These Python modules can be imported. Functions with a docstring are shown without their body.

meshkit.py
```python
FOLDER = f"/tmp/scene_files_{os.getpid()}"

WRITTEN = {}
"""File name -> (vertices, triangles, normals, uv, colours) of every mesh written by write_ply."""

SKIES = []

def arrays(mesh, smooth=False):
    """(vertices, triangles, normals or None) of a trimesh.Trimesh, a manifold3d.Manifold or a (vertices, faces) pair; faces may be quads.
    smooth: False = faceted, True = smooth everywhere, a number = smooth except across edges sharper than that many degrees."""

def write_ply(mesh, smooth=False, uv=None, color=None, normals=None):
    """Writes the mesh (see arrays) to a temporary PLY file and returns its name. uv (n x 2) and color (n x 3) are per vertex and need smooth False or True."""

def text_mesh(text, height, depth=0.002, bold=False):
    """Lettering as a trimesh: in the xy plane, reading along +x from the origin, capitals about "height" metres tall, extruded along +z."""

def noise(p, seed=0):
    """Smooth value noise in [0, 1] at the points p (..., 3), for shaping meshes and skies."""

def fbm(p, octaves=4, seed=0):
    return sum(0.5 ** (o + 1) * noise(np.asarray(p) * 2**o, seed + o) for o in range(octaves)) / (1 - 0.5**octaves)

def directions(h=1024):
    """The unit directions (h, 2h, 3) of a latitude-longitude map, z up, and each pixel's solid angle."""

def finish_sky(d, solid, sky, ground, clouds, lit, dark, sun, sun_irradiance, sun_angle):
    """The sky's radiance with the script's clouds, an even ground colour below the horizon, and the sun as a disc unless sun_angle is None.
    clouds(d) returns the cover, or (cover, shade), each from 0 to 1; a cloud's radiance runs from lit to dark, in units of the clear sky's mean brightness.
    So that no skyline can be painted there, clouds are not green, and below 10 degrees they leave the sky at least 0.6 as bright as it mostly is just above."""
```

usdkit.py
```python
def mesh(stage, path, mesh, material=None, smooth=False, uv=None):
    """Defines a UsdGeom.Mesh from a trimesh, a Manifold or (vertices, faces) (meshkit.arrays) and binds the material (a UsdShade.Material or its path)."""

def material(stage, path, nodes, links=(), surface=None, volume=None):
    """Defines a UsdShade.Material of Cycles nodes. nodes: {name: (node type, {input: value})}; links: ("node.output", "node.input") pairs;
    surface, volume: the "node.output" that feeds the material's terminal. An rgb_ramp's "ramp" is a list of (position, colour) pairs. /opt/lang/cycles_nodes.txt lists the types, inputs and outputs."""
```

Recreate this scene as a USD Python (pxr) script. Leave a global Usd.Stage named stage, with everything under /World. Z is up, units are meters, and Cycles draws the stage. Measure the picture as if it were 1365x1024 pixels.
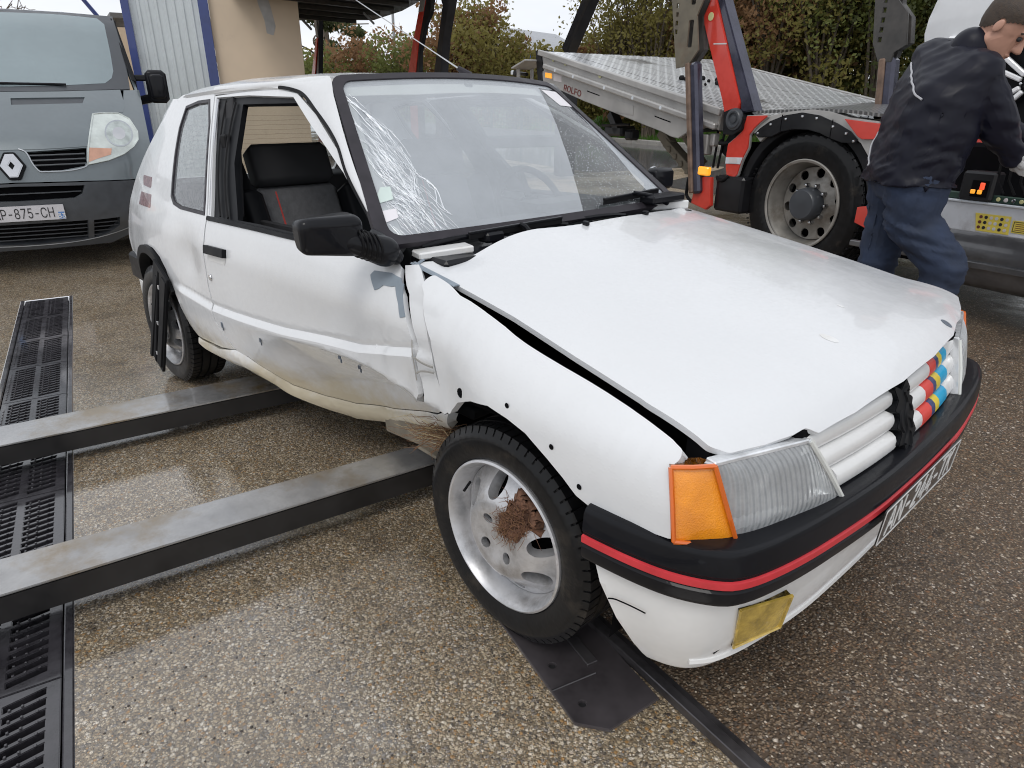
import math, random
import numpy as np, trimesh, shapely
import usdkit, meshkit
from shapely.geometry import Polygon, Point, box as sbox
from shapely.ops import unary_union
from scipy.spatial import Delaunay
from scipy.interpolate import PchipInterpolator as PI, RegularGridInterpolator as RGI
from pxr import Usd, UsdGeom, UsdLux, UsdShade, Gf, Sdf

random.seed(7)
rng = np.random.default_rng(7)
stage = Usd.Stage.CreateInMemory()
UsdGeom.SetStageUpAxis(stage, UsdGeom.Tokens.z)
UsdGeom.SetStageMetersPerUnit(stage, 1.0)
UsdGeom.Xform.Define(stage, '/World')
UsdGeom.Scope.Define(stage, '/World/Looks')

# ------------------------------------------------------------------ camera
CAM = np.array([3.4432, -1.6386, 1.2900]); YAW, PIT, ROL = map(math.radians, (137.2873, -22.8388, 0.3402))
_w = np.array([math.cos(PIT)*math.cos(YAW), math.cos(PIT)*math.sin(YAW), math.sin(PIT)])
_r = np.cross(_w, [0, 0, 1]); _r /= np.linalg.norm(_r); _u = np.cross(_r, _w)
_r, _u = _r*math.cos(ROL) + _u*math.sin(ROL), -_r*math.sin(ROL) + _u*math.cos(ROL)
cam = UsdGeom.Camera.Define(stage, '/World/camera')
cam.AddTransformOp().Set(Gf.Matrix4d(*_r, 0, *_u, 0, *(-_w), 0, *CAM, 1))
cam.CreateHorizontalApertureAttr(36.0); cam.CreateVerticalApertureAttr(27.0)
cam.CreateFocalLengthAttr(36.0*888.407/1365); cam.CreateClippingRangeAttr(Gf.Vec2f(0.05, 2000))
cam.CreateExposureAttr(0.12)

# ------------------------------------------------------------------ overcast sky and weak, wide sun
SUN_EL, SUN_AZ = math.radians(56), math.radians(-62)          # direction towards the sun: azimuth from +x
_s = np.array([math.cos(SUN_EL)*math.cos(SUN_AZ), math.cos(SUN_EL)*math.sin(SUN_AZ), math.sin(SUN_EL)])
usdkit.material(stage, '/World/Looks/overcast_sky', {
    'sky': ('sky_texture', {'sky_type': 'single_scattering', 'sun_disc': False, 'sun_elevation': SUN_EL, 'sun_rotation': math.atan2(_s[0], _s[1]), 'aerosol_density': 3.0}),
    'tc': ('texture_coordinate', {}),
    'mp': ('mapping', {'scale': (1.0, 1.0, 2.6)}),
    'nz': ('noise_texture', {'scale': 2.1, 'detail': 5.0, 'roughness': 0.55}),
    'cl': ('rgb_ramp', {'ramp': [(0.25, (7.2, 7.6, 8.3)), (0.75, (10.6, 10.8, 11.2))]}),
    'mx': ('mix', {'fac': 0.93}),
    'bg': ('background_shader', {'strength': 0.10})},
    [('tc.generated', 'mp.vector'), ('mp.vector', 'nz.vector'), ('nz.fac', 'cl.fac'), ('sky.color', 'mx.color1'), ('cl.color', 'mx.color2'), ('mx.color', 'bg.color')], surface='bg.background')
dome = UsdLux.DomeLight.Define(stage, '/World/sky')
UsdShade.MaterialBindingAPI.Apply(dome.GetPrim()).Bind(UsdShade.Material.Get(stage, '/World/Looks/overcast_sky'))
sun = UsdLux.DistantLight.Define(stage, '/World/sun')
sun.CreateIntensityAttr(0.25); sun.CreateAngleAttr(25.0); sun.CreateColorAttr(Gf.Vec3f(1.0, 0.97, 0.93)); sun.CreateNormalizeAttr(True)
_z = _s; _x = np.cross([0, 0, 1], _z); _x /= np.linalg.norm(_x); _y = np.cross(_z, _x)
sun.AddTransformOp().Set(Gf.Matrix4d(*_x, 0, *_y, 0, *_z, 0, 0, 0, 20, 1))

# ------------------------------------------------------------------ scene helpers
COUNT = {}
def numbered(parent, name):
    k = parent + '/' + name; COUNT[k] = COUNT.get(k, 0) + 1
    return k if COUNT[k] == 1 else '%s_%03d' % (k, COUNT[k] - 1)
def tag(path, label=None, cat=None, group=None, kind=None):
    p = stage.GetPrimAtPath(path)
    for k, v in (('label', label), ('category', cat), ('group', group), ('kind', kind)):
        if v: p.SetCustomDataByKey(k, v)
    return path
def thing(name, label, cat, loc=(0, 0, 0), rotz=0.0, group=None):
    path = numbered('/World', name); x = UsdGeom.Xform.Define(stage, path)
    x.AddTranslateOp().Set(Gf.Vec3d(*map(float, loc))); x.AddRotateZOp().Set(float(rotz))
    return tag(path, label, cat, group)
def part(parent, name, mesh, mat, smooth=35, label=None, kind=None):
    path = numbered(parent, name); usdkit.mesh(stage, path, mesh, LOOK[mat], smooth=smooth)
    return tag(path, label, None, None, kind)
def solo(name, mesh, mat, label=None, cat=None, group=None, kind=None, smooth=35):
    path = numbered('/World', name); usdkit.mesh(stage, path, mesh, LOOK[mat], smooth=smooth)
    return tag(path, label, cat, group, kind)
def copy(src, loc, rotz, label=None, group=None):
    was = stage.GetPrimAtPath(src); base = src.rsplit('/', 1)[1].rstrip('0123456789').rstrip('_')
    path = numbered('/World', base); x = UsdGeom.Xform.Define(stage, path)
    x.AddTranslateOp().Set(Gf.Vec3d(*map(float, loc))); x.AddRotateZOp().Set(float(rotz))
    p = x.GetPrim(); p.GetReferences().AddInternalReference(src); p.SetInstanceable(True)
    d = was.GetCustomData()
    return tag(path, label or d.get('label'), d.get('category'), group or d.get('group'))

# ------------------------------------------------------------------ mesh helpers
def cat(*ms):
    ms = [m for a in ms for m in (a if isinstance(a, list) else [a])]
    return trimesh.util.concatenate([trimesh.Trimesh(m.vertices, m.faces, process=False) for m in ms])
def rbox(c, s, b=0.006, R=None):
    """A box with chamfered edges: centre, full sizes."""
    s = np.array(s, float)/2; b = min(b, *(s*0.45)); v = []
    for i in range(3):
        for g in np.ndindex(2, 2, 2):
            q = (np.array(g)*2 - 1)*s; q = q - np.sign(q)*b; q[i] += np.sign(q[i])*b; v.append(q)
    m = trimesh.convex.convex_hull(np.array(v))
    if R is not None: m.apply_transform(R)
    m.apply_translation(c); return m
def pbox(c, s):
    return trimesh.creation.box(s, trimesh.transformations.translation_matrix(c))
def obox(a, b, w, h, up=(0, 0, 1), bev=0.004):
    """A chamfered bar from a to b, w wide sideways and h along up."""
    a, b = np.array(a, float), np.array(b, float); x = b - a; L = np.linalg.norm(x); x /= L
    up = np.array(up, float); y = np.cross(up, x); y /= np.linalg.norm(y); z = np.cross(x, y)
    T = np.eye(4); T[:3, 0], T[:3, 1], T[:3, 2], T[:3, 3] = x, y, z, (a + b)/2
    m = rbox((0, 0, 0), (L, w, h), bev); m.apply_transform(T); return m
def tube(pts, r, n=8, caps=True):
    """A round tube through the points; r is a radius or one per point."""
    P = np.array(pts, float); r = np.broadcast_to(np.asarray(r, float), (len(P),))
    d = np.gradient(P, axis=0); d /= np.maximum(np.linalg.norm(d, axis=1, keepdims=True), 1e-9)
    ref = np.array([0, 0, 1.0]) if abs(d[0, 2]) < 0.9 else np.array([1.0, 0, 0])
    V = []
    for p, t, q in zip(P, d, r):
        a = np.cross(ref, t); a /= max(np.linalg.norm(a), 1e-9); b = np.cross(t, a); ref = np.cross(t, np.cross(ref, t)); ref /= max(np.linalg.norm(ref), 1e-9)
        th = np.arange(n)*2*np.pi/n; V.append(p + q*(np.cos(th)[:, None]*a + np.sin(th)[:, None]*b))
    V = np.vstack(V); F = []
    for i in range(len(P) - 1):
        for k in range(n):
            a0, a1, b0, b1 = i*n + k, i*n + (k+1) % n, (i+1)*n + k, (i+1)*n + (k+1) % n
            F += [(a0, a1, b1), (a0, b1, b0)]
    if caps:
        c = len(V); V = np.vstack([V, P[0], P[-1]]); o = (len(P) - 1)*n
        F += [(c, (k+1) % n, k) for k in range(n)] + [(c+1, o + k, o + (k+1) % n) for k in range(n)]
    return trimesh.Trimesh(V, F, process=False)
def spline(pts, n=24):
    P = np.array(pts, float); t = np.r_[0, np.cumsum(np.linalg.norm(np.diff(P, axis=0), axis=1))]
    return PI(t, P, axis=0)(np.linspace(0, t[-1], n))
def lathe(prof, n=64, axis='y', arc=None):
    """Revolves (radius, height) pairs about the axis."""
    p = np.array(prof, float); th = np.arange(n)*2*np.pi/n if arc is None else np.asarray(arc)
    m = len(th); V = np.stack([p[:, 0][:, None]*np.cos(th), np.broadcast_to(p[:, 1][:, None], (len(p), m)), p[:, 0][:, None]*np.sin(th)], -1)
    if axis == 'z': V = V[..., [0, 2, 1]]
    if axis == 'x': V = V[..., [1, 0, 2]]
    F = []
    for i in range(len(p) - 1):
        k = np.arange(m); k1 = (k + 1) % m; a, b, c, d = i*m + k, i*m + k1, (i+1)*m + k, (i+1)*m + k1
        F += [np.stack([a, b, d], 1), np.stack([a, d, c], 1)]
    return trimesh.Trimesh(V.reshape(-1, 3), np.vstack(F), process=False)
def dens(ring, step):
    ring = np.array(ring, float); out = []
    for a, b in zip(ring, np.roll(ring, -1, 0)):
        n = max(1, int(math.ceil(np.linalg.norm(b - a)/step))); out += [a + (b - a)*k/n for k in range(n)]
    return np.array(out)
def patch(poly, fn, step=0.03, skirt=0.012, out=(0, 0, 1), jitter=0.15, seed=1, extra=None):
    """The part of a surface fn(a, b) -> xyz that lies inside a polygon of its parameters, with its edges turned in by skirt. out: the side that faces outwards."""
    poly = Polygon(poly) if not hasattr(poly, 'geom_type') else poly
    if not poly.is_valid: poly = poly.buffer(0)
    if poly.geom_type == 'MultiPolygon': poly = max(poly.geoms, key=lambda g: g.area)
    rings = [dens(np.array(r.coords)[:-1], step*0.8) for r in [poly.exterior, *poly.interiors]]
    x0, y0, x1, y1 = poly.bounds; g = np.random.default_rng(seed)
    A, B = np.meshgrid(np.arange(x0, x1 + step, step), np.arange(y0, y1 + step, step), indexing='ij')
    I = np.stack([A.ravel(), B.ravel()], 1) + g.uniform(-1, 1, (A.size, 2))*step*jitter
    inner = poly.buffer(-step*0.45)
    I = I[shapely.contains_xy(inner, I[:, 0], I[:, 1])] if not inner.is_empty else I[:0]
    if extra is not None:
        E_ = np.asarray(extra); E_ = E_[shapely.contains_xy(poly.buffer(-step*0.4), E_[:, 0], E_[:, 1])]
        from scipy.spatial import cKDTree
        I = np.vstack([I[cKDTree(E_).query(I)[0] > step*0.55], E_])
    P = np.vstack(rings + [I]); T = Delaunay(P).simplices; C = P[T].mean(1)
    T = T[shapely.contains_xy(poly, C[:, 0], C[:, 1])]
    e1, e2 = P[T[:, 1]] - P[T[:, 0]], P[T[:, 2]] - P[T[:, 0]]
    T = T[np.abs(e1[:, 0]*e2[:, 1] - e1[:, 1]*e2[:, 0]) > 1e-10]
    V = np.stack(fn(P[:, 0], P[:, 1]), -1).astype(float)
    fnrm = np.cross(V[T[:, 1]] - V[T[:, 0]], V[T[:, 2]] - V[T[:, 0]])
    if (fnrm @ np.array(out, float)).sum() < 0: fnrm = -fnrm; T = T[:, ::-1]
    flip = (fnrm @ np.array(out, float)) < -1e-12
    vn = np.zeros_like(V)
    for k in range(3): np.add.at(vn, T[:, k], fnrm)
    vn /= np.maximum(np.linalg.norm(vn, axis=1, keepdims=True), 1e-12)
    F = [T]
    if skirt:
        W, o = [V], len(V); i0 = 0
        for r in rings:
            n = len(r); idx = np.arange(i0, i0 + n); i0 += n
            top = V[idx]; bot = top - vn[idx]*skirt; j = np.arange(n); j1 = (j + 1) % n
            W += [top, bot]; a, b, c, d = o + j, o + j1, o + n + j, o + n + j1; o += 2*n
            F += [np.stack([a, c, d], 1), np.stack([a, d, b], 1)]
        V = np.vstack(W)
    return trimesh.Trimesh(V, np.vstack(F), process=False)
def prism(poly, h0, h1, T=None, bev=0.0):
    """A polygon of the plane extruded from height h0 to h1, then placed by the matrix T."""
    poly = Polygon(poly) if not hasattr(poly, 'geom_type') else poly
    if not poly.is_valid: poly = poly.buffer(0)
    ms = []; bev = min(bev, (h1 - h0)*.45)
    for g in getattr(poly, 'geoms', [poly]):
        if bev:
            m = trimesh.creation.extrude_polygon(g, h1 - h0 - bev, engine='earcut'); m.apply_translation((0, 0, h0)); ms.append(m)
            q = g.buffer(-bev)
            for s in getattr(q, 'geoms', [q]):
                if s.is_empty: continue
                m = trimesh.creation.extrude_polygon(s, bev, engine='earcut'); m.apply_translation((0, 0, h1 - bev)); ms.append(m)
        else:
            m = trimesh.creation.extrude_polygon(g, h1 - h0, engine='earcut'); m.apply_translation((0, 0, h0)); ms.append(m)
    m = cat(*ms)
    if T is not None: m.apply_transform(T)
    return m
def frame(o, x, y, z=None):
    """Matrix with the columns x, y, z (or x cross y) and the origin o."""
    x, y = np.array(x, float), np.array(y, float); z = np.cross(x, y) if z is None else np.array(z, float)
    T = np.eye(4); T[:3, 0], T[:3, 1], T[:3, 2], T[:3, 3] = x, y, z, o; return T
def rounded(x0, y0, x1, y1, r):
    return sbox(x0 + r, y0 + r, x1 - r, y1 - r).buffer(r, quad_segs=4)
def moved(m, T=None, t=None):
    m = m.copy()
    if T is not None: m.apply_transform(T)
    if t is not None: m.apply_translation(t)
    return m
def lumpy(m, amp, scale, seed=0):
    v = np.array(m.vertices); n = np.array(m.vertex_normals)
    m = trimesh.Trimesh(v + n*((meshkit.fbm(v*scale + 11.3*seed, 3, seed) - 0.5)*2*amp)[:, None], m.faces, process=False); return m
def sstep(t): t = np.clip(t, 0, 1); return t*t*(3 - 2*t)
def ground_z(x, y):
    """The yard falls gently towards the drain."""
    return 0.11*sstep((np.asarray(y, float) - 0.9)/2.2) + 0.05*sstep((-np.asarray(x, float) - 2.7)/1.4)

# ------------------------------------------------------------------ materials
LOOK = {}
def M(name, col, rough=0.5, metal=0.0, var=0.12, vscale=6.0, bump=0.0, bscale=60.0, coat=0.0, coat_rough=0.05, spec=0.5, rvar=0.1, dirt=None, dirt_at=(0.55, 0.7), dscale=3.0, emit=None, drops=0.0):
    """A plain surface with uneven tone, roughness and fine relief; dirt mixes a second colour in by noise."""
    c = np.array(col, float)
    n = {'g': ('geometry', {}), 'nz': ('noise_texture', {'scale': vscale, 'detail': 5.0, 'roughness': 0.6}),
         'rp': ('rgb_ramp', {'ramp': [(0.3, tuple(c*(1 - var))), (0.7, tuple(np.minimum(c*(1 + var), 0.95)))]}),
         'rr': ('map_range', {'from_min': 0.3, 'from_max': 0.7, 'to_min': max(rough - rvar, 0.02), 'to_max': min(rough + rvar, 1.0), 'clamp': True}),
         'p': ('principled_bsdf', {'metallic': metal, 'specular_ior_level': spec, 'coat_weight': coat, 'coat_roughness': coat_rough})}
    l = [('g.position', 'nz.vector'), ('nz.fac', 'rp.fac'), ('nz.fac', 'rr.value'), ('rr.result', 'p.roughness')]
    colour = 'rp.color'
    if dirt is not None:
        n['dn'] = ('noise_texture', {'scale': dscale, 'detail': 8.0, 'roughness': 0.7}); n['dm'] = ('map_range', {'from_min': dirt_at[0], 'from_max': dirt_at[1], 'clamp': True}); n['dx'] = ('mix', {'color2': dirt})
        l += [('g.position', 'dn.vector'), ('dn.fac', 'dm.value'), ('dm.result', 'dx.fac'), (colour, 'dx.color1')]; colour = 'dx.color'
    l.append((colour, 'p.base_color'))
    if bump:
        n['bn'] = ('noise_texture', {'scale': bscale, 'detail': 4.0}); n['b'] = ('bump', {'strength': bump, 'distance': 0.004})
        l += [('g.position', 'bn.vector'), ('bn.fac', 'b.height'), ('b.normal', 'p.normal')]
    if drops:
        n['v'] = ('voronoi_texture', {'scale': 150.0}); n['vr'] = ('rgb_ramp', {'ramp': [(0.0, (1, 1, 1)), (0.30, (0.55, 0.55, 0.55)), (0.40, (0, 0, 0)), (1.0, (0, 0, 0))]}); n['b'] = ('bump', {'strength': drops, 'distance': 0.0016})
        l += [('g.position', 'v.vector'), ('v.distance', 'vr.fac'), ('vr.color', 'b.height'), ('b.normal', 'p.coat_normal'), ('b.normal', 'p.normal')]
    if emit is not None: n['p'][1].update({'emission_color': emit[0], 'emission_strength': emit[1]})
    LOOK[name] = usdkit.material(stage, '/World/Looks/' + name, n, l, surface='p.BSDF')
def pane(name, tint, haze=0.0, hazecol=(0.8, 0.82, 0.84), bump=0.0, hscale=5.0, rough=0.02, hvar=0.3, drops=0.0, ior=1.6):
    """Window glass: clear, with a fresnel reflection and an uneven film of wet dust."""
    n = {'g': ('geometry', {}), 't': ('transparent_bsdf', {'color': tint}), 'gl': ('glossy_bsdf', {'color': (1, 1, 1), 'roughness': rough}), 'lw': ('layer_weight', {}), 'pw': ('math', {'math_type': 'power', 'value2': 4.0}), 'f': ('math', {'math_type': 'multiply_add', 'value2': 0.80, 'value3': (ior - 1)**2/(ior + 1)**2*1.4}), 'm': ('mix_closure', {})}
    l = [('lw.facing', 'pw.value1'), ('pw.value', 'f.value1'), ('f.value', 'm.fac'), ('t.BSDF', 'm.closure1'), ('gl.BSDF', 'm.closure2')]; out = 'm.closure'
    if haze:
        n.update({'d': ('diffuse_bsdf', {'color': hazecol}), 'nz': ('noise_texture', {'scale': hscale, 'detail': 6.0, 'roughness': 0.65}), 'mr': ('map_range', {'from_min': 0.3, 'from_max': 0.7, 'to_min': haze*(1 - hvar), 'to_max': haze*(1 + hvar), 'clamp': True}), 'm2': ('mix_closure', {})})
        l += [('g.position', 'nz.vector'), ('nz.fac', 'mr.value'), ('mr.result', 'm2.fac'), ('m.closure', 'm2.closure1'), ('d.BSDF', 'm2.closure2')]; out = 'm2.closure'
    if drops:
        n['v'] = ('voronoi_texture', {'scale': 130.0}); n['vr'] = ('rgb_ramp', {'ramp': [(0.0, (1, 1, 1)), (0.33, (0.5, 0.5, 0.5)), (0.42, (0, 0, 0)), (1.0, (0, 0, 0))]}); n['b'] = ('bump', {'strength': drops, 'distance': 0.002})
        l += [('g.position', 'v.vector'), ('v.distance', 'vr.fac'), ('vr.color', 'b.height'), ('b.normal', 'gl.normal')]
    LOOK[name] = usdkit.material(stage, '/World/Looks/' + name, n, l, surface=out)

M('rubber', (0.010, 0.010, 0.011), 0.6, var=0.3, spec=0.12)
M('seal_rubber', (0.028, 0.025, 0.030), 0.45, var=0.3, vscale=20, spec=0.25)
M('black_plastic', (0.006, 0.0063, 0.008), 0.4, var=0.3, vscale=9, coat=0.28, coat_rough=0.04, spec=0.08, drops=0.04)
M('black_trim', (0.007, 0.0075, 0.009), 0.5, var=0.3, spec=0.14)
M('dark_void', (0.006, 0.006, 0.007), 0.9, var=0.3, spec=0.05)
M('tyre', (0.008, 0.008, 0.0085), 0.45, var=0.35, vscale=15, bump=0.25, bscale=90, coat=0.30, coat_rough=0.12, spec=0.1, dirt=(0.050, 0.042, 0.034), dirt_at=(0.56, 0.80), dscale=7)
M('alloy', (0.52, 0.52, 0.53), 0.34, metal=0.6, var=0.16, vscale=14, bump=0.08, bscale=120, dirt=(0.16, 0.13, 0.10), dirt_at=(0.52, 0.82), dscale=9)
M('steel_dark', (0.07, 0.065, 0.068), 0.35, metal=0.6, var=0.35, vscale=10, bump=0.15, bscale=80, coat=0.4, coat_rough=0.15)
M('chrome', (0.55, 0.55, 0.56), 0.18, metal=1.0, var=0.05)
M('fabric_dark', (0.018, 0.018, 0.02), 0.8, var=0.3, bump=0.2, bscale=300)
M('fabric_grey', (0.10, 0.10, 0.105), 0.85, var=0.2, vscale=40, bump=0.3, bscale=300)
M('red_piping', (0.45, 0.05, 0.04), 0.6)
M('mud', (0.15, 0.075, 0.045), 0.9, var=0.6, vscale=45, bump=0.6, bscale=150)
M('straw', (0.20, 0.105, 0.05), 0.8, var=0.4, vscale=60)
M('straw_pale', (0.46, 0.36, 0.20), 0.8, var=0.3, vscale=60)
# ------------------------------------------------------------------ ground
def ground_material(name, ramp, peb, scale, wet_lo, wet_hi, stone_share, base, drain_pull):
    """Aggregate: rounded stones of two sizes in a dark matrix, stained, under an uneven film of water."""
    n = {'g': ('geometry', {}), 'wob': ('noise_texture', {'scale': 90.0, 'detail': 2.0}), 'wa': ('vector_math', {'math_type': 'multiply_add', 'vector2': (0.007, 0.007, 0.007)}),
         'v': ('voronoi_texture', {'scale': scale}), 'v2': ('voronoi_texture', {'scale': scale*1.9}), 'sc': ('separate_color', {}), 'sc2': ('separate_color', {}),
         'rp': ('rgb_ramp', {'ramp': ramp, 'interpolate': False}), 'rp2': ('rgb_ramp', {'ramp': ramp, 'interpolate': False}),
         'rd': ('map_range', {'from_min': 0.30, 'from_max': 0.62, 'to_min': 1.0, 'to_max': 0.0, 'clamp': True}), 'rd2': ('map_range', {'from_min': 0.30, 'from_max': 0.62, 'to_min': 1.0, 'to_max': 0.0, 'clamp': True}),
         'has': ('math', {'math_type': 'less_than', 'value2': stone_share}), 'm1': ('math', {'math_type': 'multiply'}), 'mx2': ('mix', {'color1': base}), 'mx1': ('mix', {}),
         'pn': ('noise_texture', {'scale': 1.7, 'detail': 9.0, 'roughness': 0.68}), 'pr': ('rgb_ramp', {'ramp': [(0.30, (0.50, 0.46, 0.40)), (0.48, (0.95, 0.88, 0.76)), (0.60, (1.0, 0.97, 0.92)), (0.74, (0.62, 0.55, 0.45))]}), 'tn': ('mix', {'mix_type': 'multiply', 'fac': 1.0}),
         'sn': ('noise_texture', {'scale': 7.0, 'detail': 8.0, 'roughness': 0.75}), 'sr': ('rgb_ramp', {'ramp': [(0.30, (0.22, 0.20, 0.19)), (0.43, (1, 1, 1)), (1.0, (1, 1, 1))]}), 'st': ('mix', {'mix_type': 'multiply', 'fac': 0.8}),
         'wn': ('noise_texture', {'scale': 1.25, 'detail': 6.0, 'roughness': 0.6}), 'dd': ('vector_math', {'math_type': 'dot_product', 'vector2': (0.1958, 0.9806, 0.0)}), 'dr': ('map_range', {'from_min': -1.203, 'from_max': 0.25, 'to_min': drain_pull, 'to_max': 0.0, 'clamp': True}), 'wd': ('math', {'math_type': 'add'}),
         'wm': ('map_range', {'from_min': wet_lo, 'from_max': wet_hi, 'clamp': True}), 'wk': ('map_range', {'to_min': 1.0, 'to_max': 0.80}), 'dkw': ('mix', {'mix_type': 'multiply', 'fac': 1.0}),
         'cr': ('map_range', {'to_min': 0.30, 'to_max': 0.025}), 'cw': ('map_range', {'to_min': 0.22, 'to_max': 1.0}), 'bs': ('map_range', {'to_min': 0.45, 'to_max': 0.03}),
         'hh': ('math', {'math_type': 'add'}), 'b': ('bump', {'strength': peb, 'distance': 0.004}), 'bc': ('bump', {'distance': 0.003}),
         'p': ('principled_bsdf', {'roughness': 0.6, 'specular_ior_level': 0.3, 'coat_ior': 1.85})}
    l = [('g.position', 'wob.vector'), ('wob.color', 'wa.vector1'), ('g.position', 'wa.vector3'), ('wa.vector', 'v.vector'), ('wa.vector', 'v2.vector'), ('v.color', 'sc.color'), ('v2.color', 'sc2.color'), ('sc.r', 'rp.fac'), ('sc2.g', 'rp2.fac'),
         ('v.distance', 'rd.value'), ('v2.distance', 'rd2.value'), ('sc.b', 'has.value1'), ('has.value', 'm1.value1'), ('rd.result', 'm1.value2'), ('rd2.result', 'mx2.fac'), ('rp2.color', 'mx2.color2'), ('m1.value', 'mx1.fac'), ('mx2.color', 'mx1.color1'), ('rp.color', 'mx1.color2'),
         ('g.position', 'pn.vector'), ('pn.fac', 'pr.fac'), ('mx1.color', 'tn.color1'), ('pr.color', 'tn.color2'), ('g.position', 'sn.vector'), ('sn.fac', 'sr.fac'), ('tn.color', 'st.color1'), ('sr.color', 'st.color2'),
         ('g.position', 'wn.vector'), ('g.position', 'dd.vector1'), ('dd.value', 'dr.value'), ('wn.fac', 'wd.value1'), ('dr.result', 'wd.value2'), ('wd.value', 'wm.value'), ('wm.result', 'cr.value'), ('wm.result', 'cw.value'), ('wm.result', 'bs.value'), ('wm.result', 'wk.value'),
         ('st.color', 'dkw.color1'), ('wk.result', 'dkw.color2'), ('dkw.color', 'p.base_color'), ('cr.result', 'p.coat_roughness'), ('cw.result', 'p.coat_weight'),
         ('m1.value', 'hh.value1'), ('rd2.result', 'hh.value2'), ('hh.value', 'b.height'), ('b.normal', 'p.normal'), ('hh.value', 'bc.height'), ('bs.result', 'bc.strength'), ('bc.normal', 'p.coat_normal')]
    LOOK[name] = usdkit.material(stage, '/World/Looks/' + name, n, l, surface='p.BSDF')
R1 = [(0.0, (.14, .12, .10)), (0.10, (.32, .25, .17)), (0.28, (.52, .43, .31)), (0.48, (.66, .57, .44)), (0.64, (.48, .29, .12)), (0.72, (.72, .65, .55)), (0.83, (.30, .28, .27)), (0.91, (.85, .80, .73))]
R2 = [(0.0, (.07, .055, .045)), (0.20, (.18, .135, .095)), (0.44, (.28, .21, .15)), (0.64, (.27, .16, .095)), (0.74, (.38, .32, .26)), (0.87, (.14, .125, .115)), (0.94, (.68, .62, .56))]
ground_material('aggregate', R1, 0.9, 105.0, 0.44, 0.62, 0.85, (0.20, 0.165, 0.12), 0.34)
ground_material('dark_aggregate', R2, 0.9, 82.0, 0.54, 0.76, 0.50, (0.092, 0.066, 0.047), 0.0)
M('wet_asphalt', (0.045, 0.044, 0.045), 0.5, var=0.3, vscale=4, bump=0.5, bscale=120, coat=0.9, coat_rough=0.08)
M('cast_iron', (0.028, 0.026, 0.03), 0.32, metal=0.3, var=0.5, vscale=14, bump=0.25, bscale=70, coat=1.0, coat_rough=0.08)
M('pit_dark', (0.006, 0.006, 0.007), 0.6)
M('beam_steel', (0.30, 0.295, 0.29), 0.24, metal=0.55, var=0.25, vscale=7, bump=0.10, bscale=60, coat=1.0, coat_rough=0.06, dirt=(0.17, 0.115, 0.045), dirt_at=(0.50, 0.66), dscale=2.2)
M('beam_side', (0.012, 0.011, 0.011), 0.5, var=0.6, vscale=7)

DR0, DRD, DRW = np.array([2.109, -1.648]), np.array([-0.9806, 0.1958]), 0.31     # right edge of the drain, its direction, its width
DRN = np.array([-DRD[1], DRD[0]]); DRN = DRN if DRN[1] < 0 else -DRN
def drain(t, w): return DR0 + DRD*t + DRN*w
T0, T1 = -1.9, 4.31
hole = Polygon([drain(T0, 0), drain(T1, 0), drain(T1, DRW), drain(T0, DRW)])
def graded(lo, hi, mid, fine, far):
    a = np.arange(lo, hi, fine); k = np.geomspace(0.4, far, 16); return np.r_[lo - k[::-1], a, hi + k]
gx, gy = graded(-4.5, 5.5, 0, 0.10, 500.0), graded(-4.0, 5.0, 0, 0.10, 500.0)
G = np.stack(np.meshgrid(gx, gy, indexing='ij'), -1).reshape(-1, 2)
G = G[~shapely.contains_xy(hole.buffer(0.03), G[:, 0], G[:, 1])]
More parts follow.
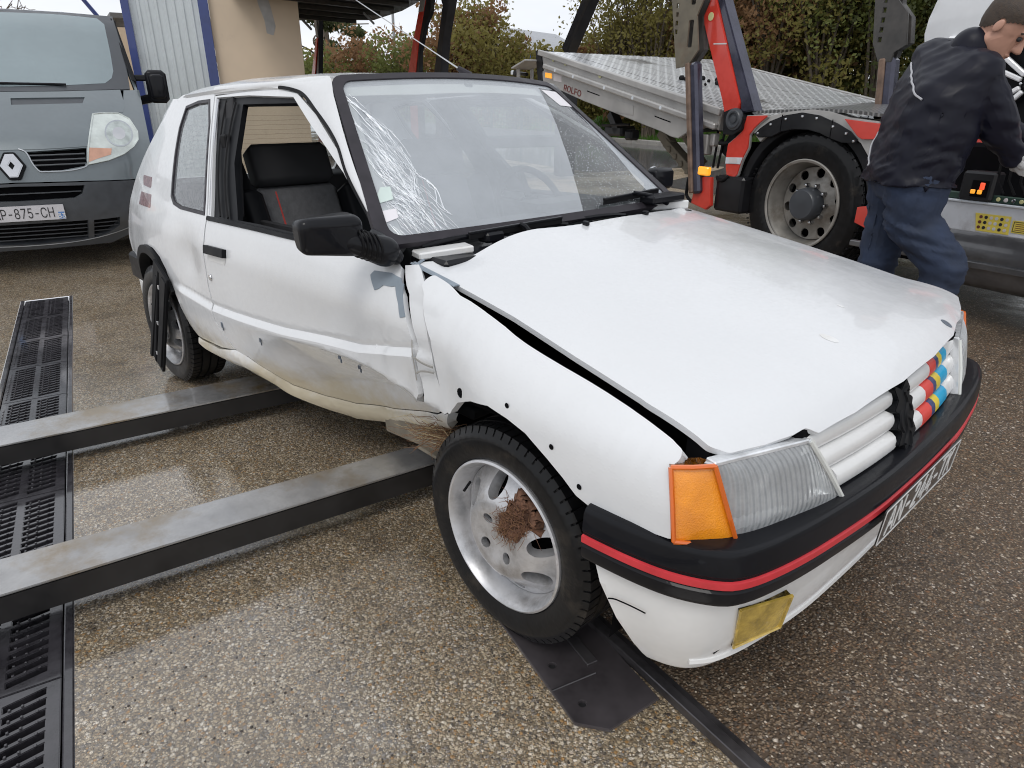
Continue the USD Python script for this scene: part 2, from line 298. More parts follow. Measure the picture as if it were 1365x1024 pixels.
G = np.vstack([G, dens(np.array(hole.exterior.coords)[:-1], 0.05)])
gt = Delaunay(G).simplices; gc = G[gt].mean(1); gt = gt[~shapely.contains_xy(hole, gc[:, 0], gc[:, 1])]
gv = np.c_[G, ground_z(G[:, 0], G[:, 1])]
e1, e2 = G[gt[:, 1]] - G[gt[:, 0]], G[gt[:, 2]] - G[gt[:, 0]]; gt = np.where((e1[:, 0]*e2[:, 1] - e1[:, 1]*e2[:, 0] < 0)[:, None], gt[:, ::-1], gt)
solo('ground', trimesh.Trimesh(gv, gt, process=False), 'aggregate', kind='structure', smooth=True)

# the darker slab on the far side of the guide rail
sl_x, sl_y = np.linspace(-2.6, 9.0, 60), np.linspace(0, 1, 30)
SX, SY = np.meshgrid(sl_x, sl_y, indexing='ij'); e0 = -0.505 - 0.146*(SX - 2.6) + 0.012*(meshkit.noise(np.stack([SX*9, SX*0, SX*0], -1), 2) - .5); SY = e0 + (4.2 - e0)*SY**1.6
SV = np.stack([SX, SY, ground_z(SX, SY) + 0.004], -1).reshape(-1, 3); SF = np.array([q for i in range(59) for k in range(29) for q in ((i*30 + k, i*30 + 30 + k, i*30 + 31 + k), (i*30 + k, i*30 + 31 + k, i*30 + k + 1))])
solo('yard_slab', trimesh.Trimesh(SV, SF, process=False), 'dark_aggregate', kind='structure', smooth=True)

# ------------------------------------------------------------------ frames of reference of the transporter, and the road behind it
TC, TA = np.array([1.158, 3.317, 0.0]), math.radians(-13.5)
Ta, Tn = np.array([math.cos(TA), math.sin(TA), 0]), np.array([math.sin(TA), -math.cos(TA), 0])      # along the truck, out of its near side
def tr(s, off, z): return TC + Ta*s + Tn*off + np.array([0, 0, z])
def strip(s0, s1, o0, o1, h, ns=40, no=8, hf=None):
    S, Oo = np.meshgrid(np.linspace(s0, s1, ns), np.linspace(o0, o1, no), indexing='ij')
    V = TC + S[..., None]*Ta + Oo[..., None]*Tn; z = ground_z(V[..., 0], V[..., 1]) + h
    if hf is not None: z = z + hf(S, Oo)
    V[..., 2] = z; F = []
    for i in range(ns - 1):
        for k in range(no - 1):
            a = i*no + k; F += [(a, a + no, a + no + 1), (a, a + no + 1, a + 1)]
    F = np.array(F); V = V.reshape(-1, 3)
    n = np.cross(V[F[0, 1]] - V[F[0, 0]], V[F[0, 2]] - V[F[0, 0]])
    return trimesh.Trimesh(V, F if n[2] > 0 else F[:, ::-1], process=False)
solo('road', strip(-60, 40, -9.6, -3.0, 0.004, 50, 10), 'wet_asphalt', kind='structure', smooth=True)
kerb = [obox(tr(s, -9.7, 0.17), tr(s + 1.98, -9.7, 0.17), 0.16, 0.24, bev=0.02) for s in np.arange(-50, 30, 2.0)]
M('kerb_stone', (0.32, 0.31, 0.29), 0.7, var=0.2, dirt=(0.12, 0.11, 0.09))
k_path = '/World/kerb'; UsdGeom.Xform.Define(stage, k_path); tag(k_path, kind='structure')
for k in kerb: part(k_path, 'kerb_stone', k, 'kerb_stone')
M('bank_soil', (0.055, 0.075, 0.025), 0.95, var=0.4, vscale=2)
bank = lambda S, Oo: 0.02 + 1.1*sstep((-Oo - 9.9)/5.0) + 0.06*meshkit.fbm(np.stack([S*0.8, Oo*0.8, S*0], -1), 3, 4)
solo('grass_bank', strip(-60, 40, -9.78, -60, 0.0, 80, 40, bank), 'bank_soil', kind='structure', smooth=True)
def leaf_material(name, stops, rough=0.6, trans=0.55):
    n = {'g': ('geometry', {}), 'rp': ('rgb_ramp', {'ramp': stops}), 'p': ('principled_bsdf', {'roughness': rough, 'specular_ior_level': 0.3}), 't': ('translucent_bsdf', {}), 'm': ('mix_closure', {'fac': trans})}
    LOOK[name] = usdkit.material(stage, '/World/Looks/' + name, n, [('g.random_per_island', 'rp.fac'), ('rp.color', 'p.base_color'), ('rp.color', 't.color'), ('p.BSDF', 'm.closure1'), ('t.BSDF', 'm.closure2')], surface='m.closure')
leaf_material('grass_blades', [(0, (0.09, 0.20, 0.03)), (0.5, (0.16, 0.30, 0.05)), (1, (0.26, 0.34, 0.08))])
def blades(n, s0, s1, o0, o1, h0, h1, w, seed):
    g = np.random.default_rng(seed); S, Oo = g.uniform(s0, s1, n), g.uniform(o0, o1, n)
    B = TC + S[:, None]*Ta + Oo[:, None]*Tn; B[:, 2] = ground_z(B[:, 0], B[:, 1]) + bank(S, Oo)
    a = g.uniform(0, 2*np.pi, n); h = g.uniform(h0, h1, n); d = np.stack([np.cos(a), np.sin(a), 0*a], 1)*w; t = np.stack([g.normal(0, .35, n)*h, g.normal(0, .35, n)*h, h], 1)
    return trimesh.Trimesh(np.stack([B - d, B + d, B + t], 1).reshape(-1, 3), np.arange(3*n).reshape(-1, 3), process=False)
solo('grass', blades(26000, -24, 4, -14.5, -9.8, 0.06, 0.20, 0.02, 3), 'grass_blades', 'bright green wet grass on the bank beyond the road', 'grass', kind='stuff', smooth=False)

# ------------------------------------------------------------------ drainage channel with its grates
dc = thing('drain_channel', 'dark cast iron frame of the drainage channel along the left of the yard', 'drain')
def dr3(t, w, z): p = drain(t, w); return (p[0], p[1], z)
L_ = T1 - T0
for w in (0.0, DRW):
    s = 0.012 if w == 0 else -0.012
    part(dc, 'frame_rail', obox(dr3(T0, w + s, -0.012), dr3(T1, w + s, -0.012), 0.024, 0.03), 'cast_iron')
    part(dc, 'channel_wall', obox(dr3(T0, w, -0.14), dr3(T1, w, -0.14), 0.02, 0.22), 'pit_dark')
part(dc, 'end_wall', obox(dr3(T1 - .01, 0, -0.14), dr3(T1 - .01, DRW, -0.14), 0.02, 0.22), 'pit_dark')
part(dc, 'channel_floor', obox(dr3(T0, DRW/2, -0.25), dr3(T1, DRW/2, -0.25), DRW, 0.02), 'pit_dark')
gw, gl = DRW - 0.056, 0.497
slots = []
for k in range(13):
    x = 0.022 + (k + 0.5)*(gl - 0.044)/13
    for y0, y1 in ((0.030, gw/2 - 0.013), (gw/2 + 0.013, gw - 0.030)):
        slots.append(Polygon([(x - .0105 + .012, y0), (x + .0105 + .012, y0), (x + .0105 - .006, y1), (x - .0105 - .006, y1)]))
plate = Polygon([(0, 0), (gl, 0), (gl, gw), (0, gw)]).difference(unary_union(slots))
g_mesh = prism(plate, -0.022, -0.001, bev=0.002)
ribs = [rbox((0.022 + k*(gl - 0.044)/13 + .003, y, 0.0005), (0.006, 0.006, 0.005), .001) for k in range(1, 13) for y in (0.045, 0.075, 0.10, 0.155, 0.18, 0.21)]
edge_txt = [rbox((0.05 + k*0.035, gw - 0.014, 0.0002), (0.022, 0.006, 0.003), .001) for k in range(11)]
ang = math.degrees(math.atan2(DRD[1], DRD[0]))
first = None
for k in range(12):
    p = drain(T0 + 0.20 + k*0.5, 0.028)
    if T0 + 0.2 + k*0.5 + gl > T1: break
    if first is None:
        first = thing('drain_grate', 'dark cast iron drain grate with two rows of slots, lying in the channel at left', 'grate', (p[0], p[1], 0), ang, 'grates laid end to end in the drain channel')
        G_ = moved(g_mesh); G_.apply_transform(np.diag([1, 1, 1, 1])); part(first, 'slotted_plate', G_, 'cast_iron')
        part(first, 'stud', cat(ribs), 'cast_iron', kind='stuff'); part(first, 'cast_lettering', cat(edge_txt), 'cast_iron', kind='stuff')
    else: copy(first, (p[0], p[1], 0), ang)

# ------------------------------------------------------------------ two lifting beams that reach under the car
def beam(name, pts_top_near, z0, z1, label):
    """pts: near-left, near-right ... as top outline in plan."""
    t = thing(name, label, 'beam'); poly = Polygon(pts_top_near)
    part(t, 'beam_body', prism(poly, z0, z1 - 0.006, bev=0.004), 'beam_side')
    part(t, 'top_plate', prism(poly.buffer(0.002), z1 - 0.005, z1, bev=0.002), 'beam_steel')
def beam_outline(p0, p1, w, back):
    p0, p1 = np.array(p0), np.array(p1); d = (p1 - p0)/np.linalg.norm(p1 - p0); n = np.array([-d[1], d[0]]); a = p0 - d*back; L = np.linalg.norm(p1 - a)
    return [a, p1, p1 + n*w*0.92, p1 - d*0.05 + n*w, a + n*w] if True else None
beam('lifting_beam', [(.60 - .26*1.2, -1.55 - 1.2*1.0), (.60, -1.55), (.82, -.26), (.60, -.26), (.415, -1.526), (.415 - .26*1.2, -1.526 - 1.2)], 0.050, 0.130, 'grey steel beam reaching under the car just in front of the rear wheel')
beam('lifting_beam', [(1.60 - .19, -1.68 - 1.2), (1.60, -1.68), (1.825, -.24), (1.68, -.24), (1.43, -1.657), (1.43 - .22, -1.657 - 1.2)], 0.065, 0.150, 'rust stained steel beam reaching under the car just behind the front wheel')

# ------------------------------------------------------------------ steel plate under the front wheel and the rail beside it
M('plate_steel', (0.075, 0.066, 0.070), 0.4, metal=0.5, var=0.3, vscale=8, bump=0.12, bscale=50, coat=0.6, coat_rough=0.18)
pl = thing('steel_plate', 'dark steel drive-on plate with cut corners under the front wheel', 'steel plate')
PP = [(2.20, -0.66), (2.746, -0.797), (2.81, -0.753), (2.832, -0.600), (2.25, -0.46)]
d_ = np.array([2.746 - 2.227, -0.797 + 0.675]); d_ /= np.linalg.norm(d_); n_ = np.array([-d_[1], d_[0]]); o_ = np.array([2.746, -0.797])
holes_ = [Point(*(o_ + n_*0.045 - d_*t)).buffer(0.0095, quad_segs=4) for t in (0.035, 0.165, 0.275, 0.45)]
for h_ in holes_: part(pl, 'hole_bottom', prism(h_.buffer(.002), .0005, .0025), 'pit_dark')
part(pl, 'base_plate', prism(Polygon(PP).difference(unary_union(holes_)), 0.002, 0.010, bev=0.0015), 'plate_steel')
for t in (0.10, 0.46):
    a, b = o_ - d_*t + n_*0.002, o_ - d_*(t - .006) + n_*0.125
    part(pl, 'weld_seam', tube([(*(a + (b - a)*u), 0.010) for u in np.linspace(0, 1, 12)], 0.0025, 6), 'steel_dark')
a, b = o_ + n_*0.135 - d_*0.12, o_ + n_*0.15 - d_*0.6
part(pl, 'raised_edge', obox((*a, 0.012), (*b, 0.012), 0.03, 0.006), 'steel_dark')
rl = thing('guide_rail', 'flat dark steel bar lying on the ground beside the steel plate', 'steel bar')
part(rl, 'bar', obox((2.35, -0.50, 0.014), (3.35, -0.650, 0.014), 0.026, 0.026, bev=0.002), 'steel_dark')
part(rl, 'foot_strip', obox((2.35, -0.472, 0.004), (3.35, -0.622, 0.004), 0.03, 0.006, bev=0.001), 'steel_dark')

# ------------------------------------------------------------------ pebbles loose on the aggregate
def pebbles(n, x0, x1, y0, y1, r0, r1, seed):
    g = np.random.default_rng(seed); base = trimesh.creation.icosphere(1); out = []
    for _ in range(n):
        x, y = g.uniform(x0, x1), g.uniform(y0, y1)
        if hole.buffer(0.02).contains(Point(x, y)) or Polygon(PP).buffer(0.02).contains(Point(x, y)): continue
        v = base.vertices*g.uniform(0.6, 1.0, 3)*np.array([1, 1, .45])*g.uniform(r0, r1); a = g.uniform(0, 6.28); c, s = math.cos(a), math.sin(a)
        v = v @ np.array([[c, -s, 0], [s, c, 0], [0, 0, 1]]); out.append(trimesh.Trimesh(v + [x, y, float(ground_z(x, y)) + 0.001], base.faces, process=False))
    return cat(*out)
leaf_material('pebble_stone', [(0, (0.05, 0.04, 0.035)), (0.3, (0.22, 0.17, 0.12)), (0.55, (0.30, 0.15, 0.07)), (0.8, (0.34, 0.30, 0.25)), (1, (0.55, 0.52, 0.47))], 0.35, 0.0)
solo('loose_pebbles', cat(pebbles(900, 2.6, 3.9, -0.7, 0.9, 0.002, 0.0065, 5), pebbles(700, 1.6, 3.2, -1.6, -0.7, 0.0018, 0.004, 6)), 'pebble_stone', 'small loose pebbles scattered over the wet ground in front of the car', 'pebbles', kind='stuff')

# ------------------------------------------------------------------ buildings
M('render_beige', (0.66, 0.535, 0.40), 0.85, var=0.07, vscale=1.2, bump=0.35, bscale=45, dirt=(0.55, 0.44, 0.33), dirt_at=(0.60, 0.8), dscale=4)
M('render_patch', (0.47, 0.46, 0.45), 0.9, var=0.15, vscale=8, bump=0.4, bscale=60)
M('blue_paint', (0.035, 0.055, 0.19), 0.4, var=0.15, vscale=4, coat=0.3)
M('sheet_metal', (0.56, 0.60, 0.61), 0.42, var=0.08, vscale=2.5, coat=0.2, dirt=(0.40, 0.42, 0.42), dirt_at=(0.6, 0.85), dscale=3)
M('gutter_grey', (0.16, 0.16, 0.16), 0.5)
bl = thing('rendered_building', 'beige rendered building with a grey sheet metal panel between blue corner posts', 'building')
P1, Pc, Pe = np.array([-8.11, 1.61]), np.array([-7.78, 2.55]), np.array([-7.27, 3.78])
bx_, bn_ = (Pe - Pc)/np.linalg.norm(Pe - Pc), None; bn_ = np.array([-bx_[1], bx_[0]])                 # along the wall, into the building
bn_ = bn_ if bn_[0] < 0 else -bn_
def bp(a, d, z): p = Pc + bx_*a + bn_*d; return np.array([p[0], p[1], z])
Lw = np.linalg.norm(Pe - Pc)
Tw = frame(bp(0, 0, 0), (*bx_, 0), (0, 0, 1), (*(-bn_), 0))
wall = Polygon([(0.07, 0), (Lw, 0), (Lw, 5.2), (0.07, 5.2)])
part(bl, 'rendered_wall', prism(wall, -0.3, 0.0, Tw), 'render_beige')
part(bl, 'side_wall', obox(bp(Lw - .15, 0.31, 2.6), bp(Lw - .15, 7, 2.6), 0.3, 5.2), 'render_beige')
px_ = np.array([(0.66, 3.40), (0.74, 3.42), (0.82, 3.38), (0.80, 3.02), (0.86, 2.85), (0.92, 2.60), (0.96, 2.35), (0.92, 2.24), (0.85, 2.26), (0.84, 2.42), (0.78, 2.62), (0.74, 2.85), (0.70, 3.1)])
part(bl, 'bare_plaster_patch', prism(Polygon(px_).buffer(0.015), 0.0005, 0.004, Tw), 'render_patch')
part(bl, 'bare_plaster_patch', prism(Polygon([(0.62, 3.7), (0.9, 3.7), (0.84, 3.36), (0.72, 3.36)]).buffer(0.02), 0.0008, 0.005, Tw), 'render_patch')
for a, w in ((0.0, 0.135), (-1.02, 0.10)):
    part(bl, 'corner_post', obox(bp(a, -0.03, 0), bp(a, -0.03, 5.2), w if False else 0.10, w, up=(*bx_, 0)), 'blue_paint')
pitch, prof = 0.115, []
for k in range(9):
    x = -1.06 + k*pitch; prof += [(x, 0.0), (x + .060, 0.0), (x + .072, 0.018), (x + .103, 0.018)]
prof.append((-0.03, 0.0)); pf = np.array(prof)
cs = Polygon(np.vstack([pf, pf[::-1] - [0, 0.003]]))
part(bl, 'corrugated_panel', prism(cs, 0.05, 5.2, frame(bp(0, 0, 0), (*bx_, 0), (*(-bn_), 0), (0, 0, 1))), 'sheet_metal')
part(bl, 'roof', rbox(bp(1.0, 4.0, 5.3), (9, 5, 0.2)), 'gutter_grey')
wb = thing('far_wall_building', 'beige building with a dark gutter, half hidden between the van and the metal panel', 'building')
A, B = np.array([-17.2, 3.9]), np.array([-30.0, 6.2])
part(wb, 'wall', obox((*A, 1.5), (*B, 1.5), 0.3, 3.0), 'render_beige')
part(wb, 'gutter', obox((A[0], A[1] - .25, 3.13), (B[0], B[1] - .25, 3.13), 0.16, 0.18), 'gutter_grey')
part(wb, 'roof', obox((A[0], A[1] + 2, 3.3), (B[0], B[1] + 2, 3.3), 4.2, 0.12), 'gutter_grey')
part(wb, 'cable_strut', tube([(-17.6, 3.55, 3.25), (-17.9, 2.7, 4.6)], 0.05, 8), 'blue_paint')
M('far_roof', (0.34, 0.35, 0.37), 0.6, var=0.1); M('far_white', (0.75, 0.76, 0.77), 0.6); M('far_blue', (0.05, 0.12, 0.40), 0.5)
sh = thing('warehouse', 'low grey roofed warehouse with a blue fascia seen beyond the raised trailer deck', 'building')
wq = trimesh.transformations.rotation_matrix(math.radians(44), (0, 0, 1)); wq[:3, 3] = (-27.2, 29.4, 0)
part(sh, 'wall', moved(pbox((0, 0, 1.7), (6.5, 5, 3.4)), wq), 'far_white'); part(sh, 'fascia', moved(pbox((0, 0, 3.65), (6.7, 5.2, 0.6)), wq), 'far_blue')
part(sh, 'roof', moved(trimesh.convex.convex_hull(np.array([(-3.5, -2.8, 3.95), (2.0, -2.8, 3.95), (-3.5, 2.8, 3.95), (2.0, 2.8, 3.95), (-2.9, 0, 5.4), (.4, 0, 5.0)])), wq), 'far_roof'); part(sh, 'side_roof', moved(rbox((2.6, -.5, 4.15), (2.6, 4.4, .5), .05), wq), 'far_white')

# ------------------------------------------------------------------ trees, bushes, lamp
leaf_material('leaf_olive', [(0, (0.221, 0.194, 0.058)), (0.35, (0.392, 0.300, 0.098)), (0.7, (0.564, 0.369, 0.146)), (1, (0.620, 0.408, 0.195))])
leaf_material('leaf_green', [(0, (0.172, 0.194, 0.058)), (0.4, (0.294, 0.310, 0.088)), (0.75, (0.441, 0.388, 0.117)), (1, (0.620, 0.408, 0.176))])
leaf_material('leaf_brown', [(0, (0.270, 0.155, 0.078)), (0.4, (0.466, 0.253, 0.117)), (0.75, (0.620, 0.330, 0.166)), (1, (0.490, 0.369, 0.137))])
leaf_material('leaf_dark', [(0, (0.085, 0.098, 0.039)), (0.5, (0.160, 0.174, 0.069)), (1, (0.270, 0.253, 0.108))])
M('bark', (0.10, 0.08, 0.06), 0.9, var=0.4, vscale=10)
def leaves(n, centres, radii, size, seed, flat=0.8):
    g = np.random.default_rng(seed); k = g.integers(0, len(centres), n); d = g.normal(0, 1, (n, 3)); d /= np.linalg.norm(d, axis=1, keepdims=True)
    P = centres[k] + d*(g.uniform(0.25, 1.0, (n, 1))**0.6)*radii[k][:, None]*[1, 1, flat]
    u = g.normal(0, 1, (n, 3)); u /= np.linalg.norm(u, axis=1, keepdims=True); w = np.cross(u, g.normal(0, 1, (n, 3))); w /= np.linalg.norm(w, axis=1, keepdims=True)
    s = size*g.uniform(0.6, 1.4, (n, 1)); V = np.stack([P - u*s, P + w*s*.55, P + u*s, P - w*s*.55], 1).reshape(-1, 3); i = np.arange(n)[:, None]*4
    return trimesh.Trimesh(V, np.vstack([i + [0, 1, 2], i + [0, 2, 3]]), process=False)
def shrub(name, label, base, width, height, look, nleaf, seed, group, stems=9, size=0.07, clumps=26, low=0.08, sparse=0.0):
    g = np.random.default_rng(seed); t = thing(name, label, 'tree' if 'tree' in name else 'bush', base, group=group); tips = []; ms = []
    for k in range(stems):
        a = g.uniform(0, 6.28); r = width*0.5*g.uniform(.2, .95); h = height*g.uniform(.6, 1.0); p = spline([(g.normal(0, .12), g.normal(0, .12), 0), (r*.35*math.cos(a), r*.35*math.sin(a), h*.45), (r*math.cos(a), r*math.sin(a), h)], 8)
        ms.append(tube(p, np.linspace(0.022 + height*.0035, 0.005, 8), 6)); tips.append(p)
        for j in range(6):
            q = p[g.integers(3, 8)]; b = g.uniform(0, 6.28); e = q + np.array([math.cos(b)*.25*width*.5, math.sin(b)*.25*width*.5, g.uniform(.1, .3)*height*.5]); ms.append(tube([q, (q + e)/2 + g.normal(0, .04, 3), e], [.014, .009, .004], 5)); tips.append(np.array([e, e, e]))
    part(t, 'stem', cat(*ms), 'bark')
    c = []
    for _ in range(clumps):
        a = g.uniform(0, 6.28); r = width*.5*math.sqrt(g.uniform(0, 1)); z = height*(low + (1 - low)*g.uniform(0, 1)**0.8)*(1 - .35*(r/(width*.5))**2); c.append((r*math.cos(a), r*math.sin(a), z))
    c = np.array(c + [tuple(x[-1]) for x in tips]); rad = g.uniform(.10, .24, len(c))*min(width, height)*(1 - sparse*.5)
    part(t, 'crown', leaves(nleaf, c, rad, size, seed + 1), look, smooth=False)
    return t
def polar(az, d):
    p = CAM[:2] + d*np.array([math.cos(math.radians(az)), math.sin(math.radians(az))]); s, o = (p - TC[:2]) @ Ta[:2], (p - TC[:2]) @ Tn[:2]
    return (p[0], p[1], float(ground_z(*p)) + float(bank(np.array(s), np.array(min(o, -9.8)))))
HG = 'bushes along the bank behind the transporter'
for i, (az, d, w, h, look, nl, lab) in enumerate([
    (155.5, 31, 5.0, 2.6, 'leaf_olive', 5200, 'low olive bush at the far left of the hedge, beside the beige wall'),
    (151.5, 29, 4.6, 2.9, 'leaf_green', 5200, 'green rounded bush behind the slim red post nearest the building'),
    (148.2, 28, 4.2, 3.1, 'leaf_brown', 5200, 'brownish bush in the middle of the low hedge'),
    (145.6, 27, 3.8, 3.0, 'leaf_green', 5200, 'green bush just left of the red trailer pillar'),
    (142.2, 25, 3.4, 3.9, 'leaf_brown', 6500, 'tall brown bush right of the black trailer pillar'),
    (139.4, 24.5, 3.6, 3.9, 'leaf_olive', 7000, 'tall olive bush behind the car antenna tip, rounded top'),
    (137.3, 26, 2.6, 2.9, 'leaf_brown', 4200, 'lower brown bush sloping down to the warehouse roof')]):
    shrub('hedge_bush', lab, polar(az, d), w, h, look, nl, 40 + i, HG, size=0.075)
for i, (az, d, w, h, look, nl, sp, lab) in enumerate([
    (129.2, 24, 3.4, 7.0, 'leaf_olive', 6000, 0.3, 'loose olive tree with bare stems right of the black strut'),
    (126.6, 23, 4.4, 7.5, 'leaf_olive', 7500, 0.25, 'twiggy tree behind the near perforated mast'),
    (122.8, 24, 3.6, 7.5, 'leaf_olive', 5200, 0.45, 'sparse tree between the mast and the red arm'),
    (118.0, 21.5, 3.8, 6.5, 'leaf_brown', 9500, 0.0, 'dense brown tree just right of the red arm'),
    (114.6, 20.5, 4.0, 6.5, 'leaf_olive', 10500, 0.0, 'dense olive tree in the middle above the tread plate'),
    (111.0, 20.0, 3.8, 6.5, 'leaf_green', 10500, 0.0, 'green tree behind the far perforated mast'),
    (106.5, 20.0, 4.4, 6.5, 'leaf_dark', 8000, 0.0, 'dark tree behind the worker and the white car')]):
    shrub('hedge_tree', lab, polar(az, d), w, h, look, nl, 70 + i, 'trees along the bank behind the transporter', stems=13, size=0.06, clumps=44, sparse=sp)
for i, (az, d, w, h, look, lab) in enumerate([
    (131.5, 26.0, 5.0, 2.9, 'leaf_olive', 'undergrowth bush filling the gap below the loose olive tree'), (127.4, 25.5, 5.0, 3.0, 'leaf_brown', 'brown undergrowth bush behind the raised deck, left of the mast'), (123.5, 25.5, 4.6, 3.0, 'leaf_olive', 'olive undergrowth bush between mast and red arm, low down'),
    (119.6, 24.0, 4.6, 4.4, 'leaf_brown', 'brown undergrowth bush just right of the red arm, below the dense tree'), (115.8, 23.0, 4.6, 4.6, 'leaf_green', 'green undergrowth bush above the far end of the tread plate'), (112.0, 22.5, 4.4, 4.6, 'leaf_olive', 'olive undergrowth bush behind the far mast'), (107.0, 22.5, 5.0, 4.8, 'leaf_dark', 'dark undergrowth bush behind the worker'), (121.6, 27, 5.0, 3.6, 'leaf_green', 'green undergrowth bush seen between the red arm and the near mast'), (117.5, 26, 5.0, 3.8, 'leaf_brown', 'brown undergrowth bush low behind the deck, right of the red arm'), (113.8, 25.5, 5.0, 3.8, 'leaf_olive', 'olive undergrowth bush low behind the deck, near the far mast')]):
    shrub('hedge_bush', lab, polar(az, d), w, h, look, 12000, 140 + i, HG, size=0.085, low=0.0, clumps=48)
# far pine, bare trees behind the van, street lamp, mesh fence
pn = thing('pine_tree', 'distant dark pine with a bare leaning trunk under the trailer roof', 'tree', (-36.2, 19.8, 0.16))
g_ = np.random.default_rng(3); part(pn, 'trunk', tube(spline([(0, 0, 0), (.2, .1, 3), (-.1, .3, 6.5)], 10), np.linspace(.26, .07, 10), 8), 'bark')
part(pn, 'limb', cat(*[tube(spline([(0, .1, 2.6 + .5*k), (g_.uniform(-1.2, 1.2), g_.uniform(-1.2, 1.2), 3.3 + .5*k), (g_.uniform(-2.6, 2.6), g_.uniform(-2.6, 2.6), 3.6 + .6*k)], 6), np.linspace(.09, .03, 6), 5) for k in range(6)]), 'bark')
cc = np.array([(g_.uniform(-2.6, 2.6), g_.uniform(-2.6, 2.6), g_.uniform(3.6, 6.6)) for _ in range(16)]); part(pn, 'crown', leaves(4200, cc, g_.uniform(.5, .9, 16), .12, 9, .5), 'leaf_dark', smooth=False)
for i, (az, d) in enumerate([(177.5, 34), (172.3, 38)]):
    p = polar(az, d); t = thing('bare_tree', ['bare winter tree above the roof of the grey van, at the left', 'smaller bare winter tree above the van roof, towards the wall'][i], 'tree', (p[0], p[1], 0.1)); g_ = np.random.default_rng(20 + i); ms = [tube([(0, 0, 0), (.1, 0, 2), (0, .1, 4)], [.2, .14, .09], 7)]
    for k in range(26):
        z = g_.uniform(2, 4.2); e = np.array([g_.normal(0, 1.5), g_.normal(0, 1.5), z + g_.uniform(.5, 2.4)]); ms.append(tube(spline([(0, 0, z), e*.5 + [0, 0, z*.5], e], 6), np.linspace(.05, .012, 6), 5))
        for j in range(3): f = e + g_.normal(0, .7, 3); ms.append(tube([e*.6 + [0, 0, z*.4], (e + f)/2, f], [.02, .014, .008], 4))
    part(t, 'trunk', ms[0], 'bark'); part(t, 'branches', cat(*ms[1:]), 'bark')
lp = thing('street_lamp', 'thin grey street lamp standing beyond the hedge', 'street lamp', (-21.6, 15.0, 0.16)); M('lamp_grey', (0.30, 0.31, 0.32), 0.5)
part(lp, 'pole', tube([(0, 0, 0), (0, 0, 4.7)], [.075, .05], 8), 'lamp_grey'); part(lp, 'lamp_head', rbox((0, 0, 4.76), (.45, .3, .14), .04), 'lamp_grey')
fn = thing('mesh_fence', 'dark green mesh fence in front of the tall brown bushes', 'fence'); M('fence_green', (0.02, 0.05, 0.035), 0.5)
A, B = np.array(polar(141.5, 22.0)), np.array(polar(134.3, 22.5)); ms = []
for k in range(4):
    q = A + (B - A)*k/3; part(fn, 'post', tube([q, q + [0, 0, 1.75]], .035, 8), 'fence_green')
for k in range(61): q = A + (B - A)*k/60; ms.append(tube([q + [0, 0, .05], q + [0, 0, 1.65]], .006, 4))
for k in range(14): z = .1 + k*.118; ms.append(tube([A + [0, 0, z], B + [0, 0, z]], .006, 4))
part(fn, 'wire_mesh', cat(*ms), 'fence_green', kind='stuff')
CRACKS = [[(-1.0, 0.882), (-0.927, 0.815), (-0.869, 0.71), (-0.823, 0.609), (-0.801, 0.508), (-0.77, 0.409), (-0.759, 0.336), (-0.782, 0.259), (-0.785, 0.21)], [(-0.966, 0.855), (-0.885, 0.753), (-0.831, 0.644), (-0.784, 0.528), (-0.751, 0.407), (-0.74, 0.349), (-0.699, 0.298), (-0.668, 0.234), (-0.67, 0.147), (-0.644, 0.096)], [(-1.011, 0.801), (-0.965, 0.682), (-0.908, 0.587), (-0.873, 0.517), (-0.844, 0.408), (-0.824, 0.304), (-0.787, 0.23), (-0.753, 0.177), (-0.717, 0.105)], [(-0.981, 0.696), (-0.926, 0.622), (-0.888, 0.53), (-0.866, 0.453), (-0.831, 0.365), (-0.795, 0.26)], [(-0.98, 0.596), (-0.938, 0.547), (-0.915, 0.47), (-0.893, 0.394), (-0.852, 0.328), (-0.789, 0.25)], [(-0.984, 0.511), (-0.95, 0.444), (-0.936, 0.37), (-0.892, 0.313), (-0.848, 0.258), (-0.795, 0.182)], [(-0.898, 0.236), (-0.847, 0.18), (-0.816, 0.119), (-0.799, 0.07)], [(-0.901, 0.197), (-0.851, 0.143), (-0.828, 0.083)], [(-0.91, 0.142), (-0.87, 0.108), (-0.834, 0.066)], [(-0.759, 0.336), (-0.797, 0.28), (-0.826, 0.245)], [(-1.038, 0.77), (-1.01, 0.655), (-0.973, 0.552)]]
STICK1 = [(-0.949, 0.292), (-0.899, 0.29), (-0.904, 0.217), (-1.007, 0.199)]
STICK2 = [(-0.994, 0.159), (-0.907, 0.165), (-0.91, 0.114), (-0.996, 0.09)]
PAPER = [(0.729, 0.927), (1.135, 0.938), (1.178, 0.8), (0.777, 0.792)]
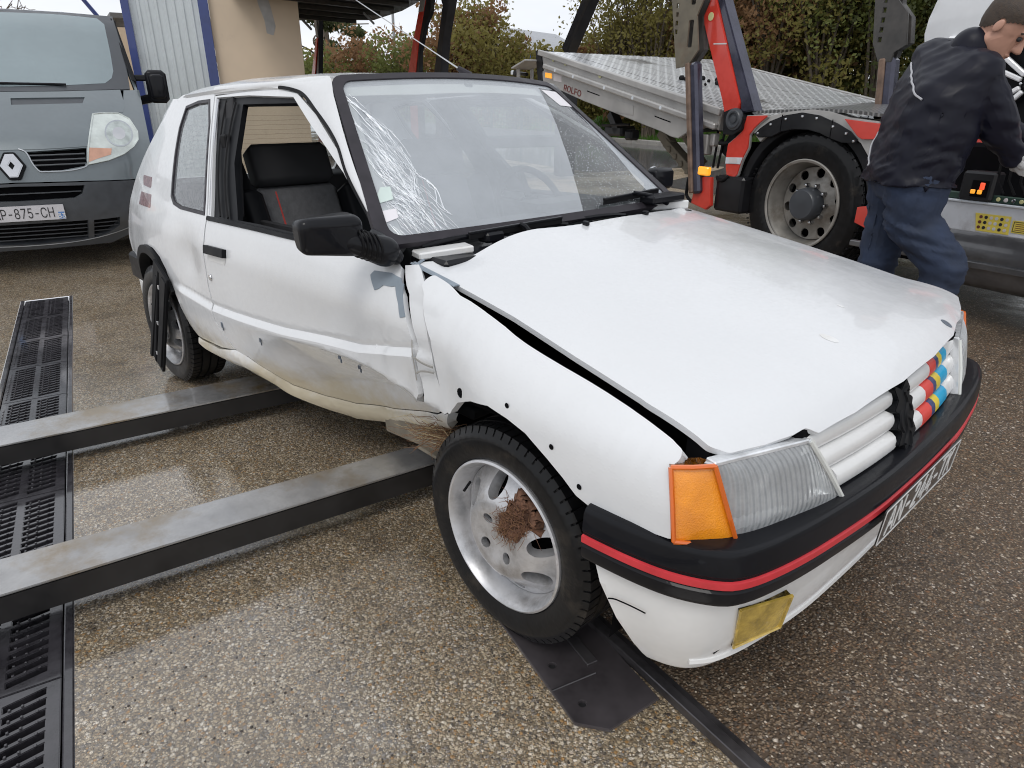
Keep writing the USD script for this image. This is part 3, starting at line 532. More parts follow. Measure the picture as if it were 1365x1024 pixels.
# ------------------------------------------------------------------ the white hatchback: body surfaces
ST = {-.62: [(.2,.63),(.45,.69),(.6,.70),(.8,.675),(.9,.64),(1.1,.575),(1.3,.48)],
 0: [(.2,.70),(.3,.735),(.45,.765),(.58,.775),(.75,.765),(.86,.735),(.95,.70),(1.1,.63),(1.3,.52)],
 .8: [(.2,.70),(.3,.74),(.45,.775),(.58,.785),(.75,.78),(.85,.76),(.95,.715),(1.1,.645),(1.32,.535)],
 1.4: [(.2,.70),(.3,.74),(.45,.775),(.58,.785),(.75,.78),(.85,.755),(.95,.71),(1.1,.64),(1.32,.525)],
 1.9: [(.2,.70),(.3,.735),(.45,.775),(.58,.785),(.75,.775),(.85,.735),(.90,.69),(.94,.665),(1.1,.61),(1.3,.53)],
 2.4: [(.2,.69),(.3,.73),(.45,.77),(.58,.785),(.68,.78),(.75,.76),(.80,.72),(.83,.675),(.86,.60)],
 2.95: [(.2,.66),(.3,.70),(.45,.745),(.55,.755),(.62,.752),(.68,.735),(.72,.70),(.745,.64),(.77,.55)]}
ZG = np.linspace(.1, 1.42, 133)
def _col(l):
    z, h = np.array(l).T; p = PI(z, h); o = p(np.clip(ZG, z[0], z[-1])); d = p.derivative()
    return np.maximum(o + np.where(ZG > z[-1], (ZG - z[-1])*float(d(z[-1])), 0) + np.where(ZG < z[0], (ZG - z[0])*float(d(z[0])), 0), .3)
_xs = np.array(sorted(ST)); XD = np.linspace(-.7, 3.2, 157)
_HW = RGI((XD, ZG), PI(_xs, np.array([_col(ST[x]) for x in _xs]), axis=0, extrapolate=True)(np.clip(XD, -.62, 3.05)), bounds_error=False, fill_value=None)
def hw(x, z): return _HW(np.stack([np.clip(x, -.7, 3.2), np.clip(z, .1, 1.42)], -1))
def dent(x, z):
    zl = np.interp(x, [.8, 1.2, 1.6, 1.9, 2.05, 2.15, 2.3], [.52, .55, .590, .606, .592, .575, .565])
    sx = sstep((x - .85)/.75)*(1 - sstep((x - 2.17)/.06)); sx2 = sstep((x - .9)/1.0)*(1 - sstep((x - 2.2)/.25))
    return np.minimum(np.interp(x, [1.2, 2.0], [.85, 1.5])*np.clip(zl - z, 0, 1), .205)*sx + .045*sx2*sstep((.92 - z)/.3)
def crease(x, z):
    """The pressed step that runs along the side, and small buckles of the crushed door."""
    zc_ = np.interp(x, [0.1, .79, 1.38, 1.62, 1.83, 2.10, 2.3], [.555, .553, .598, .628, .652, .715, .715])
    st = 0.013*np.clip((zc_ - z)/.020, 0, 1) - 0.004*np.clip(1 - np.abs(z - zc_)/.014, 0, 1)*(z > zc_)
    return st*(1 - sstep((x - 2.12)/.08))*sstep((x - .25)/.2)
def right(x, z):
    x, z = np.asarray(x, float), np.asarray(z, float)
    b = 0.010*(meshkit.fbm(np.stack([x*5, z*9, x*0], -1), 3, 5) - .5)*sstep((x - 1.2)/.5)*(1 - sstep((x - 2.25)/.2))*sstep((.62 - z)/.1)
    b = b + 0.012*(meshkit.noise(np.stack([x*14, z*10, x*0], -1), 8) - .5)*sstep((x - 1.93)/.06)*(1 - sstep((x - 2.2)/.05))
    q = -0.016*np.exp(-((x - .55)/.14)**2 - ((z - .70)/.10)**2)                      # shallow dent behind the door
    return np.stack([x, -(hw(x, z) - dent(x, z) + crease(x, z) + b + q), z], -1)
def left(x, z): return np.stack([x, hw(x, z) + crease(x, z), z], -1)
def r3(x, z, off=0.0):
    p = right(np.array([x]), np.array([z]))[0]; p[1] -= off; return p
def rsurf(off): return lambda x, z: tuple((right(x, z) - np.array([0, off, 0])).T)
def lsurf(off): return lambda x, z: tuple((left(x, z) + np.array([0, off, 0])).T)
zc = PI([1.7, 1.9, 2.4, 2.8, 2.95, 3.02, 3.055, 3.07], [.968, .94, .868, .80, .768, .738, .70, .66])
def Hz(x, y):
    x, y = np.asarray(x, float), np.asarray(y, float); u = x + .10*(y/.7)**2
    z = zc(np.clip(u, 1.7, 3.07)) - .032*np.abs(y/.66)**2.3*np.clip((3.15 - u)/.3, .2, 1) + .022*np.maximum(y + .65, 0)
    z = z + .020*np.exp(-((x - 1.97)/.10)**2 - ((y + .30)/.16)**2) - .012*np.exp(-((x - 2.0)/.07)**2 - ((y + .50)/.09)**2)      # the hood is buckled at its rear edge
    return z + .0015*(meshkit.fbm(np.stack([x*3.2, y*3.2, x*0], -1), 2, 3) - .5)
def hood_surf(off=0.0): return lambda x, y: (np.asarray(x), np.asarray(y), Hz(x, y) + off)
def ws3(u, v, off=0.0):
    u, v = np.asarray(u, float), np.asarray(v, float); h = .668 + (.487 - .668)*v; y = u*h; bul = .028*(1 - u**2)*4*v*(1 - v)*.6
    bx = 1.912 - .024*u**2; tx = 1.425 - .055*u**2; tz = 1.374 - .020*u**2
    return np.stack([bx + (tx - bx)*v + bul*.62 + off*.62, y, .945 + (tz - .945)*v + bul*.78 + off*.78], -1)
def wsurf(off=0.0): return lambda u, v: tuple(ws3(u, v, off).T)

# paint: white, wet, with road dirt low on the sides
LOOK['car_paint'] = usdkit.material(stage, '/World/Looks/car_paint', {
    'g': ('geometry', {}), 'sx': ('separate_xyz', {}), 'nz': ('noise_texture', {'scale': 7.0, 'detail': 8.0, 'roughness': 0.7}),
    'zr': ('map_range', {'from_min': 0.62, 'from_max': 0.30, 'to_min': -0.55, 'to_max': 0.55, 'clamp': True}), 'ad': ('math', {'math_type': 'add'}), 'dm': ('map_range', {'from_min': 0.62, 'from_max': 1.02, 'to_max': 0.88, 'clamp': True}),
    'ln': ('noise_texture', {'scale': 1.6, 'detail': 4.0}), 'lr': ('rgb_ramp', {'ramp': [(0.3, (0.62, 0.628, 0.635)), (0.7, (0.67, 0.678, 0.685))]}), 'dx': ('mix', {'color2': (0.50, 0.43, 0.29)}),
    'sn': ('noise_texture', {'scale': 3.3, 'detail': 7.0, 'roughness': 0.7}), 'rr': ('map_range', {'from_min': 0.35, 'from_max': 0.65, 'to_min': 0.16, 'to_max': 0.38, 'clamp': True}),
    'v': ('voronoi_texture', {'scale': 120.0}), 'vr': ('rgb_ramp', {'ramp': [(0.0, (1, 1, 1)), (0.28, (0.6, 0.6, 0.6)), (0.38, (0, 0, 0)), (1.0, (0, 0, 0))]}), 'b': ('bump', {'strength': 0.10, 'distance': 0.0012}),
    'p': ('principled_bsdf', {'coat_weight': 0.6, 'coat_roughness': 0.03})},
    [('g.position', 'sx.vector'), ('g.position', 'nz.vector'), ('sx.z', 'zr.value'), ('nz.fac', 'ad.value1'), ('zr.result', 'ad.value2'), ('ad.value', 'dm.value'), ('g.position', 'ln.vector'), ('ln.fac', 'lr.fac'), ('lr.color', 'dx.color1'), ('dm.result', 'dx.fac'), ('dx.color', 'p.base_color'),
     ('g.position', 'sn.vector'), ('sn.fac', 'rr.value'), ('rr.result', 'p.roughness'), ('g.position', 'v.vector'), ('v.distance', 'vr.fac'), ('vr.color', 'b.height'), ('b.normal', 'p.normal'), ('b.normal', 'p.coat_normal')], surface='p.BSDF')
M('white_trim', (0.70, 0.70, 0.69), 0.35, var=0.05, coat=0.5, dirt=(0.45, 0.40, 0.30), dirt_at=(0.62, 0.9), dscale=5)
M('body_filler', (0.22, 0.26, 0.30), 0.6, var=0.12, vscale=12)
M('dirty_panel', (0.20, 0.175, 0.135), 0.7, var=0.3, vscale=12); M('chipped_metal', (0.10, 0.12, 0.15), 0.5, var=0.4, vscale=30)
M('indicator_rim', (0.62, 0.12, 0.004), 0.2, coat=1.0); M('indicator_orange', (0.86, 0.255, 0.008), 0.15, var=0.30, vscale=10, bump=0.5, bscale=330, coat=1.0)
M('headlight_lens', (0.66, 0.675, 0.69), 0.10, metal=0.30, var=0.32, vscale=11, bump=0.7, bscale=24, coat=1.0, coat_rough=0.06)
LOOK['lamp_glass'] = usdkit.material(stage, '/World/Looks/lamp_glass', {
    'g': ('geometry', {}), 'mp': ('mapping', {'rotation': (0, 0, -0.32)}), 'w': ('wave_texture', {'scale': 28.0, 'bands_direction': 'y', 'distortion': 0.6, 'detail': 1.0}), 'nz': ('noise_texture', {'scale': 14.0, 'detail': 6.0, 'roughness': 0.6}), 'hz': ('map_range', {'from_min': 0.32, 'from_max': 0.68, 'to_min': 0.32, 'to_max': 0.48, 'clamp': True}), 'b': ('bump', {'strength': 0.8, 'distance': 0.004}),
    't': ('refraction_bsdf', {'color': (0.93, 0.95, 0.95), 'IOR': 1.10, 'roughness': 0.05}), 'gl': ('glossy_bsdf', {'color': (1, 1, 1), 'roughness': 0.03}), 'lw': ('layer_weight', {}), 'pw': ('math', {'math_type': 'power', 'value2': 3.5}), 'f': ('math', {'math_type': 'multiply_add', 'value2': 0.75, 'value3': 0.07}), 'm': ('mix_closure', {}), 'd': ('diffuse_bsdf', {'color': (0.74, 0.76, 0.77)}), 'm2': ('mix_closure', {})},
    [('g.position', 'mp.vector'), ('mp.vector', 'w.vector'), ('w.fac', 'b.height'), ('b.normal', 't.normal'), ('b.normal', 'gl.normal'), ('b.normal', 'd.normal'), ('lw.facing', 'pw.value1'), ('pw.value', 'f.value1'), ('f.value', 'm.fac'), ('t.BSDF', 'm.closure1'), ('gl.BSDF', 'm.closure2'), ('g.position', 'nz.vector'), ('nz.fac', 'hz.value'), ('hz.result', 'm2.fac'), ('m.closure', 'm2.closure1'), ('d.BSDF', 'm2.closure2')], surface='m2.closure')
M('lamp_bowl', (0.86, 0.87, 0.88), 0.25, metal=0.55, var=0.05)
M('lens_rim', (0.62, 0.63, 0.60), 0.3, var=0.1, coat=0.6)
M('fog_yellow', (0.50, 0.35, 0.07), 0.12, metal=0.2, var=0.4, vscale=25, bump=0.4, bscale=70, coat=1.0)
M('stripe_red', (0.55, 0.035, 0.045), 0.4, var=0.12, vscale=20)
M('slat_red', (0.62, 0.05, 0.035), 0.35); M('slat_navy', (0.03, 0.045, 0.14), 0.35); M('slat_yellow', (0.72, 0.55, 0.04), 0.35); M('slat_cyan', (0.01, 0.36, 0.62), 0.35)
M('marker_lens', (0.17, 0.095, 0.10), 0.25, var=0.25, vscale=30, coat=0.6)
M('plate_black', (0.012, 0.012, 0.013), 0.35, coat=0.5); M('plate_white', (0.62, 0.62, 0.61), 0.4)
M('paper', (0.72, 0.70, 0.72), 0.7, var=0.06); M('sticker_green', (0.55, 0.64, 0.60), 0.6); M('headliner', (0.52, 0.51, 0.47), 0.9); M('interior_grey', (0.30, 0.29, 0.27), 0.9)
M('crack_white', (0.80, 0.83, 0.86), 0.25, var=0.1, coat=1.0)
pane('windscreen_glass', (0.86, 0.90, 0.90), haze=0.39, hazecol=(0.70, 0.745, 0.79), hscale=3.0, hvar=0.16, drops=0.35)
pane('side_glass', (0.80, 0.84, 0.84), haze=0.05, hazecol=(0.7, 0.73, 0.76), hscale=6.0, drops=0.5)
# the part of the windscreen that is not misted over: clear glass with clinging drops
LOOK['droplet_glass'] = usdkit.material(stage, '/World/Looks/droplet_glass', {
    'g': ('geometry', {}), 't': ('transparent_bsdf', {'color': (0.50, 0.56, 0.56)}), 'gl': ('glossy_bsdf', {'color': (1, 1, 1), 'roughness': 0.04}), 'lw': ('layer_weight', {}), 'pw': ('math', {'math_type': 'power', 'value2': 4.0}), 'f': ('math', {'math_type': 'multiply_add', 'value2': 0.7, 'value3': 0.05}), 'm': ('mix_closure', {}),
    'v': ('voronoi_texture', {'scale': 170.0}), 'sc': ('separate_color', {}), 'sz': ('map_range', {'from_min': 0.25, 'from_max': 1.0, 'to_min': 0.0, 'to_max': 0.42, 'clamp': True}), 'sb': ('math', {'math_type': 'subtract'}), 'mk': ('map_range', {'from_min': 0.0, 'from_max': 0.07, 'to_min': 0.035, 'to_max': 0.62, 'clamp': True}), 'd': ('diffuse_bsdf', {'color': (0.66, 0.70, 0.73)}), 'm2': ('mix_closure', {})},
    [('lw.facing', 'pw.value1'), ('pw.value', 'f.value1'), ('f.value', 'm.fac'), ('t.BSDF', 'm.closure1'), ('gl.BSDF', 'm.closure2'), ('g.position', 'v.vector'), ('v.color', 'sc.color'), ('sc.r', 'sz.value'), ('sz.result', 'sb.value1'), ('v.distance', 'sb.value2'), ('sb.value', 'mk.value'), ('mk.result', 'm2.fac'), ('m.closure', 'm2.closure1'), ('d.BSDF', 'm2.closure2')], surface='m2.closure')

car = thing('hatchback_car', 'white three door hatchback with a crushed right side, cracked windscreen and striped grille', 'car')
# --- doors
DOOR = [(.456,1.314),(.523,1.222),(.601,1.115),(.771,.88),(.768,.803),(.755,.745),(.765,.62),(.803,.49),(.87,.44),(.952,.390),(1.009,.390),(1.094,.346),(1.161,.296),(1.292,.272),(1.415,.266),(1.619,.305),(1.831,.371),(1.90,.390),(2.02,.48),(2.11,.555),(2.136,.60),(2.130,.635),(2.119,.664),(2.105,.742),(2.045,.84),(1.976,.898),(1.88,.929),(1.789,.996),(1.64,1.099),(1.554,1.166),(1.36,1.258),(1.185,1.32),(1.045,1.333),(.784,1.328)]
WHOLE = [(.487,1.305),(.809,1.312),(1.165,1.306),(1.324,1.235),(1.497,1.161),(1.628,1.101),(1.774,1.009),(1.85,.945),(1.547,.906),(1.19,.897),(.805,.886)]
WOPEN = [(.756,1.281),(1.178,1.287),(1.214,1.274),(1.319,1.231),(1.491,1.158),(1.622,1.096),(1.761,1.006),(1.825,.952),(1.543,.916),(1.184,.909),(1.015,.902),(.843,1.08),(.795,1.197)]
gap = 0.004
_cx = np.arange(.24, 2.14, .011); _cz = np.interp(_cx, [0.1, .79, 1.38, 1.62, 1.83, 2.10, 2.3], [.555, .553, .598, .628, .652, .715, .715])
CREASE = np.vstack([np.c_[_cx, _cz + .014], np.c_[_cx, _cz + .0005], np.c_[_cx, _cz - .020], np.c_[_cx, _cz - .026]])
_fx = np.arange(1.2, 2.14, .011); _fz = np.interp(_fx, [1.2, 1.6, 1.9, 2.05, 2.15], [.55, .590, .606, .592, .575]); FOLD = np.vstack([CREASE, np.c_[_fx, _fz], np.c_[_fx, _fz - .008]])
def door(surf, out, lab):
    d = part(car, 'door', patch(Polygon(DOOR).buffer(-gap).difference(Polygon(WHOLE)), surf(0), 0.011, 0.016, out, .02, 1, FOLD), 'car_paint', 22, label=lab)
    part(d, 'window_seal', patch(Polygon(WHOLE).buffer(-.0015).difference(Polygon(WOPEN)), surf(-.012), 0.03, 0.02, out), 'black_trim')
    return d
dR = door(rsurf, (0, -1, 0), 'crushed front right door with its window down')
dL = door(lsurf, (0, 1, 0), 'front left door')
def ribbon(pts, w, h, n=40, up=None):
    P = spline(pts, n); d = np.gradient(P, axis=0); d /= np.linalg.norm(d, axis=1, keepdims=True); u = np.broadcast_to(np.array(up, float), P.shape); s = np.cross(d, u); s /= np.linalg.norm(s, axis=1, keepdims=True); u = np.cross(s, d)
    ring = [P + s*a*w/2 + u*b*h for a, b in ((-1, 0), (-.7, 1), (.7, 1), (1, 0))]; V = np.stack(ring, 1).reshape(-1, 3); F = []
    for i in range(n - 1):
        for k in range(3): a = i*4 + k; F += [(a, a + 4, a + 5), (a, a + 5, a + 1)]
    F += [(0, 1, 2), (0, 2, 3), ((n-1)*4, (n-1)*4 + 2, (n-1)*4 + 1), ((n-1)*4, (n-1)*4 + 3, (n-1)*4 + 2)]
    return trimesh.Trimesh(V, F, process=False)
for pts, w in (([(.50, 1.296), (.62, 1.12), (.785, .895)], .010), ([(.60, 1.292), (.68, 1.13), (.88, .900)], .008), ([(.70, 1.286), (.76, 1.12), (.95, .902)], .012)):
    part(dR, 'guide_strip', ribbon([r3(x, z, -.006) for x, z in pts], w, .006, 16, (0, -1, 0)), 'chrome' if w == .010 else 'rubber')
part(dR, 'sill_seal', ribbon([r3(x, z, .002) for x, z in ((.78, .884), (1.19, .898), (1.55, .907), (1.86, .935))], .018, .006, 30, (0, -1, .3)), 'black_trim')
h0 = r3(.895, .778, .0)
for o, sgn in ((rsurf, -1), (lsurf, 1)):
    dd = dR if sgn < 0 else dL
    part(dd, 'handle', patch([(.80,.792),(.985,.802),(.988,.772),(.80,.761)], o(.016), .02, .022, (0, sgn, 0)), 'black_trim')
    part(dd, 'handle_recess', patch([(.80,.758),(.985,.769),(.97,.742),(.82,.735)], o(.0015), .02, .004, (0, sgn, 0)), 'white_trim')
    q = o(.002)(np.array([.807]), np.array([.667])); c = lathe([(0.0001, 0.004), (.011, .004), (.013, .0)], 16); part(dd, 'door_lock', moved(c, np.diag([1, sgn, 1, 1]), [float(q[0][0]), float(q[1][0]), float(q[2][0])]), 'chrome')
for k, (x, z) in enumerate([(.873,.492),(1.179,.507),(1.71,.586),(1.715,.540)]):
    q = r3(x, z, .0015); part(dR, 'clip_hole', cat(rbox(q, (.014, .003, .020), .001), rbox(q + [.010, -.001, -.012], (.007, .003, .012), .001), rbox(q + [.002, -.001, .012], (.012, .003, .003), .001)), 'chipped_metal')
FILL1 = [(1.889,.864),(1.895,.874),(1.96,.877),(2.004,.872),(2.022,.859),(1.989,.852),(1.955,.85),(1.940,.838),(1.925,.832)]; FILL2 = [(2.000,.860),(2.024,.862),(2.069,.792),(2.052,.786),(2.036,.817)]
part(dR, 'body_filler', patch(unary_union([Polygon(FILL1), Polygon(FILL2)]).buffer(.004).buffer(-.003), rsurf(.0022), .012, .003, (0, -1, 0)), 'body_filler')
part(dR, 'scrape', cat(*[ribbon([r3(x + dx, z, .001) for x, z in p], w, .0015, 10, (0, -1, 0)) for p, dx, w in (([(1.62, .588), (1.80, .603), (1.9, .606), (2.05, .592), (2.125, .580)], 0, .003), ([(1.95, .590), (2.03, .580), (2.10, .566)], 0, .004))]), 'interior_grey')
# --- rear quarters with the side windows
QUART = [(.452,1.318),(.519,1.222),(.597,1.115),(.767,.88),(.764,.803),(.751,.745),(.761,.62),(.799,.49),(.896,.42),(.93,.402),(.76,.365),(.52,.338),(.455,.334),(.37,.372),(.31,.43),(.262,.53),(.218,.595),(.15,.640),(.06,.664),(-.04,.666),(-.14,.648),(-.23,.608),(-.30,.55),(-.345,.47),(-.36,.40),(-.50,.41),(-.61,.43),(-.645,.55),(-.645,.62),(-.612,.70),(-.52,.80),(-.467,.9),(-.352,1.0),(-.252,1.1),(-.16,1.2),(-.082,1.29),(.02,1.318),(.2,1.328)]
QWIN = [(.416,1.300),(.274,1.294),(.13,1.272),(.14,1.184),(.194,1.08),(.268,.96),(.30,.915),(.36,.889),(.455,.881),(.742,.888),(.60,1.09),(.51,1.215)]
for o, sgn, lab in ((rsurf, -1, 'rear right quarter panel with a shallow dent behind the door'), (lsurf, 1, None)):
    q = part(car, 'quarter_panel', patch(Polygon(QUART).buffer(-gap/2).difference(Polygon(QWIN)), o(0), .016, .018, (0, sgn, 0), .02, 1, CREASE), 'car_paint', 22, label=lab)
    part(q, 'window_rubber', patch(Polygon(QWIN).buffer(-.001).difference(Polygon(QWIN).buffer(-.013)), o(.002), .03, .015, (0, sgn, 0)), 'seal_rubber')
    part(q, 'side_window', patch(Polygon(QWIN).buffer(-.012), o(-.006), .04, 0, (0, sgn, 0)), 'side_glass')
for k, L in enumerate(([(-.20,.957),(-.045,.959),(-.03,.930),(-.165,.931)], [(-.185,.884),(.005,.889),(.02,.848),(-.195,.842)])):
    part(car, 'side_marker', patch(Polygon(L).buffer(.008), rsurf(.0015), .02, .004, (0, -1, 0)), 'marker_lens')
# black wheel arch trim at the rear, and the strip that hangs off it over the wheel
th = np.linspace(math.radians(200), math.radians(35), 30)
arch_o = [(.375*math.cos(a) - .02, .29 + .378*math.sin(a)) for a in th]; arch_i = [(.345*math.cos(a) - .02, .29 + .340*math.sin(a)) for a in th]
for o, sgn in ((rsurf, -1), (lsurf, 1)): part(car, 'wheel_arch_trim', patch(arch_o + arch_i[::-1], o(.016), .02, .05, (0, sgn, 0)), 'black_trim')
hs = part(car, 'hanging_trim', cat(obox((.225, -.800, .60), (-.02, -.835, .10), .165, .014, up=(0, -1, 0), bev=.006), obox((.262, -.806, .56), (.035, -.842, .10), .05, .012, up=(0, -1, 0)), obox((.165, -.806, .56), (-.075, -.842, .12), .025, .014, up=(0, -1, 0))), 'black_trim', label='loose black trim strip hanging over the rear wheel')
for t in (.18, .55, .88): part(hs, 'clip', rbox(np.array([.215, -.806, .60])*(1 - t) + np.array([.005, -.846, .10])*t, (.016, .008, .020), .002), 'alloy')
part(hs, 'groove', obox((.20, -.806, .585), (.0, -.846, .11), .02, .006, up=(0, -1, 0)), 'dark_void')
# --- sills
SILL = [(.455,.332),(.52,.336),(.76,.362),(.93,.402),(1.009,.391),(1.094,.347),(1.161,.297),(1.292,.273),(1.415,.267),(1.619,.306),(1.831,.372),(1.90,.391),(1.97,.43),(1.97,.365),(1.90,.325),(1.799,.293),(1.579,.228),(1.372,.184),(1.262,.213),(1.121,.268),(.934,.325),(.56,.305),(.47,.31)]
def sill_surf(o, sgn):
    f = o(0)
    def g(x, z):
        X, Y, Z = f(x, z); top = np.interp(x, [.45, .93, 1.009, 1.094, 1.161, 1.292, 1.415, 1.619, 1.831, 1.97], [.334, .402, .391, .347, .297, .273, .267, .306, .372, .43]); return X, Y + sgn*.020*np.sin(np.clip((top - z)/.08, 0, 1)*math.pi), Z
    return g
part(car, 'sill', patch(SILL, sill_surf(rsurf, -1), .02, .03, (0, -1, 0)), 'car_paint', label='dirty bent right sill')
part(car, 'sill', patch([(.36,.36),(.9,.36),(2.0,.33),(2.0,.2),(.36,.2)], lsurf(0), .05, .03, (0, 1, 0)), 'car_paint')
part(car, 'floor_flange', cat(obox((1.55, -.50, .23), (2.02, -.53, .31), .02, .07, bev=.002), obox((1.80, -.48, .235), (2.10, -.53, .285), .12, .012, bev=.002)), 'dirty_panel')
g_ = np.random.default_rng(12); st_ = []
for _ in range(150):
    b = np.array([g_.uniform(1.90, 2.06), g_.uniform(-.60, -.50), g_.uniform(.33, .38)]); e = b + [g_.uniform(-.15, .02), g_.uniform(-.07, .0), g_.uniform(-.04, .02)]; st_.append(tube([b, (b + e)/2 + g_.normal(0, .014, 3), e], [.0010, .0009, .0005], 4))
part(car, 'grass_wisp', cat(*st_[:120]), 'straw', kind='stuff', label='dry grass caught under the front end of the sill'); part(car, 'grass_wisp', cat(*st_[120:]), 'straw_pale', kind='stuff')
# --- front wings and the crumpled strip behind the right one
WING = [(2.014,.903),(2.100,.851),(2.182,.76),(2.196,.705),(2.215,.625),(2.242,.572),(2.262,.60),(2.293,.632),(2.362,.664),(2.434,.680),(2.497,.671),(2.552,.657),(2.616,.624),(2.66,.598),(2.696,.572),(2.729,.562),(2.86,.568),(2.918,.575),(2.90,.640),(2.878,.703),(2.925,.712),(2.854,.732),(2.75,.753),(2.577,.787),(2.381,.828),(2.20,.860),(2.131,.876),(2.07,.89)]
part(car, 'front_wing', patch(Polygon(WING).buffer(-.012, quad_segs=6).buffer(.024, quad_segs=6).buffer(-.012, quad_segs=6), rsurf(0), .018, .02, (0, -1, 0), .02), 'car_paint', label='front right wing with bolt holes above the wheel')
WINGL = [(1.98,.90),(1.99,.60),(2.0,.34),(2.10,.36),(2.14,.45),(2.2,.55),(2.293,.632),(2.362,.664),(2.434,.680),(2.497,.671),(2.552,.657),(2.616,.624),(2.66,.598),(2.696,.572),(2.729,.562),(2.86,.568),(2.918,.575),(2.90,.640),(2.878,.703),(2.925,.716),(2.854,.739),(2.75,.762),(2.577,.797),(2.381,.838),(2.131,.879)]
part(car, 'front_wing', patch(WINGL, lsurf(0), .035, .02, (0, 1, 0)), 'car_paint')
STRIP = [(1.976,.896),(2.014,.902),(2.098,.851),(2.118,.815),(2.150,.775),(2.178,.700),(2.186,.660),(2.205,.62),(2.225,.575),(2.18,.545),(2.14,.56),(2.142,.60),(2.136,.635),(2.123,.664),(2.109,.742),(2.049,.84)]
part(car, 'hinge_strip', patch(STRIP, rsurf(-.010), .014, .02, (0, -1, 0)), 'car_paint', label='crumpled strip between door and wing')
part(car, 'hinge_pillar', patch([(1.95,.90),(2.05,.88),(2.23,.72),(2.24,.62),(2.14,.60),(2.05,.64)], rsurf(-.045), .04, .01, (0, -1, 0)), 'dark_void')
part(car, 'tear', cat(*[ribbon([r3(x, z, .001) for x, z in p], w, .002, 8, (0, -1, 0)) for p, w in (([(2.125, .70), (2.15, .695), (2.19, .69)], .006), ([(2.13, .66), (2.15, .67), (2.19, .675)], .005), ([(2.105, .74), (2.118, .70), (2.13, .64)], .003))]), 'interior_grey')
for k, (x, z) in enumerate([(2.311,.664),(2.492,.699),(2.625,.653),(2.703,.595)]):
    s = .011 if k == 0 else .0055; part(car, 'bolt_hole', moved(lathe([(.0001, .001), (s, .001), (s*1.15, 0)], 12), np.diag([1, -1, 1, 1]), r3(x, z, .0008)), 'dark_void')
# --- hood
HOOD = [(1.955,-.628),(1.985,-.56),(2.018,-.47),(2.016,-.36),(2.008,-.22),(2.014,0),(2.010,.3),(1.985,.5),(1.950,.61),(1.925,.665),(2.10,.668),(2.4,.675),(2.7,.69),(2.85,.70),(2.915,.690),(2.925,.655),(2.955,.57),(2.985,.46),(2.992,.40),(3.015,.30),(3.032,.1),(3.035,-.10),(3.022,-.31),(3.006,-.44),(2.989,-.462),(2.984,-.50),(2.966,-.572),(2.940,-.650),(2.912,-.672),(2.856,-.666),(2.742,-.652),(2.563,-.644),(2.353,-.629),(2.093,-.626)]
hd = part(car, 'hood', patch(Polygon(HOOD).buffer(.02, quad_segs=6).buffer(-.04, quad_segs=6).buffer(.02, quad_segs=6), hood_surf(), .020, .014, (0, 0, 1), .02), 'car_paint', label='white hood, buckled at its rear corner')
for x, y in ((2.03, -.02), (2.02, .30)): part(hd, 'washer_nozzle', rbox((x, y, float(Hz(x, y)) + .006), (.022, .016, .014), .004), 'black_plastic')
part(hd, 'chip', patch(Point(2.985, .335).buffer(.014), hood_surf(.0012), .01, .001, (0, 0, 1)), 'chipped_metal')
for x, y, s in ((2.87, -.12, .022), (2.80, .10, .010)): part(hd, 'smudge', patch(shapely.affinity.scale(Point(x, y).buffer(s), 1, .6), hood_surf(.0008), .012, .0005, (0, 0, 1)), 'white_trim')
part(hd, 'torn_edge', cat(ribbon([(x, y, float(Hz(x, y)) + .003) for x, y in ((1.96, -.632), (2.01, -.634), (2.07, -.634), (2.15, -.634))], .020, .003, 14, (0, 0, 1)), ribbon([(1.962, -.60, float(Hz(1.962, -.60)) + .003), (1.975, -.635, .885), (2.02, -.655, .868)], .012, .003, 10, (0, -.5, 1))), 'body_filler')
part(car, 'engine_bay', cat(rbox((2.46, .0, .60), (.92, 1.16, .20), .03), rbox((2.08, 0, .78), (.12, 1.2, .14), .02)), 'dark_void')
part(car, 'cowl', cat(rbox((1.95, 0.02, .882), (.17, 1.20, .04), .01), rbox((1.955, .38, .905), (.09, .50, .03), .01), rbox((1.945, -.12, .900), (.06, .40, .03), .01)), 'black_plastic')
part(car, 'cowl_corner', obox((1.925, -.60, .905), (1.965, -.44, .912), .06, .02), 'white_trim')
part(car, 'cowl_corner', obox((1.90, .50, .935), (1.955, .655, .935), .018, .03), 'white_trim')
# --- roof, pillars
def roof_surf(x, y):
    a = np.abs(y)/np.interp(x, [-.2, .1, .8, 1.4], [.50, .525, .535, .50]); zt = np.interp(x, [-.16, 0.1, .5, 1.0, 1.43], [1.335, 1.372, 1.392, 1.396, 1.374])
    return x, y, zt - .020*a**2 - .035*np.clip(a, 0, 1.05)**7
ROOF = [(-.10,-.50),(.1,-.528),(.5,-.536),(1.05,-.53),(1.25,-.515),(1.335,-.500),(1.37,-.487),(1.40,-.33),(1.425,0),(1.40,.33),(1.37,.487),(1.335,.50),(1.05,.53),(.5,.536),(.1,.528),(-.10,.50),(-.17,.3),(-.19,0),(-.17,-.3)]
rfp = part(car, 'roof', patch(ROOF, roof_surf, .035, .02, (0, 0, 1)), 'car_paint')
E1 = [(.45,-.531,1.322),(.78,-.533,1.331),(1.045,-.527,1.336),(1.187,-.530,1.323),(1.362,-.560,1.261),(1.556,-.602,1.169),(1.642,-.630,1.102),(1.791,-.656,.999),(1.882,-.671,.932)]
E2 = [(.45,-.525,1.345),(.78,-.528,1.352),(1.05,-.522,1.356),(1.347,-.501,1.367),(1.426,-.530,1.306),(1.58,-.588,1.184),(1.703,-.628,1.090),(1.818,-.658,1.003),(1.903,-.678,.938)]
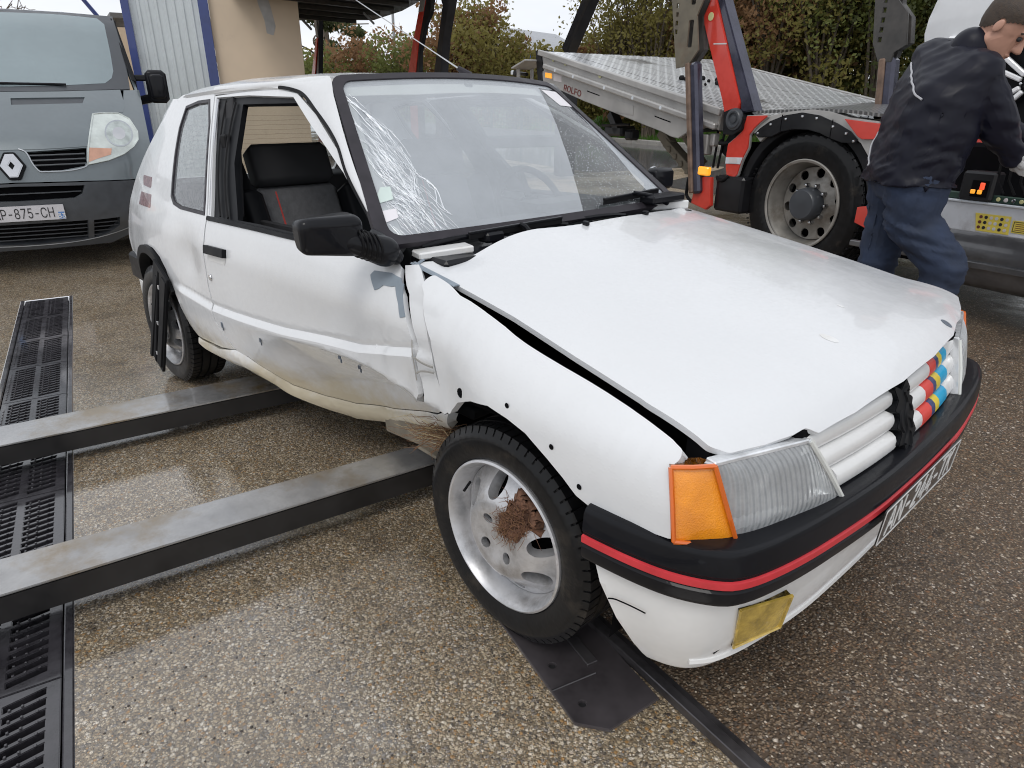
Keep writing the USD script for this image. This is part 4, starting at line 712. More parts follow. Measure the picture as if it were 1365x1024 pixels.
def loft(a, b, n=60, bulge=.0, sgn=1, m=5):
    A, B = spline(a, n), spline(b, n); V = []
    for k in range(m): t = k/(m - 1); V.append(A*(1 - t) + B*t + np.array([.3, -.8, .3])*bulge*math.sin(math.pi*t))
    V = np.stack(V, 1).reshape(-1, 3)*[1, sgn, 1]; F = []
    for i in range(n - 1):
        for k in range(m - 1): p = i*m + k; F += [(p, p + 1, p + m + 1), (p, p + m + 1, p + m)]
    return trimesh.Trimesh(V, np.array(F) if sgn > 0 else np.array(F)[:, ::-1], process=False)
for sgn in (1, -1):
    part(car, 'pillar', loft(E1[2:], E2[2:], 60, .008, sgn), 'car_paint')
    part(car, 'gutter', ribbon([np.array(p)*[1, sgn, 1] for p in E1[2:]], .012, .004, 60, (.3, -sgn, .2)), 'rubber')
    part(car, 'roof_rail', loft(E1[:4], E2[:4], 40, .004, sgn), 'car_paint')
# rear end (hardly seen): tailgate, rear window, bumper, lights
def rear_surf(y, z):
    x = np.interp(z, [.2, .43, .55, .62, .70, .80, .90, 1.0, 1.1, 1.2, 1.29, 1.34], [-.58, -.63, -.66, -.66, -.64, -.60, -.545, -.44, -.335, -.25, -.185, -.16]); w = hw(x, z) - .004
    return x + .10*np.abs(y/.70)**4, np.clip(y, -w, w), z
part(car, 'tailgate', patch(sbox(-.70, .42, .70, 1.30).difference(sbox(-.46, .93, .46, 1.27).buffer(.02)), rear_surf, .05, .02, (-1, 0, 0)), 'car_paint')
part(car, 'rear_window', patch(sbox(-.46, .93, .46, 1.27).buffer(.02), rear_surf, .08, 0, (-1, 0, 0)), 'side_glass')
for k in range(12): z_ = .96 + k*.024; yy = np.linspace(-.40, .40, 12); part(car, 'heater_line', tube(np.stack(rear_surf(yy, np.full(12, z_)), -1) + [.004, 0, 0], .0004, 4), 'mud')
part(car, 'rear_bumper', cat(rbox((-.60, 0, .47), (.12, 1.44, .14), .03), rbox((-.50, -.70, .47), (.24, .06, .14), .02), rbox((-.50, .70, .47), (.24, .06, .14), .02)), 'black_plastic')
part(car, 'rear_valance', cat(rbox((-.56, 0, .32), (.10, 1.36, .18), .03), rbox((-.42, -.715, .33), (.16, .03, .17), .01)), 'white_trim')
for s in (-1, 1): part(car, 'tail_light', rbox((-.615, s*.56, .68), (.05, .22, .15), .01), 'marker_lens')
# --- windscreen
WG = rounded(-.985, .005, .955, .99, .07); wsn = (.6, 0, .78)
CLR = Polygon([(.735,.945),(.60,.76),(.41,.48),(.265,.215),(.175,.02),(.80,.02),(.80,.19),(.86,.43),(.90,.62),(.94,.80),(.95,.945)]).buffer(.012)
gl_ = part(car, 'windscreen', patch(WG.difference(CLR), wsurf(), .045, 0, wsn), 'windscreen_glass', label='cracked grey windscreen')
part(gl_, 'clear_zone', patch(CLR.intersection(WG), wsurf(), .045, 0, wsn), 'droplet_glass', label='unmisted side of the windscreen covered in drops')
part(gl_, 'lining_edge', patch([(-.965,.965),(.72,.965),(.72,.905),(-.5,.885),(-.95,.905)], wsurf(-.012), .06, .002, wsn), 'headliner')
part(gl_, 'lining_edge', patch([(-.985,.84),(-.965,.84),(-.945,.55),(-.90,.27),(-.93,.10),(-.985,.10)], wsurf(-.012), .04, .002, wsn), 'headliner')
part(car, 'windscreen_rubber', patch(shapely.affinity.scale(WG, 1.055, 1.07, origin=(0, .5)).difference(WG.buffer(-.008)), wsurf(.006), .03, .02, wsn), 'seal_rubber')
ck = []; g_ = np.random.default_rng(4)
for i, c in enumerate(CRACKS):
    for rep in range(7 if len(c) > 4 else 5):
        c2 = np.array(c) + (0 if rep == 0 else g_.normal(0, .016, (1, 2)) + g_.normal(0, .006, (len(c), 2))); c2[:, 0] = np.clip(c2[:, 0], -.975, 2); c2[:, 1] = np.clip(c2[:, 1], .02, .98)
        if rep > 1: k0 = g_.integers(0, max(1, len(c2) - 3)); c2 = c2[k0:k0 + g_.integers(3, 7)]
        P = ws3(*PI(np.linspace(0, 1, len(c2)), c2, axis=0)(np.linspace(0, 1, 26)).T, .0014) + g_.normal(0, .0012, (26, 3))
        ck.append(tube(P, (.0009 if rep < 2 else .0006)*(1 + .5*np.sin(np.linspace(0, 9, 26) + i)), 4))
for _ in range(260):
    u0, v0 = g_.uniform(-.96, -.68), g_.uniform(.04, .75)
    if (u0 + .98)*1.9 + v0*.55 > .62: continue
    d = np.array([.05, -.10])*g_.uniform(.2, 1.2) + g_.normal(0, 1, 2)*[.012, .02]; ck.append(tube(ws3(np.array([u0, u0 + d[0]/2 + .004, u0 + d[0]]), np.array([v0, v0 + d[1]/2, max(v0 + d[1], .01)]), .0014), .0006, 4))
part(gl_, 'crack', cat(*ck), 'crack_white', kind='stuff', label='web of white cracks at the passenger side')
part(gl_, 'paper_sheet', patch([(.735,.935),(.945,.940),(.945,.805),(.775,.80)], wsurf(.002), .05, .001, wsn), 'paper')
part(gl_, 'sticker', patch(STICK1, wsurf(.002), .04, .0005, wsn), 'sticker_green'); part(gl_, 'sticker', patch(STICK2, wsurf(.0022), .04, .0005, wsn), 'paper')
part(gl_, 'mirror_mount', rbox(ws3(-.02, .955, -.012), (.02, .03, .014), .004), 'black_plastic')
# wipers
def wiper(u0, v0, u1, v1, pu, pv):
    a, b, p = ws3(u0, v0, .016), ws3(u1, v1, .016), ws3(pu, pv, .030); m_ = (a + b)/2 + [0.008, 0, .016]
    w = part(car, 'wiper', cat(tube([p, (p + m_)/2 + [0, 0, .008], m_], [.010, .008, .006], 8), obox(a + [0, 0, .010], b + [0, 0, .010], .010, .008)), 'black_plastic')
    part(w, 'blade', obox(a, b, .006, .018), 'rubber')
wiper(.32, .035, .86, .055, .80, -.05); wiper(-.62, -.05, -.05, -.035, -.30, -.10)
part(car, 'wiper_motor_cover', rbox(ws3(.80, -.01, .03), (.07, .20, .03), .008), 'black_plastic')
part(car, 'bonnet_gap_clutter', cat(*[tube(spline([(1.90, y0, .92), (1.925, y0 + .12, .935), (1.93, y0 + .3, .925)], 10), .007, 6) for y0 in (-.56, -.50, -.30, .0)] + [rbox((1.93, -.33, .925), (.05, .07, .03), .008)]), 'black_plastic')
# mirrors
import manifold3d as mf
def blob(ps, seg=20, sub=.012, rounds=3):
    m = mf.Manifold.batch_hull([mf.Manifold.sphere(r, seg).translate(tuple(map(float, p))) for p, r in ps]).refine_to_length(sub).to_mesh(); t = trimesh.Trimesh(m.vert_properties[:, :3], m.tri_verts, process=True); trimesh.smoothing.filter_taubin(t, .5, .53, iterations=rounds); return t
mh = blob([((1.915, -.905, 1.012), .022), ((1.905, -.900, .962), .020), ((1.880, -.905, 1.010), .018), ((1.880, -.900, .965), .018), ((1.935, -.790, 1.010), .024), ((1.925, -.785, .950), .022), ((1.885, -.785, 1.015), .020), ((1.885, -.785, .950), .020)])
m_ = part(car, 'door_mirror', cat(mh, blob([((1.93, -.79, .965), .030), ((1.955, -.715, .935), .040), ((1.925, -.705, .930), .035)]), blob([((1.965, -.690, .92), .022), ((1.90, -.685, .945), .022), ((1.85, -.680, .965), .012)])), 'black_plastic', True)
part(m_, 'gaiter', cat(*[moved(trimesh.creation.torus(.037, .003, major_sections=20, minor_sections=6), trimesh.transformations.rotation_matrix(math.pi/2, (1, 0, 0)), (1.935 + .004*k, -.785 + .011*k, .965 - .005*k)) for k in range(5)]), 'rubber')
part(m_, 'mirror_glass', rbox((1.8635, -.845, .985), (.003, .10, .05), .001), 'chrome')
lm = part(car, 'door_mirror', cat(rbox((1.70, .815, 1.0), (.07, .13, .085), .030), obox((1.71, .77, .965), (1.74, .69, .94), .06, .06, bev=.02)), 'black_plastic', 60); part(lm, 'mirror_glass', rbox((1.664, .815, 1.0), (.004, .11, .065), .002), 'chrome'); part(lm, 'bezel', moved(trimesh.creation.torus(.042, .005), trimesh.transformations.rotation_matrix(math.pi/2, (0, 1, 0)), (1.665, .815, 1.0)), 'chrome')
# aerial on the roof
a0 = np.array([1.27, .14, 1.385]); a1 = np.array([1.05, -.24, 1.645]); d_ = (a1 - a0)/np.linalg.norm(a1 - a0)
an = part(car, 'aerial', tube([a0, a0 + d_*.055], [.016, .009], 10), 'seal_rubber'); part(an, 'aerial_rod', tube([a0 + d_*.05, a0 + d_*.16, a1 + d_*.10], [.0032, .0022, .0016], 6), 'chrome')
# --- front end
def quad_face(c, bulge, depth, n=10, inset=0.0):
    """A bulging rectangular lens from four corners (top outer, top inner, bottom inner, bottom outer), closed at the back."""
    c = [np.array(p, float) for p in c]; nrm = np.cross(c[1] - c[0], c[3] - c[0]); nrm /= np.linalg.norm(nrm); nrm = nrm if nrm[0] > 0 else -nrm
    S, T = np.meshgrid(np.linspace(0, 1, n), np.linspace(0, 1, n), indexing='ij'); S_, T_ = S[..., None], T[..., None]
    V = (c[0]*(1 - S_) + c[1]*S_)*(1 - T_) + (c[3]*(1 - S_) + c[2]*S_)*T_ + nrm*(bulge*(1 - (2*S_ - 1)**4)*(1 - (2*T_ - 1)**4)); F = []
    for i in range(n - 1):
        for k in range(n - 1): a = i*n + k; F += [(a, a + n, a + n + 1), (a, a + n + 1, a + 1)]
    F = np.array(F); V = V.reshape(-1, 3); f = np.cross(V[F[0, 1]] - V[F[0, 0]], V[F[0, 2]] - V[F[0, 0]]); F = F if f @ nrm > 0 else F[:, ::-1]
    idx = np.r_[np.arange(n)*n, (n-1)*n + np.arange(1, n), np.arange(n-2, -1, -1)*n + n - 1, np.arange(n-2, 0, -1)]; m = len(idx); V2 = V[idx] - nrm*depth; o = len(V); k = np.arange(m); k1 = (k + 1) % m
    W = np.vstack([V, V[idx], V2]); F2 = np.vstack([np.stack([o + k, o + m + k, o + m + k1], 1), np.stack([o + k, o + m + k1, o + k1], 1)])
    return trimesh.Trimesh(W, np.vstack([F, F2, F2[:, ::-1]]), process=False)
for sgn in (-1, 1):
    f = lambda x, y, z: (x, sgn*y, z)
    to, ti, bi, bo = (2.935, .688, .712), (2.998, .458, .702), (3.050, .372, .560), (2.978, .650, .550)
    if sgn > 0: ti, bi = (3.000, .425, .702), (3.045, .375, .565)
    hl = part(car, 'headlight', quad_face([f(*to), f(*ti), f(*bi), f(*bo)], .018, .012, 14), 'lamp_glass', True)
    bw = [np.array(f(*p)) for p in (to, ti, bi, bo)]; part(hl, 'reflector_bowl', quad_face([p - [.012, 0, 0] for p in bw], -.085, .004, 16), 'lamp_bowl', True); cb_ = sum(bw)/4; part(hl, 'bulb_shield', moved(lathe([(.0001, .0), (.016, .004), (.018, .03), (.016, .035)], 16, 'x'), t=cb_ - [.060, 0, -.005]), 'chrome')
    part(hl, 'lamp_rim', cat(*[obox(bw[i] - [.008, 0, 0], bw[(i + 1) % 4] - [.008, 0, 0], .010, .024, up=(1, 0, 0), bev=.003) for i in range(4)]), 'headlight_lens')
    c = [np.array(f(*p)) + [.004, 0, 0] for p in (to, ti, bi, bo)]; part(hl, 'lens_rim', cat(*[tube([c[i], (c[i] + c[(i+1) % 4])/2 + [.003, 0, 0], c[(i+1) % 4]], .0055, 6) for i in (1, 2)]), 'lens_rim')
    ind = [(2.882, .742, .706), (2.937, .690, .712), (2.982, .652, .550), (2.914, .757, .574)]
    il = part(car, 'indicator', quad_face([f(*p) for p in ind], .006, .05), 'indicator_orange', True); c = [np.array(f(*p)) + [.003, sgn*.003, 0] for p in ind]
    part(il, 'lens_border', cat(*[tube([c[i], (c[i] + c[(i+1) % 4])/2 + [.002, sgn*.002, 0], c[(i+1) % 4]], .0045, 6) for i in range(4)]), 'indicator_rim')
    part(car, 'lamp_backing', cat(obox(f(2.88, .66, .63), f(2.96, .40, .63), .06, .20), obox(f(2.93, .47, .70), f(2.96, .40, .705), .07, .03)), 'dark_void')
part(car, 'grille_backing', cat(rbox((2.965, -.02, .63), (.05, .92, .20), .01)), 'dark_void')
def gx(y, z): return 3.008 + (.702 - z)*.30 - .055*((y + .02)/.6)**2
def slat(z0, y0, y1, r=.0215, grow=0.0, n=24):
    Y = np.linspace(y0, y1, n); pz = np.array([1.02, 1.0, .86, .55, .1, -.4, -.78, -.98, -1.02]); px_ = np.array([-1.1, -.5, .25, .72, .92, .98, .80, .1, -.8]); V = np.stack([np.stack([gx(y, z0) - .006 + .019*px_ + grow, np.full(9, y), z0 + (r + grow*.5)*pz], -1) for y in Y], 0); F = []
    for i in range(n - 1):
        for k in range(8): p = i*9 + k; F += [(p, p + 9, p + 10), (p, p + 10, p + 1)]
    V = V.reshape(-1, 3); c = len(V); V = np.vstack([V, V[:9].mean(0), V[-9:].mean(0)]); F += [(c, k, k + 1) for k in range(8)] + [(c + 1, (n-1)*9 + k + 1, (n-1)*9 + k) for k in range(8)]
    F = np.array(F)[:, ::-1]; return trimesh.Trimesh(V, F, process=False)
yc = -.055
for i, z0 in enumerate((.688, .640, .592)):
    sh_ = (0, .02, .04)[i]; part(car, 'grille_slat', slat(z0, -.468 + .05*i, yc - .046, .0236), 'white_trim')
    sr = part(car, 'grille_slat', slat(z0, yc + .044, .425 - .012*i, .0236), 'white_trim')
    bands = ([.15, .202, .228, .260, .312], [.105, .165, .192, .232, .305], [.068, .138, .168, .205, .285])[i]
    for k, cname in enumerate(('slat_red', 'slat_navy', 'slat_yellow', 'slat_cyan')): part(sr, 'colour_band', slat(z0, bands[k], bands[k + 1], .0236, .0012, 8), cname)
# rampant animal emblem in black: an irregular raised relief
lion = Polygon([(-.045,.075),(-.012,.060),(.020,.078),(.032,.060),(.024,.040),(.044,.030),(.030,.012),(.046,-.004),(.034,-.020),(.048,-.045),(.030,-.052),(.022,-.080),(.002,-.062),(-.012,-.082),(-.020,-.056),(-.044,-.052),(-.026,-.036),(-.030,-.022),(-.048,-.012),(-.028,.002),(-.034,.020),(-.050,.028),(-.028,.044)])
em_T = frame((3.040, yc, .640), (0, 1, 0), (-.28, 0, .96)); em = part(car, 'emblem', prism(lion.buffer(.006), -.02, .006, em_T, bev=.002), 'black_trim')
part(em, 'relief', cat(*[moved(tube(spline([(*p, .006) for p in q], 10), .0045, 6), em_T) for q in ([(-.02, -.06), (.0, -.03), (-.005, .0), (.012, .03), (.0, .055)], [(.012, .03), (.028, .02), (.034, .005)], [(-.005, .0), (.02, -.01), (.03, -.035)], [(0, -.03), (.018, -.045), (.016, -.07)], [(.0, .055), (.014, .064), (.022, .055)], [(-.02, -.03), (-.034, -.01), (-.026, .02)])]), 'black_trim')
# bumper, stripe, valance
def bump_path(z):
    return [(2.735, -.795, z), (2.82, -.786, z), (2.90, -.770, z), (2.965, -.742, z), (3.015, -.700, z), (3.047, -.61, z), (3.076, -.43, z), (3.095, -.2, z), (3.098, 0, z), (3.095, .2, z), (3.076, .43, z), (3.047, .61, z), (3.015, .700, z), (2.965, .742, z), (2.90, .770, z), (2.82, .786, z), (2.735, .795, z)]
def sweep(prof, n=110, z=0.0, path=None):
    """prof: (outward, height) pairs swept along the bumper line."""
    P = spline(path or bump_path(z), n); d = np.gradient(P, axis=0); d /= np.linalg.norm(d, axis=1, keepdims=True); s = np.cross(d, [0, 0, 1]); s = s*np.where((s*np.stack([np.full(n, .3), P[:, 1], np.zeros(n)], 1)).sum(1) > 0, 1, -1)[:, None]
    s = np.array([q if (q[0]*.8 + q[1]*np.sign(p[1])) > 0 else -q for p, q in zip(P, s)]); m = len(prof); V = np.stack([P + s*a + np.array([0, 0, h]) for a, h in prof], 1).reshape(-1, 3); F = []
    for i in range(n - 1):
        for k in range(m - 1): p = i*m + k; F += [(p, p + m + 1, p + m), (p, p + 1, p + m + 1)]
    for k in range(1, m - 1): F += [(0, k, k + 1), ((n-1)*m, (n-1)*m + k + 1, (n-1)*m + k)]
    return trimesh.Trimesh(V, F, process=False)
part(car, 'front_bumper', sweep([(-.075, .565), (-.020, .572), (-.008, .568), (-.002, .558), (.001, .520), (-.003, .515), (-.003, .488), (.001, .484), (.000, .462), (-.006, .452), (-.06, .450)]), 'black_plastic', label='black front bumper with a red line')
part(car, 'bumper_stripe', sweep([(-.003, .510), (.0022, .508), (.0026, .501), (.0022, .494), (-.003, .492)]), 'stripe_red')
val_path = [(2.745, -.765, 0), (2.82, -.752, 0), (2.90, -.730, 0), (2.955, -.695, 0), (2.99, -.64, 0), (3.02, -.52, 0), (3.045, -.30, 0), (3.052, 0, 0), (3.045, .30, 0), (3.02, .52, 0), (2.99, .64, 0), (2.955, .695, 0), (2.90, .730, 0), (2.82, .752, 0), (2.745, .765, 0)]
va = sweep([(-.02, .460), (.002, .455), (.008, .40), (-.004, .32), (-.026, .255), (-.040, .225), (-.048, .212), (-.075, .208)], 110, 0, val_path)
va = trimesh.intersections.slice_mesh_plane(va, np.array([.918, 0, .396]), np.array([2.750, 0, .440]))
vl = part(car, 'front_valance', va, 'white_trim', 25, label='white front valance with fog lights')
part(vl, 'crack_line', ribbon([(2.79, -.768, .372), (2.81, -.766, .380), (2.835, -.762, .3815), (2.87, -.752, .377)], .003, .0015, 14, (0, -1, 0)), 'dark_void'); part(vl, 'crack_line', ribbon([(2.966, -.645, .275), (2.975, -.627, .291), (2.98, -.612, .305)], .006, .002, 10, (1, -1, 0)), 'dark_void')
part(vl, 'lower_lip', sweep([(-.030, .262), (-.022, .258), (-.020, .250), (-.030, .246)], 90, 0, val_path[3:-3]), 'white_trim')
for sgn in (-1, 1):
    f = lambda x, y, z: (x, sgn*y, z)
    fg = part(car, 'fog_light', quad_face([f(3.004, .640, .405), f(3.044, .510, .392), f(3.026, .492, .288), f(2.990, .612, .285)], .006, .03), 'fog_yellow', True)
    part(fg, 'fog_housing', quad_face([f(2.976, .668, .412), f(3.024, .506, .398), f(3.008, .490, .280), f(2.966, .635, .272)], .0, .05), 'black_plastic')
    part(fg, 'lens_frame', cat(*[tube([np.array(f(*p)) + [-.005, 0, 0], np.array(f(*q)) + [-.005, 0, 0]], .0035, 5) for p, q in zip([(3.010, .640, .405), (3.050, .510, .392), (3.032, .492, .288), (2.996, .612, .285)], [(3.050, .510, .392), (3.032, .492, .288), (2.996, .612, .285), (3.010, .640, .405)])]), 'fog_yellow')
# number plate under the bumper: white letters on black
pT = frame((3.104, -.022, .466), (0, 1, 0), (.06, 0, .998))
np_ = part(car, 'number_plate', prism(rounded(-.245, -.046, .245, .046, .006), 0, .003, pT), 'plate_black', label='black number plate reading AN-244-TK')
part(np_, 'plate_border', prism(rounded(-.245, -.046, .245, .046, .006).difference(rounded(-.2415, -.0425, .2415, .0425, .005)), .003, .0042, pT), 'plate_white')
tx = meshkit.text_mesh('AN-244-TK', .060, .0012); tx.apply_translation((-tx.bounds.mean(0)[0], -.029, .003)); tx.apply_transform(np.diag([.42/np.ptp(tx.vertices[:, 0]), 1.12, 1, 1])); tx.apply_transform(pT); part(np_, 'plate_lettering', tx, 'plate_white', False)
# --- wheels
def tyre(R, w, rim, n=64, groove=True):
    """Axis y, outer side at -y."""
    h = w/2; prof = [(rim - .004, -h*.78), (rim + .006, -h*.92), (rim + (R - rim)*.30, -h*1.0), (rim + (R - rim)*.62, -h*1.0), (rim + (R - rim)*.72, -h*.985), (R - .016, -h*.93), (R - .006, -h*.86)]
    g = [-.80, -.40, -.36, -.30, -.04, .04, .30, .36, .40, .80]; d = [0, 0, .008, 0, 0, .0, 0, .008, 0, 0]; gg = [(-.84, 0), (-.46, 0), (-.445, .008), (-.385, .008), (-.37, 0), (-.05, 0), (-.035, .008), (.035, .008), (.05, 0), (.37, 0), (.385, .008), (.445, .008), (.46, 0), (.84, 0)]
    prof += [(R - q, h*y) for y, q in gg]; prof += [(R - .006, h*.86), (R - .016, h*.93), (rim + (R - rim)*.62, h), (rim + (R - rim)*.30, h), (rim - .004, h*.78)]
    th = np.concatenate([[k, k + .80, k + .82, k + .98] for k in range(n)])*2*np.pi/n; m = lathe(prof, arc=th); v = np.array(m.vertices); r = np.hypot(v[:, 0], v[:, 2]); a = (np.tile(np.arange(len(th)), len(prof)) % 4) >= 2
    if groove:
        q = a & (r > R - .012) & (np.abs(v[:, 1]) > h*.42); s = np.where(q, (r - .007)/r, 1.0); v[:, 0] *= s; v[:, 2] *= s
    return trimesh.Trimesh(v, m.faces[:, ::-1], process=False)
HC = [(.118, a) for a in np.arange(8)*45 + 12]
def rim(R=.203):
    lip = lathe([(R - .012, .012), (R - .002, .006), (R, -.002), (R - .001, -.008), (R - .006, -.011), (R - .010, -.008), (R - .014, .004), (R - .022, .022), (R - .026, .050), (R - .030, .105), (R - .03, .14)], 96)
    ring = Polygon([(.1765*math.cos(a), .1765*math.sin(a)) for a in np.linspace(0, 2*np.pi, 97)[:-1]])
    holes = []
    for r, a in [(.1345, a) for a in np.arange(8)*45 + 12]:
        e = shapely.affinity.scale(Point(0, 0).buffer(1, quad_segs=8), .031, .026); holes.append(shapely.affinity.translate(shapely.affinity.rotate(e, a, origin=(0, 0)), r*math.cos(math.radians(a)), r*math.sin(math.radians(a))))
    bolts = [Point(.054*math.cos(a), .054*math.sin(a)).buffer(.0145, quad_segs=6) for a in np.radians([38, 128, 218, 308])]
    def surf(a, b):
        r = np.hypot(a, b); y = np.interp(r, [0, .03, .05, .075, .10, .118, .135, .152, .168, .177], [-.008, -.010, -.014, -.020, -.016, -.004, .014, .032, .042, .048]); return a, y, b
    H = unary_union(holes + bolts); disc = patch(ring.difference(H), surf, .008, .032, (0, -1, 0), seed=2)
    return lip, disc
def wheel(pos, steer, flip, camber=0.0, label=None, mud=False):
    T = trimesh.transformations.rotation_matrix(steer + (math.pi if flip else 0), (0, 0, 1)) @ trimesh.transformations.rotation_matrix(camber, (1, 0, 0)); T[:3, 3] = pos
    lip, disc = rim(); tm = tyre(.287, .19, .200); tm.apply_translation((0, .083, 0))
    v = np.array(tm.vertices); W_ = v @ T[:3, :3].T + T[:3, 3]; low = W_[:, 2] - (ground_z(W_[:, 0], W_[:, 1]) + (.010 if mud else 0)); 
    fl = np.clip(.012 - low, 0, .02); v = v + ((T[:3, :3].T @ np.array([0, 0, 1.0]))[None, :])*fl[:, None]; v[:, 1] += np.where((fl > 0), np.sign(v[:, 1] - .083)*.006*np.clip(fl/.012, 0, 1), 0); tm = trimesh.Trimesh(v, tm.faces, process=False)
    w = part(car, 'wheel', moved(tm, T), 'tyre', 30, label); 
    part(w, 'rim', moved(cat(lip, disc), T), 'alloy', 40)
    part(w, 'rim_back', moved(lathe([(.0001, .075), (.172, .075), (.172, .12)], 32), T), 'dark_void')
    part(w, 'centre_cap', moved(lathe([(.0001, -.012), (.020, -.011), (.026, -.006), (.027, .004)], 24), T), 'alloy')
    for a in np.radians([38, 128, 218, 308]):
        b = lathe([(.0001, .004), (.0075, .004), (.009, .008), (.009, .03)], 6); c = lathe([(.014, .0), (.0135, .022), (.0, .024)], 16); part(w, 'wheel_bolt', moved(cat(moved(b, t=(.054*math.cos(a), 0, .054*math.sin(a))), moved(c, t=(.054*math.cos(a), 0, .054*math.sin(a)))), T), 'steel_dark')
    part(w, 'valve', moved(tube([(.165*math.cos(2.6), .02, .165*math.sin(2.6)), (.15*math.cos(2.6), -.012, .15*math.sin(2.6))], .004, 6), T), 'rubber')
    if mud:
        g = np.random.default_rng(8)
        blob = [(.030, .040), (.052, .045), (.075, .058), (.098, .072), (.118, .088), (.126, .104), (.112, .124), (.092, .142), (.070, .150), (.060, .128), (.048, .098), (.034, .070)]
        def clod(a, b): r = np.hypot(a, b); q = np.stack([a*70, b*70, a*0], -1); return a, np.interp(r, [0, .11, .14, .19], [-.020, -.022, -.006, .004]) - .034*(meshkit.fbm(q, 4, 6) - .28) - .010*(meshkit.noise(q*3.1, 4) - .5), b
        part(w, 'mud_clump', moved(patch(Polygon(blob).buffer(.006).buffer(-.003), clod, .0035, .03, (0, -1, 0), .3), T), 'mud', 40, 'brown mud and roots packed into the front wheel')
        fs = []
        for _ in range(420):
            a, r = g.normal(.90, .15), g.uniform(.05, .16); p = np.array([r*math.cos(a), -.030 + .2*max(r - .12, 0), r*math.sin(a)]); q = p + [g.normal(0, .018), g.uniform(-.016, .004), g.normal(0, .018)]; fs.append(tube([p, (p + q)/2 + g.normal(0, .006, 3), q], [.0007, .0007, .0004], 4))
        part(w, 'root_fibre', moved(cat(*fs[:160]), T), 'straw', kind='stuff'); part(w, 'root_fibre', moved(cat(*fs[160:]), T), 'mud', kind='stuff')
wheel((2.411, -.718, .297), math.radians(1.0), False, 0, 'front right wheel with mud and roots in the rim', True)
wheel((.018, -.770, .286), math.radians(3.0), False, 0, 'rear right wheel'); wheel((2.42, .70, .291), 0, True); wheel((.0, .70, .291), 0, True)
for x, y in ((2.42, -1), (2.42, 1), (0, -1), (0, 1)):
    a = np.linspace(math.radians(-10), math.radians(118 if (x > 1 and y < 0) else 190), 25); R_ = .36; V = np.stack([np.stack([x + R_*np.cos(a), np.full(25, y*s), .30 + R_*np.sin(a)], 1) for s in (.40, .735)], 1).reshape(-1, 3); F = [q for i in range(24) for q in ((2*i, 2*i + 2, 2*i + 3), (2*i, 2*i + 3, 2*i + 1))]
    V = np.vstack([V, [(x, y*.40, .30)]]); F += [(50, 2*i, 2*i + 2) for i in range(24)]; part(car, 'arch_liner', trimesh.Trimesh(V, F, process=False), 'dark_void')
part(car, 'underbody', cat(rbox((1.2, 0.05, .30), (1.55, .86, .10), .02), rbox((-.2, 0, .34), (.5, .9, .12), .02), rbox((2.6, 0, .33), (.6, .8, .16), .03), tube([(.02, -.66, .291), (.02, .66, .291)], .03, 8), tube([(2.42, -.66, .291), (2.42, .66, .291)], .025, 8)), 'dark_void')
# --- cabin
part(car, 'cabin_floor', rbox((1.0, 0.05, .37), (1.9, .96, .04), .01), 'fabric_dark')
for m_ in (obox((.85, -.58, .70), (1.95, -.44, .70), .02, .34), rbox((1.35, .70, .62), (1.1, .03, .46), .01), rbox((.35, -.665, .66), (.85, .03, .42), .01), rbox((.35, .665, .66), (.85, .03, .42), .01)): part(car, 'inner_panel', m_, 'fabric_dark')
for s in (-1, 1): part(car, 'inner_pillar', obox((.60, s*.535, 1.28), (.84, s*.675, .87), .03, .12, up=(1, 0, 0)), 'fabric_dark')
part(car, 'dashboard', cat(rbox((1.72, 0, .80), (.34, 1.24, .22), .05), rbox((1.60, 0, .66), (.30, .30, .30), .05), rbox((1.56, .36, .90), (.16, .40, .08), .03)), 'black_trim')
part(car, 'headliner', patch(sbox(-.05, -.47, 1.33, .47), lambda x, y: (x, y, roof_surf(x, y)[2] - .035), .06, .012, (0, 0, -1)), 'headliner')
for s in (-1, 1): part(car, 'sun_visor', obox((1.345, s*.10, 1.338), (1.335, s*.44, 1.330), .06, .018), 'headliner')
part(car, 'pillar_lining', loft([np.array(p) + [-.04, .035, -.01] for p in E2[3:]], [np.array(p) + [-.03, .085, -.005] for p in E2[3:]], 30), 'headliner')
part(car, 'steering_wheel', moved(cat(trimesh.creation.torus(.18, .014, major_sections=32, minor_sections=8), rbox((0, 0, 0), (.34, .03, .016), .006), rbox((0, 0, .0), (.11, .09, .03), .02)), trimesh.transformations.rotation_matrix(math.radians(62), (0, 1, 0)), (1.40, .36, .88)), 'black_trim')
def seat(y, lab):
    s = part(car, 'seat', cat(rbox((1.12, y, .50), (.52, .50, .16), .06), obox((.90, y, .52), (.70, y, .96), .36, .10, up=(1, 0, 0), bev=.04)), 'fabric_grey', 50, lab)
    for q in (-.22, .22): part(s, 'side_bolster', obox((.955, y + q, .54), (.745, y + q, .95), .09, .15, up=(1, 0, 0), bev=.04), 'black_trim', 60); part(s, 'cushion_bolster', rbox((1.14, y + q, .53), (.52, .08, .18), .035), 'black_trim', 60)
    part(s, 'headrest', obox((.725, y, .975), (.665, y, 1.125), .34, .10, up=(1, 0, 0), bev=.045), 'fabric_dark', 70)
    part(s, 'piping', tube([(.945, y - .10, .56), (.80, y - .10, .85), (.752, y - .10, .955)], .006, 6), 'red_piping')
    part(s, 'headrest_post', cat(*[tube([(.70, y + q, .93), (.68, y + q, 1.02)], .007, 6) for q in (-.07, .07)]), 'chrome')
seat(-.36, 'passenger seat with red piping'); seat(.36, 'driver seat')
part(car, 'rear_bench', cat(rbox((.30, 0, .52), (.50, 1.20, .16), .05), obox((.10, 0, .55), (-.08, 0, .92), 1.20, .12, up=(1, 0, 0), bev=.04)), 'fabric_dark', 60)
